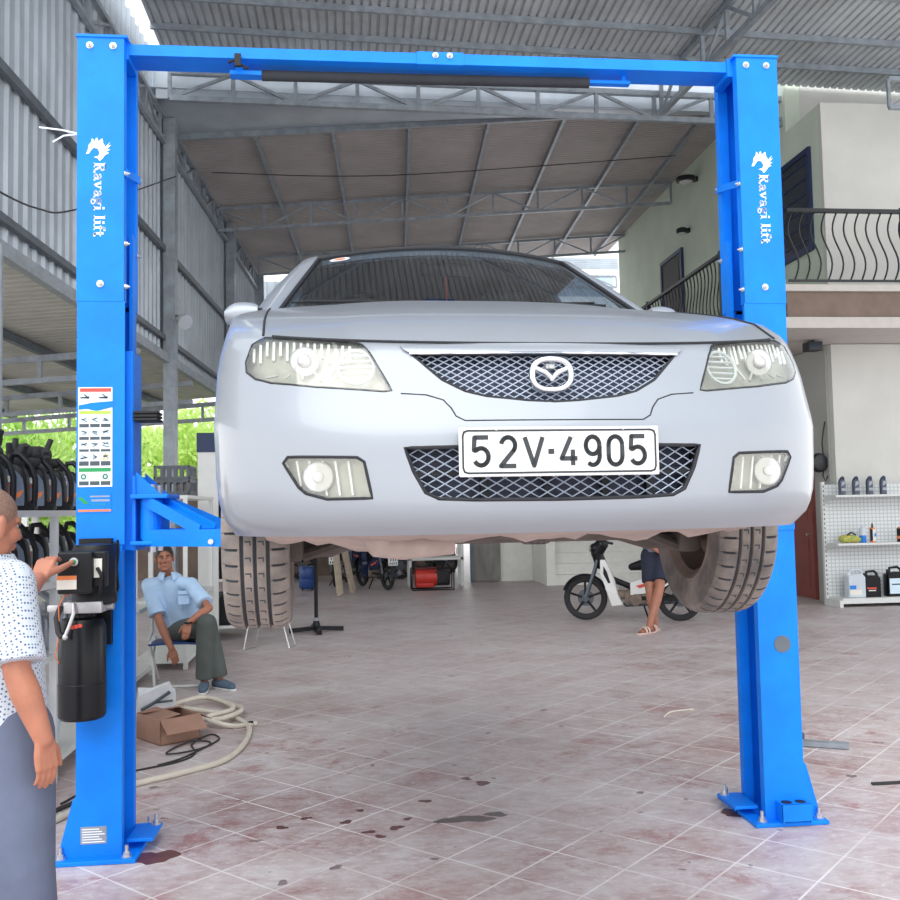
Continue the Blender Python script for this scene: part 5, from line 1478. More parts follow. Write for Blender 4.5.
# shirt: boxy, short sleeves, open collar
b = MB()
limb(b, [V((-1.171, 3.22, 1.345)), V((-1.156, 3.22, 1.22)), V((-1.146, 3.22, 1.05)), V((-1.136, 3.21, .90)), V((-1.131, 3.21, .795))], [.075, .135, .145, .150, .155], 20, flat=True)
for d in (-.07, .07):
    q = V((-.43 * d * 1.0, .9 * d, 0))
    limb(b, [V((-1.161, 3.22, 1.30)) + q, V((-1.141, 3.22, 1.05)) + q * 1.05, V((-1.126, 3.21, .80)) + q * 1.1], [.105, .125, .135], 18, flat=True)
limb(b, [nb - V((0, 0, .05)), shR + V((0, 0, .0))], [.075, .072]); limb(b, [nb - V((0, 0, .05)), shL], [.075, .070])
limb(b, [shR + V((0, 0, .01)), shR.lerp(elR, .55), shR.lerp(elR, .93)], [.073, .078, .086], 18, flat=True)
b.ell(shR, (.074, .074, .074)); b.ell(shL, (.070, .070, .070))
limb(b, [shL, shL.lerp(elL, .5), shL.lerp(elL, .86)], [.070, .072, .080], 18, flat=True)
sh1 = fuse(b, 'shirt', M['dots'], m1, .008, 5)
cb = MB()
def collar(mb, c, R, r0, r1, h, gap=.5, th=.006, lean=0.0):
    rows = []
    for i in range(25):
        a = gap / 2 + (2 * pi - gap) * i / 24; d = R @ V((math.cos(a), math.sin(a), 0)); k = 1 - .0 * i
        pt = .028 * math.exp(-(min(i, 24 - i) / 2.2) ** 2)
        rows.append([V(c) + d * r0 + V((0, 0, h)), V(c) + d * (r0 + .010) + V((0, 0, h + .004)), V(c) + d * (r1 + pt) + V((0, 0, -pt * .9))])
    return mb.slab(rows, (0, 0, -th))
collar(cb, V((-1.174, 3.212, 1.352)), frame((.9, .43, 0)), .070, .094, .05).build('collar', M['dots'], sh1, smooth=60)
# trousers
b = MB()
limb(b, [V((-1.146, 3.22, .95)), V((-1.146, 3.22, .82))], [.135, .150], 18, flat=True)
for h_, k_, a_, w0 in ((hipR, knR, anR, .10), (hipL, knL, anL, .10)):
    limb(b, [h_, h_.lerp(k_, .5), k_, k_.lerp(a_, .5), a_ - V((0, 0, .03))], [.112, .102, .088, .080, .078], 18, flat=True); b.ell(h_, (.11, .11, .11))
fuse(b, 'trousers', M['trousers'], m1, .010, 4)
for a_, d in ((anR, V((.85, .35, 0))), (anL, V((.75, .6, 0)))):
    d.normalize(); s2 = MB(); q = V((a_.x, a_.y, 0))
    limb(s2, [q + V((0, 0, .04)) - d * .05, q + V((0, 0, .038)) + d * .06, q + V((0, 0, .032)) + d * .17], [.038, .042, .030])
    s2.v = [(x, y, max(z, .001)) for x, y, z in s2.v]
    fuse(s2, 'shoe', M['leather'], m1, .008, 2)

# --- seated man
m2 = thing('person', 'man in light blue shirt sitting on a white folding chair, arms on his knees', 'person', (-1.45, 8.7, 0))
hc = V((-1.672, 8.72, 1.128)); R2h = frame((.22, -.97, .02), (-.10, 0, 1))
b = MB(); T2 = head(b, hc, R2h, 1.0)
nb = V((-1.655, 8.79, .97)); pel = V((-1.52, 8.92, .46))
limb(b, [hc + V((0, .02, -.05)), V((-1.665, 8.76, 1.03)), nb, V((-1.63, 8.82, .86))], [.056, .056, .06, .10])
shR, elR, wrR = V((-1.825, 8.80, .885)), V((-1.70, 8.66, .565)), V((-1.585, 8.58, .345))
shL, elL, wrL = V((-1.445, 8.74, .885)), V((-1.255, 8.50, .695)), V((-1.405, 8.36, .585))
limb(b, [V((-1.62, 8.83, .85)), V((-1.57, 8.88, .65)), pel], [.11, .11, .115])
for s_, e_, w_ in ((shR, elR, wrR), (shL, elL, wrL)):
    limb(b, [nb - V((0, 0, .05)), s_], [.05, .048]); limb(b, [s_, s_.lerp(e_, .5), e_, e_.lerp(w_, .35), w_], [.05, .044, .038, .040, .026])
hand(b, wrR, (.35, -.12, -1), (-.3, .9, 0), (-.3, -.8, 0), .165, (.2, .3, .3)); hand(b, wrL, (-.18, -.25, -1), (-.1, 1, -.1), (-1, 0, 0), .165, (.2, .3, .3))
hipR, knR, anR = V((-1.60, 8.86, .45)), V((-1.265, 8.50, .565)), V((-1.165, 8.50, .09))
hipL, knL, anL = V((-1.46, 8.90, .45)), V((-1.262, 8.40, .575)), V((-1.285, 8.43, .09))
for h_, k_, a_ in ((hipR, knR, anR), (hipL, knL, anL)): limb(b, [h_, k_, k_.lerp(a_, .4), a_], [.075, .05, .046, .034])
fuse(b, 'body', M['skin2'], m2, .0062, 3)
face(m2, T2, 1.0, R2h, 'hairblack')
scalp(hc, R2h, 1.0, 1.04, 0, .56, 'hairblack', 'hair', m2, 1.05)
b = MB()
limb(b, [V((-1.645, 8.80, .955)), V((-1.63, 8.82, .88)), V((-1.60, 8.85, .75)), V((-1.555, 8.89, .60)), V((-1.52, 8.91, .46))], [.07, .125, .135, .138, .140], 18, flat=True)
for sg in (-1, 1):
    q = V((.075 * sg, .0, 0)); limb(b, [V((-1.63, 8.81, .89)) + q, V((-1.585, 8.85, .70)) + q, V((-1.53, 8.90, .47)) + q], [.09, .11, .115], 16, flat=True)
for s_, e_ in ((shR, elR), (shL, elL)):
    limb(b, [nb - V((0, 0, .06)), s_], [.065, .062]); b.ell(s_, (.066, .066, .066)); limb(b, [s_, s_.lerp(e_, .5), s_.lerp(e_, .80)], [.064, .068, .076], 16, flat=True)
sh2 = fuse(b, 'shirt', M['bluecloth'], m2, .009, 4)
collar(MB(), V((-1.652, 8.775, .962)), frame((.2, -.97, 0)), .062, .092, .035, .7).build('collar', M['bluecloth'], sh2, smooth=60)
pk = MB(); pk.cbox((0, 0, 0), (.10, .010, .11), .008, Matrix.Translation((-1.495, 8.672, .77)) @ Euler((-.22, 0, .25)).to_matrix().to_4x4()); pk.cbox((0, 0, 0), (.105, .012, .035), .008, Matrix.Translation((-1.496, 8.668, .82)) @ Euler((-.22, 0, .25)).to_matrix().to_4x4()); pk.build('chest_pocket', M['bluecloth'], sh2)
b = MB(); limb(b, [V((-1.53, 8.90, .52)), V((-1.52, 8.92, .42))], [.13, .14], 16, flat=True)
for h_, k_, a_ in ((hipR, knR, anR), (hipL, knL, anL)):
    limb(b, [h_, h_.lerp(k_, .6), k_], [.105, .092, .082], 16); limb(b, [k_, k_.lerp(a_, .5), a_ + V((0, 0, .01))], [.080, .078, .074], 16, flat=True)
fuse(b, 'trousers', M['olive'], m2, .010, 4)
for a_, d in ((anL, V((.05, -1, 0))), (anR, V((.72, -.7, 0)))):
    d.normalize(); s2 = MB(); q = V((a_.x, a_.y, 0)); limb(s2, [q + V((0, 0, .045)) - d * .05, q + V((0, 0, .042)) + d * .07, q + V((0, 0, .034)) + d * .17], [.040, .044, .032])
    s2.v = [(x, y, max(z, .012)) for x, y, z in s2.v]; so = fuse(s2, 'shoe', M['sneaker'], m2, .008, 2)
    s3 = MB(); limb(s3, [q + V((0, 0, .012)) - d * .055, q + V((0, 0, .012)) + d * .07, q + V((0, 0, .012)) + d * .18], [.043, .046, .034]); s3.v = [(x, y, min(max(z, .001), .016)) for x, y, z in s3.v]
    s3.build('sole', M['shelfwhite'], so)
MB().tube([wrL + V((math.cos(t) * .030, math.sin(t) * .030, .006)) for t in [k * pi / 8 for k in range(16)]], .009, 8, closed=True).build('wristwatch', M['black'], m2, smooth=60)

# folding chair
ch = thing('folding_chair', 'white tubular folding chair with blue back under the seated man', 'chair', (-1.6, 8.85, 0))
for sg, x in ((-1, -1.79), (1, -1.36)):
    MB().tube([(x + .05, 8.62, .012), (x, 8.80, .24), (x - .02, 9.02, .40)], .013, 8).build('rear_leg', M['shelfwhite'], ch, smooth=60)
    MB().tube([(x, 9.05, .012), (x + .0, 8.85, .20), (x, 8.68, .385)], .013, 8).build('front_leg', M['shelfwhite'], ch, smooth=60)
    MB().tube([(x - .03, 8.72, .385), (x - .04, 8.98, .44), (x - .05, 9.08, .80)], .013, 8).build('back_tube', M['shelfwhite'], ch, smooth=60)
MB().tube([(-1.74, 8.62, .012), (-1.31, 8.62, .012)], .012, 8).build('stretcher', M['shelfwhite'], ch)
MB().slab([[V((x, y, .375 + .012 * math.cos((x + 1.575) * 6))) for x in (-1.80, -1.7, -1.575, -1.45, -1.35)] for y in (8.66, 8.85, 9.02)], (0, 0, -.018)).build('seat', M['bluedrum'], ch)
MB().slab([[V((x, 9.055 + z_ * .08, .62 + z_)) for x in (-1.86, -1.7, -1.5, -1.40)] for z_ in (0, .1, .2)], (0, .012, 0)).build('backrest', M['bluedrum'], ch)

# --- person by the motorbike
m3 = thing('person', 'person in dark shorts and pale sandals standing by the parked motorbike, legs crossed', 'person', (3.58, 11.2, 0))
b = MB(); hc = V((3.76, 11.5, 1.60)); R3 = frame((-.5, -.86, -.1)); T3 = head(b, hc, R3, 1.0)
limb(b, [hc + V((0, 0, -.05)), V((3.76, 11.52, 1.48)), V((3.75, 11.52, 1.36)), V((3.73, 11.5, 1.15)), V((3.69, 11.42, .92))], [.055, .056, .11, .115, .12])
hp, kn_, an = {}, {}, {}
A = (V((3.76, 11.40, .90)), V((3.66, 11.17, .52)), V((3.475, 11.03, .085))); B_ = (V((3.62, 11.42, .90)), V((3.575, 11.28, .50)), V((3.60, 11.20, .085)))
for h_, k_, a_ in (A, B_): limb(b, [h_, h_.lerp(k_, .5), k_, k_.lerp(a_, .35), a_], [.088, .076, .058, .062, .040])
for a_, d in ((A[2], V((-.85, -.53, 0))), (B_[2], V((-.6, -.8, 0)))):
    q = V((a_.x, a_.y, .05)); d.normalize(); limb(b, [q - d * .03, q + d * .08 - V((0, 0, .012)), q + d * .16 - V((0, 0, .018))], [.03, .03, .018])
    for k_ in range(5): limb(b, [q + d * .13 + d.orthogonal().normalized() * 0 + V((-d.y, d.x, 0)) * (.026 - .013 * k_) - V((0, 0, .018)), q + d * (.185 - .006 * k_) + V((-d.y, d.x, 0)) * (.028 - .014 * k_) - V((0, 0, .022))], [.009, .008], 8)
shr, shl = V((3.57, 11.55, 1.36)), V((3.93, 11.45, 1.36))
er, wr_ = V((3.52, 11.42, 1.10)), V((3.64, 11.25, .98)); el_, wl_ = V((3.98, 11.32, 1.10)), V((3.85, 11.2, .98))
for s_, e_, w_ in ((shr, er, wr_), (shl, el_, wl_)): limb(b, [V((3.75, 11.52, 1.36)), s_], [.06, .05]); limb(b, [s_, e_, w_], [.05, .038, .027])
hand(b, wr_, (.7, -.5, -.5), (0, .6, -.8), (0, 0, 1), .16); hand(b, wl_, (-.7, -.4, -.5), (0, .6, -.8), (0, 0, 1), .16)
fuse(b, 'body', M['skin2'], m3, .0075, 3)
face(m3, T3, 1.0, R3, 'hairblack'); scalp(hc, R3, 1.0, 1.04, 0, .56, 'hairblack', 'hair', m3, 1.05)
b = MB(); limb(b, [V((3.75, 11.52, 1.40)), V((3.73, 11.5, 1.2)), V((3.69, 11.43, .90))], [.12, .145, .145], 16, flat=True)
for s_, e_ in ((shr, er), (shl, el_)): limb(b, [V((3.75, 11.52, 1.35)), s_], [.08, .065]); limb(b, [s_, s_.lerp(e_, .6)], [.064, .07], 16, flat=True)
fuse(b, 'shirt', M['greycloth'], m3, .010, 4)
b = MB(); limb(b, [V((3.70, 11.44, .98)), V((3.69, 11.42, .86))], [.135, .14], 16, flat=True)
for h_, k_, a_ in (A, B_): limb(b, [h_, h_.lerp(k_, .5), h_.lerp(k_, .82)], [.105, .098, .096], 16, flat=True); b.ell(h_, (.10, .10, .10))
fuse(b, 'shorts', M['navycloth'], m3, .010, 4)
for a_, d in ((A[2], V((-.85, -.53, 0))), (B_[2], V((-.6, -.8, 0)))):
    q = V((a_.x, a_.y, 0)); d.normalize(); n_ = V((-d.y, d.x, 0)); s3 = MB()
    limb(s3, [q + V((0, 0, .012)) - d * .06, q + V((0, 0, .012)) + d * .07, q + V((0, 0, .012)) + d * .19], [.042, .044, .038]); s3.v = [(x, y, min(max(z, .001), .020)) for x, y, z in s3.v]
    so = s3.build('sandal', M['sandal'], m3)
    st_ = MB()
    for o_ in (.05, .10): st_.tube([q + d * o_ + n_ * (.048 * math.cos(t)) + V((0, 0, .018 + .058 * math.sin(t))) for t in [k * pi / 10 for k in range(11)]], .011, 6)
    st_.build('strap', M['sandal'], so, smooth=60)
# ------------------------------------------------------------------ oil racks on the left
def rack(y0, y1, xf, xb, levels, label, zt):
    t = thing('storage_rack', label, 'rack', ((xf + xb) / 2, (y0 + y1) / 2, 0))
    n = max(1, int(round((y1 - y0) / 1.5)))
    for i in range(n + 1):
        y = y0 + (y1 - y0) * i / n
        for x in (xf, xb): MB().box(x - .02, x + .02, y - .02, y + .02, 0, zt if x == xb else levels[-1]).build('upright', M['shelfwhite'], t)
    for z in levels: MB().box(xb - .024, xf + .025, y0 - .024, y1 + .024, z - .035, z).build('shelf', M['shelfwhite'], t)
    return t
rack(4.55, 6.90, -1.72, -2.20, [.14, .74, 1.15, 1.555], 'white metal rack of oil cans left of the lift post', 1.58)
rack(7.3, 9.35, -1.92, -2.40, [.10, .67, 1.74], 'white metal rack of cans and batteries behind the left lift post', 1.76)
rack(9.6, 11.3, -1.64, -2.12, [.10, .67, 1.70], 'far white metal rack carrying the grey slatted crates', 1.72)
def jug(loc, body, label):
    t = thing('oil_can', label, 'oil can', loc)
    x0, y0, z0 = loc
    out = [(-.105, .0), (.10, .0), (.112, .012), (.108, .035), (.072, .055), (.068, .15), (.062, .20), (.045, .24), (.02, .262), (-.02, .270), (-.085, .262), (-.11, .245), (-.117, .20), (-.117, .012)]
    rows = []
    for dy, s_ in ((-.040, .93), (-.034, .985), (-.015, 1), (.015, 1), (.034, .985), (.040, .93)):
        rows.append([V((x0 + x * s_, y0 + dy, z0 + .131 + (z - .131) * s_)) for x, z in out])
    mb = MB().grid(rows, wrap=True); mb.add(rows[0], [tuple(range(len(out)))]); mb.add(rows[-1], [tuple(range(len(out)))])
    bo = mb.build('body', M[body], t, smooth=45)
    MB().tube([(x0 + .095, y0, z0 + .02), (x0 + .104, y0, z0 + .08), (x0 + .105, y0, z0 + .18), (x0 + .08, y0, z0 + .255), (x0 + .02, y0, z0 + .322), (x0 - .02, y0, z0 + .32), (x0 - .035, y0, z0 + .262)], .017, 8).build('handle', M['black'], t, smooth=60)
    MB().cyl((x0 - .07, y0, z0 + .262), (x0 - .07, y0, z0 + .312), .024, 16).build('cap', M['black'], t, smooth=40)
    lab = [(-.095, .03), (.058, .03), (.060, .06), (.058, .13), (.05, .18), (.03, .21), (.0, .235), (-.06, .24), (-.095, .225)]
    lm = MB().prism([(x, z) for x, z in lab], (x0, y0 - .0385, z0), (1, 0, 0), (0, 0, 1), (0, -.003, 0)).build('label', M['canlabel'], bo)
    MB().box(x0 - .075, x0 - .01, y0 - .0425, y0 - .0417, z0 + .165, z0 + .20).build('white_patch', M['tanklabel'], bo)
    MB().box(x0 - .078, x0 - .02, y0 - .0425, y0 - .0417, z0 + .10, z0 + .12).box(x0 - .075, x0 - .012, y0 - .0425, y0 - .0417, z0 + .14, z0 + .155).build('red_print', M['redsign'], bo)
    MB().prism([(-.05, .05), (.0, .095), (.056, .12), (.04, .085), (.0, .06)], (x0, y0 - .0417, z0), (1, 0, 0), (0, 0, 1), (0, -.001, 0)).build('orange_flash', M['orange'], bo)
    return t
M['canlabel'] = mat('grey_blue_can_label', (112, 124, 142), 0.3, var=0.1)
M['silverjug'] = mat('silver_grey_jug_plastic', (150, 156, 164), 0.35, 0.2, var=0.05)
TOPS = ['first', 'second', 'third', 'fourth', 'fifth', 'sixth']
j0 = None
def jl(row, i): return '%s black oil can from the near end, on the %s shelf of the left rack' % (TOPS[i], row)
for row, z, ys, g in (('top', 1.555, [4.92, 5.27, 5.62, 5.97, 6.32, 6.66], 'black oil cans on the top shelf'), ('middle', 1.15, [4.95, 5.30, 5.64, 5.98, 6.32, 6.66], 'black oil cans on the middle shelf')):
    for i, y in enumerate(ys):
        if j0 is None: j0 = jug((-1.90, y, z), 'black', jl(row, i)); j0['group'] = g
        else: copy_tree(j0, (-1.90, y, z), 0, jl(row, i), g)
for i, y in enumerate((7.9, 8.25, 8.6, 8.95)):
    copy_tree(j0, (-2.09, y, 1.74), 0, '%s black oil can behind the lift post, beside the grey crates' % TOPS[i], 'black oil cans behind the lift post')
# silver jugs with big loop handles
def loopjug(loc, label):
    t = thing('oil_jug', label, 'oil jug', loc, 'silver jugs on the lower shelf'); x, y, z = loc
    MB().box(x - .13, x + .10, y - .07, y + .07, z, z + .20, .03).build('body', M['silverjug'], t, smooth=50)
    MB().tube([(x - .10, y, z + .18), (x - .10, y, z + .30), (x + .02, y, z + .36), (x + .12, y, z + .28), (x + .125, y, z + .12)], .024, 10).build('handle', M['silverjug'], t, smooth=60)
    MB().cyl((x - .03, y, z + .19), (x - .03, y, z + .25), .026, 16).build('cap', M['steel'], t, smooth=40)
    return t
lj = loopjug((-1.88, 4.95, .74), 'first silver jug from the near end, on the lower shelf of the left rack')
for i, y in enumerate((5.25, 5.55, 5.85, 6.2, 6.6)): copy_tree(lj, (-1.88, y, .74), 0, '%s silver jug from the near end, on the lower shelf of the left rack' % TOPS[i + 1], 'silver jugs on the lower shelf')
for i, y in enumerate((7.6, 7.95, 8.3)): copy_tree(lj, (-2.08, y, .67), 0, '%s silver jug on the shelf behind the left lift post' % TOPS[i], 'silver jugs behind the lift post')
# batteries
def battery(loc, label):
    t = thing('car_battery', label, 'battery', loc, 'black batteries on the bottom shelf'); x, y, z = loc
    b_ = MB().box(x - .12, x + .12, y - .09, y + .09, z, z + .19, .008).box(x - .125, x + .125, y - .095, y + .095, z + .19, z + .215, .006).build('case', M['black'], t)
    for s_ in (-.08, .08): MB().cyl((x + s_, y, z + .215), (x + s_, y, z + .235), .012, 12).build('terminal', M['zinc'], t)
    MB().box(x + .121, x + .124, y - .06, y + .06, z + .05, z + .15).build('label', M['canlabel'], t)
    return t
b0 = battery((-2.08, 7.55, .10), 'first black battery on the bottom shelf behind the left lift post'); k = 1
for (y, z) in ((7.85, .10), (8.15, .10), (8.45, .10)):
    copy_tree(b0, (-2.08, y, z), 0, '%s black battery on the bottom shelf behind the left lift post' % TOPS[k], 'black batteries on the bottom shelf'); k += 1
for i, y in enumerate((7.55, 7.85, 8.15)): copy_tree(b0, (-2.08, y, .3355), 0, 'black battery stacked on the %s battery behind the lift post' % TOPS[i], 'stacked black batteries')
# black rubber parts heaped above the cans
rr3 = random.Random(11)
for i, (y, hh) in enumerate(((5.10, .26), (5.45, .20), (5.85, .17), (6.25, .19))):
    b = MB()
    for k in range(9):
        c = V((-2.02 + rr3.uniform(-.08, .12), y + rr3.uniform(-.10, .10), 1.60 + hh * rr3.uniform(.1, 1.0) + .17)); b.ell(c, (rr3.uniform(.03, .07), rr3.uniform(.03, .06), rr3.uniform(.03, .06)), 10, 6)
    for k in range(5):
        c = V((-2.0, y, 1.80)); d = V((rr3.uniform(-.2, .22), rr3.uniform(-.12, .12), rr3.uniform(.02, hh)))
        b.tube([c, c + d * .6, c + d + V((0, 0, .03))], [.03, .022, .018], 8)
    b.tube([(-2.06, y, 1.556), (-2.05, y, 1.75)], [.06, .05], 10)
    b.ell((-2.03, y, 1.75), (.09, .10, .07))
    o = b.build('rubber_boots', M['rubber'], None, smooth=60)
    tag(o, '%s bunch of black rubber parts from the left, standing behind the oil cans' % TOPS[i], 'rubber parts', 'black rubber parts behind the cans')
# crates
def crate(y, z, label):
    t = thing('plastic_crate', label, 'crate', (-1.80, y, z), 'grey crates on the rack'); x0, x1, y0, y1, h = -1.97, -1.62, y - .22, y + .22, .15
    MB().box(x0, x1, y0, y1, z, z + .015).build('base', M['greycrate'], t)
    a = MB()
    for zz in (.02, .13):
        a.box(x0, x1, y0, y0 + .012, z + zz, z + zz + .02).box(x0, x1, y1 - .012, y1, z + zz, z + zz + .02).box(x0, x0 + .012, y0, y1, z + zz, z + zz + .02).box(x1 - .012, x1, y0, y1, z + zz, z + zz + .02)
    a.build('rims', M['greycrate'], t); a = MB()
    for k in range(6):
        xx = x0 + (x1 - x0 - .03) * k / 5; a.box(xx, xx + .03, y0 + .001, y0 + .011, z + .01, z + .14); a.box(xx, xx + .03, y1 - .011, y1 - .001, z + .01, z + .14)
        yy = y0 + (y1 - y0 - .03) * k / 5; a.box(x1 - .011, x1 - .001, yy, yy + .03, z + .01, z + .14)
    a.build('slats', M['greycrate'], t)
M['greycrate'] = mat('dark_grey_crate_plastic', (84, 90, 98), 0.5, var=0.1)
crate(9.95, 1.70, 'lower grey slatted crate on the rack behind the arm of the lift'); crate(9.95, 1.851, 'upper grey slatted crate stacked on the rack behind the arm of the lift')
# end panel of a further gondola
t = thing('display_shelf', 'pale gondola shelf with navy header at the far end of the racks', 'shelf', (-1.7, 11.9, 0))
MB().box(-1.82, -1.585, 11.5, 11.55, 0, 2.24).build('end_panel', M['shelfwhite'], t); MB().box(-1.83, -1.575, 11.49, 11.56, 2.24, 2.47).build('header', M['navy'], t)
for z in (.15, .7, 1.25, 1.8): MB().box(-1.82, -1.30, 11.552, 12.8, z, z + .03).build('shelf', M['shelfwhite'], t)
MB().box(-1.82, -1.80, 11.552, 12.8, 0, 2.4).build('back_panel', M['shelfwhite'], t)
for i, z in enumerate((.18, .73, 1.28)):
    for k in range(3): tag(MB().box(-1.72, -1.42, 11.62 + k * .36, 11.9 + k * .36, z, z + .33, .02).build('dark_carton', M['black']), 'dark carton, %s of three on the %s shelf of the navy-topped gondola' % (['nearest', 'middle', 'farthest'][k], ['bottom', 'second', 'third'][i]), 'carton', 'dark cartons on the gondola')
# white bag, blue bucket on the floor by the rack
t = thing('plastic_sack', 'crumpled white plastic sack on the bottom shelf behind the standing man', 'sack', (-1.90, 5.6, .14))
b = MB(); rr4 = random.Random(2)
for k in range(10): b.ell((-1.90 + rr4.uniform(-.05, .07), 5.6 + rr4.uniform(-.12, .12), .26 + k * .026), (.10, .11, .10), 10, 6)
o = fuse(b, 'bag', M['plasticbag'], t, .015, 2)
zm = min(v.co.z for v in o.data.vertices) + .14
for v in o.data.vertices: v.co.z -= min(0, 0) + (zm - .14)
t = thing('bucket', 'small pale blue bucket beside the plastic sack on the bottom shelf', 'bucket', (-1.84, 6.0, .14))
MB().lathe([(.06, .001), (.085, .19), (.09, .19), (.08, .185), (.056, .012)], (-1.84, 6.0, .14), n=24).build('pail', M['bluesheet'], t, smooth=40); MB().tube([(-1.84 + .087 * math.cos(t_), 6.0, .325 + .07 * math.sin(t_)) for t_ in [k * pi / 10 for k in range(11)]], .004, 6).build('handle', M['zinc'], t)

# ------------------------------------------------------------------ floor items near the left post
t = thing('cardboard_box', 'open brown cardboard box on the floor behind the left post', 'box', (-1.25, 6.78, 0))
TB = Matrix.Translation((-1.265, 6.72, 0)) @ Matrix.Rotation(math.radians(38), 4, 'Z')
w_, d_, h_ = .145, .17, .165
b = MB().box(-w_, w_, -d_, d_, .001, .008, 0, TB)
for a in ((-w_, -w_ + .006, -d_, d_), (w_ - .006, w_, -d_, d_), (-w_, w_, -d_, -d_ + .006), (-w_, w_, d_ - .006, d_)): b.box(*a, .001, h_, 0, TB)
b.build('carton', M['card'], t)
def flap(p, q, n, L, up): 
    p, q, n = TB @ V(p), TB @ V(q), TB.to_3x3() @ V(n); e = n * L + V((0, 0, up)); return MB().slab([[p, q], [p + e, q + e]], (0, 0, .005))
flap((-w_, -d_, h_), (w_, -d_, h_), (0, -1, 0), .10, -.08).build('flap', M['card'], t); flap((w_, -d_, h_), (w_, d_, h_), (1, 0, 0), .09, -.05).build('flap', M['card'], t)
flap((-w_, -d_, h_), (-w_, d_, h_), (.9, 0, 0), .16, .02).build('flap', M['card'], t); flap((-w_, d_, h_), (w_, d_, h_), (0, -1, 0), .12, .02).build('flap', M['card'], t)
t = thing('paper_carton', 'white torn carton with a black plier print behind the brown box', 'carton', (-1.47, 7.3, 0))
b = MB(); TT = Matrix.Translation((-1.46, 7.22, 0)) @ Euler((.35, .1, .3)).to_matrix().to_4x4()
b.box(-.14, .12, -.02, .10, .06, .27, 0, TT).add([TT @ V(p) for p in ((-.14, -.02, .27), (.06, -.02, .38), (.12, -.02, .27), (-.14, .02, .27), (.06, .02, .37), (.12, .02, .27))], [(0, 1, 2), (3, 5, 4), (0, 3, 4, 1), (1, 4, 5, 2)])
zz = min(v[2] for v in b.v); b.v = [(x, y, z - zz + .002) for x, y, z in b.v]; b.build('sheet', M['plasticbag'], t)
def PP(p): q = TT @ V(p); return V((q.x, q.y, q.z - zz + .002))
MB().tube([PP((-.11, -.026, .16)), PP((-.03, -.026, .22)), PP((.07, -.026, .31))], .013, 6).tube([PP((-.03, -.026, .22)), PP((.10, -.026, .24))], .008, 6).build('plier_print', M['ink'], t)
def spline(pts, n=10):
    P = [V(p) for p in pts]; r = []
    for i in range(len(P) - 1):
        a = P[max(i - 1, 0)]; b_ = P[i]; c = P[i + 1]; d = P[min(i + 2, len(P) - 1)]
        for k in range(n):
            t_ = k / n; r.append(.5 * (2 * b_ + (c - a) * t_ + (2 * a - 5 * b_ + 4 * c - d) * t_ ** 2 + (3 * b_ - a - 3 * c + d) * t_ ** 3))
    return r + [P[-1]]
Zh = .018
hp = [(-1.62, 4.75, Zh), (-1.507, 4.95, Zh), (-1.40, 5.22, Zh), (-1.24, 5.55, Zh), (-1.02, 5.75, Zh), (-.80, 6.0, Zh), (-.72, 6.45, Zh), (-.76, 6.95, Zh), (-.98, 7.35, Zh), (-1.25, 7.45, Zh + .03), (-1.42, 7.75, Zh), (-1.25, 8.05, Zh), (-1.0, 7.75, Zh), (-.84, 7.3, Zh + .035), (-1.0, 7.02, Zh + .03), (-1.25, 7.2, Zh + .045), (-1.4, 7.55, Zh + .035), (-1.2, 7.85, Zh + .035), (-.98, 7.55, Zh + .04), (-.90, 7.2, Zh + .06), (-1.05, 7.0, Zh + .05), (-.86, 6.93, Zh), (-.70, 6.99, Zh)]
t = thing('garden_hose', 'cream rubber hose snaking from behind the left post into a loose coil', 'hose', (-1.1, 6.5, 0))
MB().tube(spline(hp), .018, 10).build('tube', M['hose'], t, smooth=60); MB().tube([(-.76, 6.967, Zh), (-.725, 6.98, Zh)], .0205, 10).build('clamp', M['black'], t)
cp0 = [(-1.55, 5.3, .006), (-1.3, 5.9, .006), (-1.0, 6.15, .006), (-.92, 6.35, .006), (-.98, 6.6, .006), (-.90, 6.85, .006), (-.82, 6.7, .006), (-.92, 6.42, .012), (-1.1, 6.35, .012), (-1.0, 6.65, .012), (-.86, 6.6, .006), (-.98, 6.25, .006), (-1.1, 6.1, .006)]
cp = [(x - .09, y - .10, z) if y > 5.6 else (x, y, z) for x, y, z in cp0]
tag(MB().tube(spline(cp), .006, 6).build('cable', M['cable']), 'thin black cable looped on the floor beside the brown box', 'cable')
tag(MB().tube(spline([(-1.6, 5.05, .012), (-1.48, 5.3, .012), (-1.40, 5.55, .012), (-1.42, 5.9, .012)]), .012, 8).build('dark_hose', M['cable']), 'dark hose running beside the cream hose at the left post', 'hose')
t = thing('leveling_bolt', 'black jack bolt standing on floor at the left post foot', 'bolt', (-1.375, 4.46, 0))
MB().cyl((-1.40, 4.46, .001), (-1.40, 4.46, .05), .03, 14).cyl((-1.40, 4.46, .05), (-1.40, 4.46, .12), .012, 10).build('screw', M['black'], t); MB().cyl((-1.40, 4.46, .12), (-1.40, 4.46, .14), .035, 6).build('nut', M['bluecap'], t)
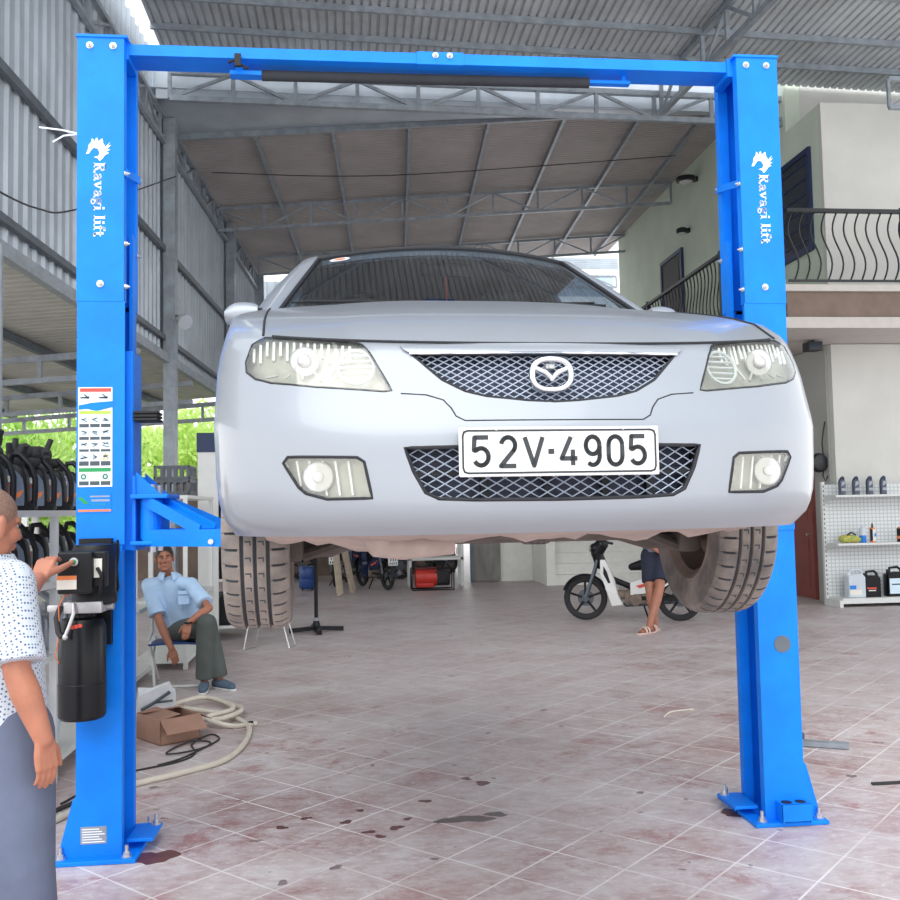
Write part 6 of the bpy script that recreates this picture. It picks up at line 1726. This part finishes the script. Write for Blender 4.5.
# stains
def blot(c, rx, ry, label, seed, mt, cat='stain'):
    r = random.Random(seed); ph = [r.uniform(0, 6.28) for _ in range(5)]
    pts = []
    for k in range(36):
        a = 2 * pi * k / 36; q = 1 + .22 * math.sin(2 * a + ph[0]) + .16 * math.sin(3 * a + ph[1]) + .08 * math.sin(7 * a + ph[2]); pts.append((rx * q * math.cos(a), ry * q * math.sin(a)))
    o = MB().prism(pts, (c[0], c[1], .0006), (1, 0, 0), (0, 1, 0), (0, 0, .0006)).build('floor_stain', M[mt]); tag(o, label, cat, 'wet spots on the tiles'); return o
M['wet'] = mat('dark_wet_oil', (88, 76, 76), 0.35, var=0.2, vscale=12)
M['redwet'] = mat('dark_red_damp', (104, 62, 62), 0.4, var=0.2, vscale=12)
blot((.53, 4.73), .12, .055, 'large dark puddle on the tiles under the car front', 3, 'wet'); blot((.69, 4.78), .06, .03, 'pale-rimmed wet lobe at the right end of the large puddle', 5, 'wet')
blot((-.90, 4.44), .09, .09, 'red damp patch at the foot of the left post', 8, 'redwet')
blot((1.86, 4.60), .07, .06, 'red damp patch at the foot of the right post', 9, 'redwet')
for i, (x, y, r_) in enumerate(((-.05, 4.78, .03), (.06, 4.62, .028), (.19, 4.66, .035), (.25, 4.78, .022), (.02, 4.95, .022), (.36, 5.05, .03), (.70, 5.32, .045), (.62, 5.42, .03), (-.25, 4.87, .025), (-.36, 4.75, .03), (.11, 4.55, .025))):
    blot((x, y), r_, r_ * .8, 'small dark oil drip on the tiles left of the large puddle' if x < .5 else 'small dark oil drip on the tiles behind the large puddle', 20 + i, 'redwet')
t = thing('metal_bracket', 'grey metal channel lying on the tiles right of the right post', 'metal channel', (2.9, 5.8, 0))
MB().bar((2.62, 5.86, .02), (3.02, 5.66, .02), .06, .03).build('channel', M['steel'], t); MB().bar((2.60, 5.95, .03), (2.83, 5.86, .03), .07, .05).build('clip', M['darksteel'], t)
tag(MB().tube(spline([(2.19, 6.69, .006), (2.30, 6.84, .008), (2.49, 6.90, .006)]), .006, 6).build('plastic_strip', M['hose']), 'curved pale plastic strip lying on the tiles behind the right post', 'strip')
tag(MB().bar((2.75, 4.93, .008), (3.0, 4.93, .008), .02, .012).build('rod', M['cable']), 'short dark rod lying on the tiles at the right edge', 'rod')

# ------------------------------------------------------------------ right: white gondola with bottles
def pegmat():
    m = mat('white_peg_panel', (214, 216, 216), 0.5); nt = m.node_tree; b = nt.nodes['Principled BSDF']
    tc = nt.nodes.new('ShaderNodeTexCoord'); mp = nt.nodes.new('ShaderNodeMapping'); mp.inputs['Rotation'].default_value = (pi / 2, 0, 0)
    br = nt.nodes.new('ShaderNodeTexBrick'); br.offset = 0; br.inputs['Scale'].default_value = 1; br.inputs['Brick Width'].default_value = .06; br.inputs['Row Height'].default_value = .055
    br.inputs['Mortar Size'].default_value = .008; br.inputs['Color1'].default_value = srgb(218, 220, 220); br.inputs['Color2'].default_value = srgb(218, 220, 220); br.inputs['Mortar'].default_value = srgb(184, 190, 192)
    nt.links.new(tc.outputs['Object'], mp.inputs[0]); nt.links.new(mp.outputs[0], br.inputs['Vector']); nt.links.new(br.outputs['Color'], b.inputs['Base Color'])
    return m
M['peg'] = pegmat()
GX0, GX1, GY = 6.87, 9.4, 13.1
t = thing('display_shelf', 'white pegboard gondola shelf of bottles against the house wall', 'shelf', (8.0, 13.2, 0))
MB().box(GX0 + .04, GX1, 13.36, 13.38, .12, 1.76).build('back_panel', M['peg'], t)
for x in (GX0, GX1):
    u = MB().box(x, x + .045, 13.34, 13.40, 0, 1.80).build('upright', M['shelfwhite'], t)
    a = MB()
    for k in range(24): a.box(x + .015, x + .03, 13.338, 13.341, .15 + k * .068, .185 + k * .068)
    a.build('slot', M['ink'], u)
MB().box(GX0, GX0 + .05, 12.95, 13.34, 0.001, .10).box(GX0 + .05, GX1, 12.97, 13.0, .05, .10).box(GX0 + .05, GX1, 12.97, 13.355, .10, .125).build('base', M['shelfwhite'], t)
SH = {'top': (1.60, 13.02), 'middle': (.905, 13.02), 'bottom': (.125, 12.99)}
for k in ('middle', 'top'):
    z, y = SH[k]; MB().box(GX0 + .04, GX1, y, 13.355, z - .03, z).build('shelf', M['shelfwhite'], t)
    a = MB(); a.prism([(13.34, z - .03), (y + .03, z - .03), (13.34, z - .12)], (GX0 + .02, 0, 0), (0, 1, 0), (0, 0, 1), (.006, 0, 0)); a.build('bracket', M['shelfwhite'], t)
def flask(x, label):
    t = thing('coolant_flask', label, 'flask', (x, 13.15, 1.60), 'dark blue flasks on the top shelf'); rows = []
    for k in range(11):
        u = k / 10; w = .055 * (1 - max(0, (u - .62) / .38) ** 2.2 * .92); rows.append([V((x + w * math.cos(q), 13.15 + .035 * math.sin(q) * (w / .055), 1.60 + .27 * u)) for q in [j * pi / 10 for j in range(20)]])
    mb = MB().grid(rows, wrap=True); mb.add(rows[0], [tuple(range(20))]); mb.add(rows[-1], [tuple(range(20))]); b_ = mb.build('body', M['navyplastic'], t, smooth=50)
    MB().box(x - .03, x + .035, 13.108, 13.114, 1.66, 1.70).prism([(-.03, .12), (.03, .16), (.02, .20), (-.02, .19)], (x, 13.114, 1.60), (1, 0, 0), (0, 0, 1), (0, -.006, 0)).build('label', M['silverjug'], b_)
    MB().tube([(x - .03, 13.14, 1.79), (x - .02, 13.12, 1.85), (x, 13.12, 1.868), (x + .02, 13.12, 1.85), (x + .03, 13.14, 1.79)], .008, 6).build('handle', M['navyplastic'], b_, smooth=60)
    return t
f0 = flask(7.08, 'first dark blue flask from the left on the white gondola top shelf')
for i, x in enumerate((7.29, 7.50, 7.71)): copy_tree(f0, (x, 13.15, 1.60), 0, '%s dark blue flask from the left on the white gondola top shelf' % TOPS[i + 1], 'dark blue flasks on the top shelf')
t = thing('cloth_bag', 'green and yellow patterned pouch on the gondola middle shelf', 'pouch', (7.18, 13.16, .905))
M['pouch'] = mat('green_yellow_red_print', (92, 140, 70), 0.7, col2=(220, 196, 96), vscale=38)
b = MB(); b.ell((7.10, 13.16, .965), (.10, .07, .06)).ell((7.24, 13.16, .955), (.11, .06, .05)).ell((7.17, 13.16, .98), (.09, .06, .05)); fuse(b, 'pouch', M['pouch'], t, .012, 2); MB().tube([(7.11, 13.12, 1.02), (7.17, 13.11, 1.06), (7.24, 13.12, 1.02)], .012, 8).build('strap', M['black'], t)
t = thing('bottle', 'clear bottle with blue lower half on the gondola middle shelf', 'bottle', (7.37, 13.16, .905))
MB().lathe([(.045, .905), (.048, .91), (.048, 1.01), (.046, 1.012)], (7.37, 13.16, 0), n=20).build('blue_liquid', M['bluecap'], t, smooth=40); MB().lathe([(.046, 1.012), (.048, 1.09), (.035, 1.12), (.018, 1.14), (.018, 1.165)], (7.37, 13.16, 0), n=20).build('neck', M['clearplastic'], t, smooth=40)
t = thing('sealant_tube', 'black and white sealant tube with orange bands on the gondola middle shelf', 'tube', (7.52, 13.16, .905))
MB().cyl((7.52, 13.16, .905), (7.52, 13.16, .925), .042, 20).cyl((7.52, 13.16, 1.10), (7.52, 13.16, 1.12), .04, 20).build('orange_band', M['orange'], t); MB().cyl((7.52, 13.16, .925), (7.52, 13.16, 1.10), .04, 20).build('body', M['tanklabel'], t, smooth=40); MB().cyl((7.52, 13.16, 1.12), (7.52, 13.16, 1.19), .018, 14, .006).build('nozzle', M['black'], t)
MB().box(7.525, 7.555, 13.118, 13.125, .99, 1.04).build('blue_mark', M['bluecap'], t); MB().box(7.478, 7.50, 13.115, 13.15, .93, 1.10).build('black_side', M['black'], t)
t = thing('spray_can', 'orange and black can cut by the right picture edge on the middle shelf', 'can', (7.95, 13.16, .905))
MB().cyl((7.95, 13.16, .905), (7.95, 13.16, 1.10), .05, 20).build('body', M['black'], t, smooth=40); MB().cyl((7.95, 13.16, .95), (7.95, 13.16, .99), .0515, 20).cyl((7.95, 13.16, 1.08), (7.95, 13.16, 1.12), .04, 16).build('orange_band', M['orange'], t, smooth=40)
def canister(x, m_, w_, h_, label, lab, open_=False):
    y = 13.13; z = .125; t = thing('canister', label, 'canister', (x, y, z)); out = [(-w_, 0), (w_, 0), (w_, h_ * .72), (w_ * .8, h_ * .80), (w_ * .55, h_ * .84), (-w_ * .3, h_ * .84), (-w_, h_ * .76)]
    rows = []
    for dy, s_ in ((-.07, .94), (-.06, 1), (.06, 1), (.07, .94)): rows.append([V((x + a * s_, y + dy, z + h_ * .4 + (c - h_ * .4) * s_ + (1 - s_) * h_ * .4 * (-1 if False else 0) )) for a, c in out])
    for r in rows:
        for p in r: p.z = max(p.z, z + .001)
    mb = MB().grid(rows, wrap=True); mb.add(rows[0], [tuple(range(len(out)))]); mb.add(rows[-1], [tuple(range(len(out)))]); b_ = mb.build('body', M[m_], t, smooth=40)
    MB().tube([(x - w_ * .55, y, z + h_ * .80), (x - w_ * .5, y, z + h_ * .97), (x + w_ * .4, y, z + h_ * 1.0), (x + w_ * .78, y, z + h_ * .92), (x + w_ * .82, y, z + h_ * .74)], .020, 8).build('handle', M[m_], t, smooth=60)
    MB().cyl((x - w_ * .72, y, z + h_ * .76), (x - w_ * .72, y, z + h_ * .92), .022, 14).build('cap', M['black' if m_ != 'clearplastic' else 'shelfwhite'], t)
    for (a0, a1, c0, c1, mm) in lab: MB().box(x + a0 * w_, x + a1 * w_, y - .074, y - .0675, z + c0 * h_, z + c1 * h_).build('label', M[mm], b_)
canister(7.20, 'clearplastic', .13, .40, 'milky white canister with a blue label on the gondola base', [(-.9, -.15, .30, .44, 'bluecap'), (-.9, .5, .10, .28, 'tanklabel')])
canister(7.44, 'blackgloss', .12, .37, 'black curved canister with a red mark on the gondola base', [(-.8, .4, .32, .38, 'redsign'), (-.6, .3, .24, .28, 'tanklabel')])
canister(7.80, 'blackgloss', .13, .42, 'black canister with a pale blue label at the right edge of the gondola base', [(-.85, .85, .10, .62, 'sky'), (-.6, .5, .40, .44, 'bluecap')])
tag(MB().box(7.0, 7.06, 13.5, 13.56, .001, .85).build('grey_batten', M['darksteel']), 'grey batten leaning upright between the red door and the gondola', 'batten')

# ------------------------------------------------------------------ motorbikes and clutter at the back
def bike(loc, ang, label, cols, plate=False):
    t = thing('motorbike', label, 'motorbike', (0, 0, 0)); shield, trim = cols
    def wheel_(x, nm):
        prof = [(-.02, .222), (-.034, .25), (-.030, .275), (-.014, .288), (.014, .288), (.030, .275), (.034, .25), (.02, .222)]
        w = MB().lathe([(r, h) for h, r in prof], (x, 0, .29), 'y', 40, closed=True).build(nm, M['tyreblack'], t, smooth=40)
        MB().lathe([(.222, -.018), (.228, -.018), (.228, .018), (.222, .018), (.208, .012), (.208, -.012)], (x, 0, .29), 'y', 40, closed=True).build('rim', M['black'], w, smooth=40)
        a = MB()
        for k in range(5):
            q = 2 * pi * k / 5 + .3; d = V((math.cos(q), 0, math.sin(q))); a.bar(V((x, 0, .29)) + d * .03, V((x, 0, .29)) + d * .212, .03, .016, up=(0, 1, 0))
        a.build('spokes', M['black'], w); MB().cyl((x, -.05, .29), (x, .05, .29), .045, 16).cyl((x, -.025, .29), (x, -.02, .29), .11, 24).build('hub', M['darksteel'], w, smooth=40)
    wheel_(0, 'rear_wheel'); wheel_(1.22, 'front_wheel')
    for s_ in (-.075, .075): MB().tube([(1.22, s_, .29), (1.10, s_, .62), (1.03, s_ * .6, .86)], [.018, .022, .022], 8).build('fork_leg', M['darksteel'], t, smooth=60)
    rows = []
    for k in range(15):
        q = math.radians(20 + k * 9.5); r = .315; rows.append([V((1.22 + (r - .03 * (abs(j) == 2)) * math.cos(q), j * .032, .29 + (r - .03 * (abs(j) == 2)) * math.sin(q))) for j in (-2, -1, 0, 1, 2)])
    MB().slab(rows, (0, 0, .008)).build('front_fender', M[trim], t, smooth=60)
    b = MB(); limb(b, [(1.02, 0, .74), (1.05, 0, .88), (.99, 0, 1.0)], [.07, .085, .09]); b.ell((1.09, 0, .95), (.06, .09, .07)); fuse(b, 'headlight_cowl', M[trim], t, .012, 2)
    MB().ell((1.135, 0, .945), (.025, .065, .05)).build('headlight', M['bulb'], t, smooth=60)
    hb = MB().tube([(.90, -.33, 1.0), (.97, -.2, 1.02), (1.0, 0, 1.0), (.97, .2, 1.02), (.90, .33, 1.0)], .012, 8).build('handlebar', M['darksteel'], t, smooth=60)
    for s_ in (-1, 1):
        MB().tube([(.95, s_ * .25, 1.015), (.88, s_ * .36, .995)], .018, 8).build('grip', M['rubber'], hb); MB().tube([(.96, s_ * .22, 1.02), (1.0, s_ * .28, 1.16)], .006, 6).ell((1.0, s_ * .30, 1.20), (.012, .05, .035)).build('mirror', M['black'], hb, smooth=60)
    for s_ in (-1, 1):
        q = [(1.00, .80), (.94, .80), (.87, .66), (.81, .50), (.78, .34), (.72, .22), (.86, .20), (.93, .42), (1.0, .62)]
        b = MB().prism(q, (0, s_ * .06, 0), (1, 0, 0), (0, 0, 1), (0, s_ * .05, 0)); b.v = [(x, y + s_ * .10 * max(0, .7 - abs(z - .45)) * (abs(y) > .08), z) for x, y, z in b.v]; lg = b.build('leg_shield', M[shield], t)
        MB().prism([(.955, .72), (.91, .64), (.87, .50), (.90, .50), (.96, .62)], (0, s_ * .16, 0), (1, 0, 0), (0, 0, 1), (0, s_ * .012, 0)).build('black_insert', M['black'], lg)
        b = MB().prism([(.62, .50), (.30, .62), (-.05, .74), (-.28, .80), (-.22, .68), (.05, .52), (.30, .38), (.62, .34)], (0, s_ * .06, 0), (1, 0, 0), (0, 0, 1), (0, s_ * .05, 0)); sp = b.build('side_panel', M[shield], t)
        MB().prism([(.55, .46), (.40, .50), (.20, .56), (.30, .49), (.50, .43)], (0, s_ * .1105, 0), (1, 0, 0), (0, 0, 1), (0, s_ * .003, 0)).build('red_stripe', M['redsign'], sp)
    b = MB(); limb(b, [(.60, 0, .70), (.40, 0, .74), (.15, 0, .79), (-.25, 0, .82)], [.05, .085, .09, .06]); fuse(b, 'seat', M['black'], t, .014, 3)
    MB().tube([(1.0, 0, .85), (.88, 0, .55), (.62, 0, .44), (.3, 0, .58), (0, 0, .70)], [.035, .04, .045, .045, .04], 10).build('frame', M['black'], t, smooth=60)
    b = MB().box(.42, .70, -.09, .09, .22, .40, .03).cyl((.66, 0, .33), (.86, 0, .34), .06, 16).cyl((.55, -.13, .28), (.55, .13, .28), .075, 18); b.build('engine', M['rust'], t, smooth=40)
    MB().tube([(.80, -.05, .30), (.70, -.11, .18), (.35, -.13, .20)], .018, 8).tube([(.40, -.13, .20), (-.05, -.15, .28), (-.22, -.15, .33)], [.03, .05, .045], 12).build('exhaust', M['darksteel'], t, smooth=60)
    MB().bar((0, .09, .29), (.48, .09, .30), .03, .05).bar((0, -.09, .29), (.48, -.09, .30), .03, .05).build('swing_arm', M['black'], t)
    for s_ in (-.10, .10): MB().tube([(.0, s_, .31), (.10, s_, .62)], .022, 8).build('shock', M['darksteel'], t)
    rf = MB().slab([[V((-.10 - .13 * k / 5 + .0, j * .05, .70 - .20 * k / 5 * (1 + .3 * k / 5))) for j in (-1, 0, 1)] for k in range(6)], (.01, 0, 0)).build('rear_fender', M['black'], t)
    MB().box(-.30, -.25, -.07, .07, .72, .78, .01).build('tail_light', M['red'], t)
    pl_ = MB().box(-.262, -.256, -.095, .095, .47, .61).build('number_plate', M['plate'], t)
    a = MB()
    for k in range(3): a.box(-.2635, -.262, -.065 + k * .05, -.045 + k * .05, .55, .595)
    for k in range(4): a.box(-.2635, -.262, -.075 + k * .042, -.053 + k * .042, .485, .53)
    a.build('plate_marks', M['plateink'], pl_)
    MB().tube([(.45, .10, .2), (.38, .22, .012)], .012, 8).build('side_stand', M['black'], t)
    MB().tube([(.50, -.2, .22), (.50, .2, .22)], .012, 8).build('footpeg', M['rubber'], t)
    t.location = loc; t.rotation_euler = (0, 0, ang); WLOC[t.name] = V(loc)
    return t
dx, dy = 3.06 - 4.24, 12.5 - 12.05
bike((4.22, 12.08, 0), math.atan2(dy, dx), 'white and black underbone motorbike parked behind the right car wheel', ('white', 'blackgloss'))
bd = bike((.64, 18.0, 0), math.radians(112), 'dark motorbike seen from behind with a white plate, left of the white shelf', ('navyplastic', 'blackgloss'))
copy_tree(bd, (-.2, 20.9, 0), math.radians(-5), 'dark motorbike in the shade at the back wall behind the stepladder', None)
copy_tree(bd, (-2.3, 20.9, 0), math.radians(10), 'dark motorbike at the back wall behind the blue drum', None)
copy_tree(bd, (2.1, 21.7, 0), math.radians(178), 'dark motorbike parked sideways along the back wall behind the white-plated one', None)
copy_tree(bd, (-.33, 18.9, 0), math.radians(80), 'dark motorbike between the stepladder and the blue drum', None)
# tall jack stand
t = thing('jack_stand', 'black tall jack stand with cross foot on the floor behind the left wheel', 'jack stand', (-.47, 12.15, 0))
for q in range(4):
    d = V((math.cos(q * pi / 2 + .15), math.sin(q * pi / 2 + .15), 0)); c = V((-.47, 12.15, .05)); MB().bar(c + d * .02, c + d * .34 - V((0, 0, .018)), .06, .05).build('foot', M['black'], t)
MB().lathe([(.05, .03), (.05, .09), (.035, .14), (.024, .15), (.024, 1.25), (.03, 1.26), (.055, 1.30), (.055, 1.32)], (-.47, 12.15, 0), n=18).build('post', M['black'], t, smooth=40)
MB().cyl((-.47, 12.15, .14), (-.47, 12.15, .18), .034, 14).build('collar', M['steel'], t)
# wire stool
t = thing('wire_stool', 'thin wire folding stool behind the left front wheel', 'stool', (-.95, 10.9, 0))
for p in ([(-1.16, 11.05, .43), (-1.21, 10.75, .008), (-1.10, 10.95, .008), (-1.05, 11.2, .43)], [(-.85, 11.05, .43), (-.72, 10.80, .008), (-.66, 11.0, .008), (-.80, 11.2, .43)]): MB().tube(p, .010, 8).build('leg', M['zinc'], t, smooth=60)
MB().box(-1.2, -.76, 10.98, 11.26, .43, .455, .008).build('seat', M['bluedrum'], t)
# stepladder
t = thing('stepladder', 'pale wooden stepladder standing at the back left', 'ladder', (-.15, 17.3, 0))
for (a, b_) in (((-.25, 16.9, 0), (-.40, 17.2, 1.6)), ((-.02, 17.55, 0), (-.33, 17.25, 1.6))): MB().bar(V(a) + V((0, 0, .01)), b_, .07, .05).build('rail', M['wood'], t)
for (a, b_) in (((-.22, 17.32, 0), (-.37, 17.62, 1.6)), ((.01, 17.97, 0), (-.30, 17.67, 1.6))): MB().bar(V(a) + V((0, 0, .01)), b_, .07, .05).build('rail', M['wood'], t)
for k in range(5):
    z = .55 + k * .22; u = z / 1.6; MB().bar((-.25 - .15 * u, 16.9 + .3 * u, z), (-.22 - .15 * u, 17.32 + .3 * u, z), .06, .025).build('tread', M['wood'], t)
# drum, compressor, shelf
t = thing('plastic_drum', 'blue plastic drum on the floor at the back left', 'drum', (-.87, 18.5, 0))
MB().lathe([(.14, .03), (.165, .06), (.165, .22), (.155, .23), (.165, .25), (.165, .42), (.14, .45), (.05, .46)], (-.87, 18.5, 0), n=28).build('barrel', M['bluedrum'], t, smooth=40)
for s_ in (-.09, .09): MB().cyl((-.885 + s_, 18.38, .035), (-.855 + s_, 18.38, .035), .034, 14).build('castor', M['black'], t)
t = thing('air_compressor', 'red engine pump with black frame on the floor before the white shelf', 'pump', (1.45, 17.85, 0))
MB().tube([(1.15, 17.7, .30), (1.75, 17.7, .30)], .0, 8) if False else None
b = MB(); b.cyl((1.15, 17.85, .24), (1.55, 17.85, .24), .17, 20); b.box(1.15, 1.5, 17.72, 17.98, .05, .2, .03); b.build('tank', M['red'], t, smooth=40)
MB().box(1.52, 1.80, 17.74, 17.96, .08, .36, .04).cyl((1.6, 17.72, .25), (1.6, 17.70, .25), .12, 20).build('motor', M['black'], t, smooth=40)
for y in (17.66, 18.04): MB().tube([(1.08, y, .012), (1.08, y, .40), (1.86, y, .40), (1.86, y, .012), (1.08, y, .012)], .014, 8).build('frame_loop', M['black'], t, smooth=60)
t = thing('storage_shelf', 'open white shelf of clutter standing by the rear wall', 'shelf', (1.65, 18.8, 0))
for x in (1.10, 2.12):
    for y in (18.55, 19.05): MB().box(x - .03, x + .03, y - .03, y + .03, 0, 1.9).build('post', M['shelfwhite'], t)
for z in (.56, 1.25, 1.87): MB().box(1.07, 2.15, 18.52, 19.08, z - .05, z).build('shelf', M['shelfwhite'], t)
bx = thing('tool_box', 'white tool box with a blue tag on the white shelf', 'box', (1.35, 18.75, .56)); MB().box(1.15, 1.50, 18.62, 18.95, .56, .86, .015).build('case', M['shelfwhite'], bx); MB().box(1.40, 1.48, 18.605, 18.619, .74, .84).build('tag', M['bluecap'], bx)
t2 = thing('plastic_sack', 'bulging clear sack on the white shelf at the back', 'sack', (1.82, 18.78, .56)); b = MB()
for k in range(8): b.ell((1.82 + rr4.uniform(-.10, .10), 18.78 + rr4.uniform(-.06, .06), .70 + rr4.uniform(-.02, .12)), (.12, .12, .12), 10, 6)
b.v = [(x, y, max(z, .562)) for x, y, z in b.v]; fuse(b, 'bag', M['plasticbag'], t2, .02, 2)
# floodlight on the tall column
t = thing('floodlight', 'pale floodlight on the tall column behind the left post', 'lamp', S(-3.44, 15.4, 4.64))
c = S(-3.44, 15.4, 4.64)
MB().bar(S(-3.53, 15.5, 4.72), c + V((0, 0, .06)), .04, .04).build('arm', M['steel'], t)
q = V((.55, -.6, -.45)).to_track_quat('Z', 'Y').to_matrix()
MB().lathe([(.05, -.12), (.09, -.06), (.12, .06), (.125, .08)], c + V((.06, -.02, -.02)), n=20, frm=q).build('lamp_housing', M['shelfwhite'], t, smooth=40); MB().lathe([(.0, .081), (.118, .081), (.118, .086), (0, .086)], c + V((.06, -.02, -.02)), n=20, frm=q).build('lens', M['clearplastic'], t)
# overhead wires
for pts, l in (([S(-3.6, 8.2, 4.45), S(-3.5, 9.4, 4.55), S(-3.5, 10.8, 5.0), S(-3.5, 15.4, 7.0)], 'thin black wire sagging along the ribbed left wall'), ([S(-3.4, 18, 8.0), S(0, 18.2, 8.02), S(5.6, 18, 8.35)], 'thin black wire strung under the rear roof')):
    tag(MB().tube(spline(pts), .010, 5).build('wire', M['cable']), l, 'wire')
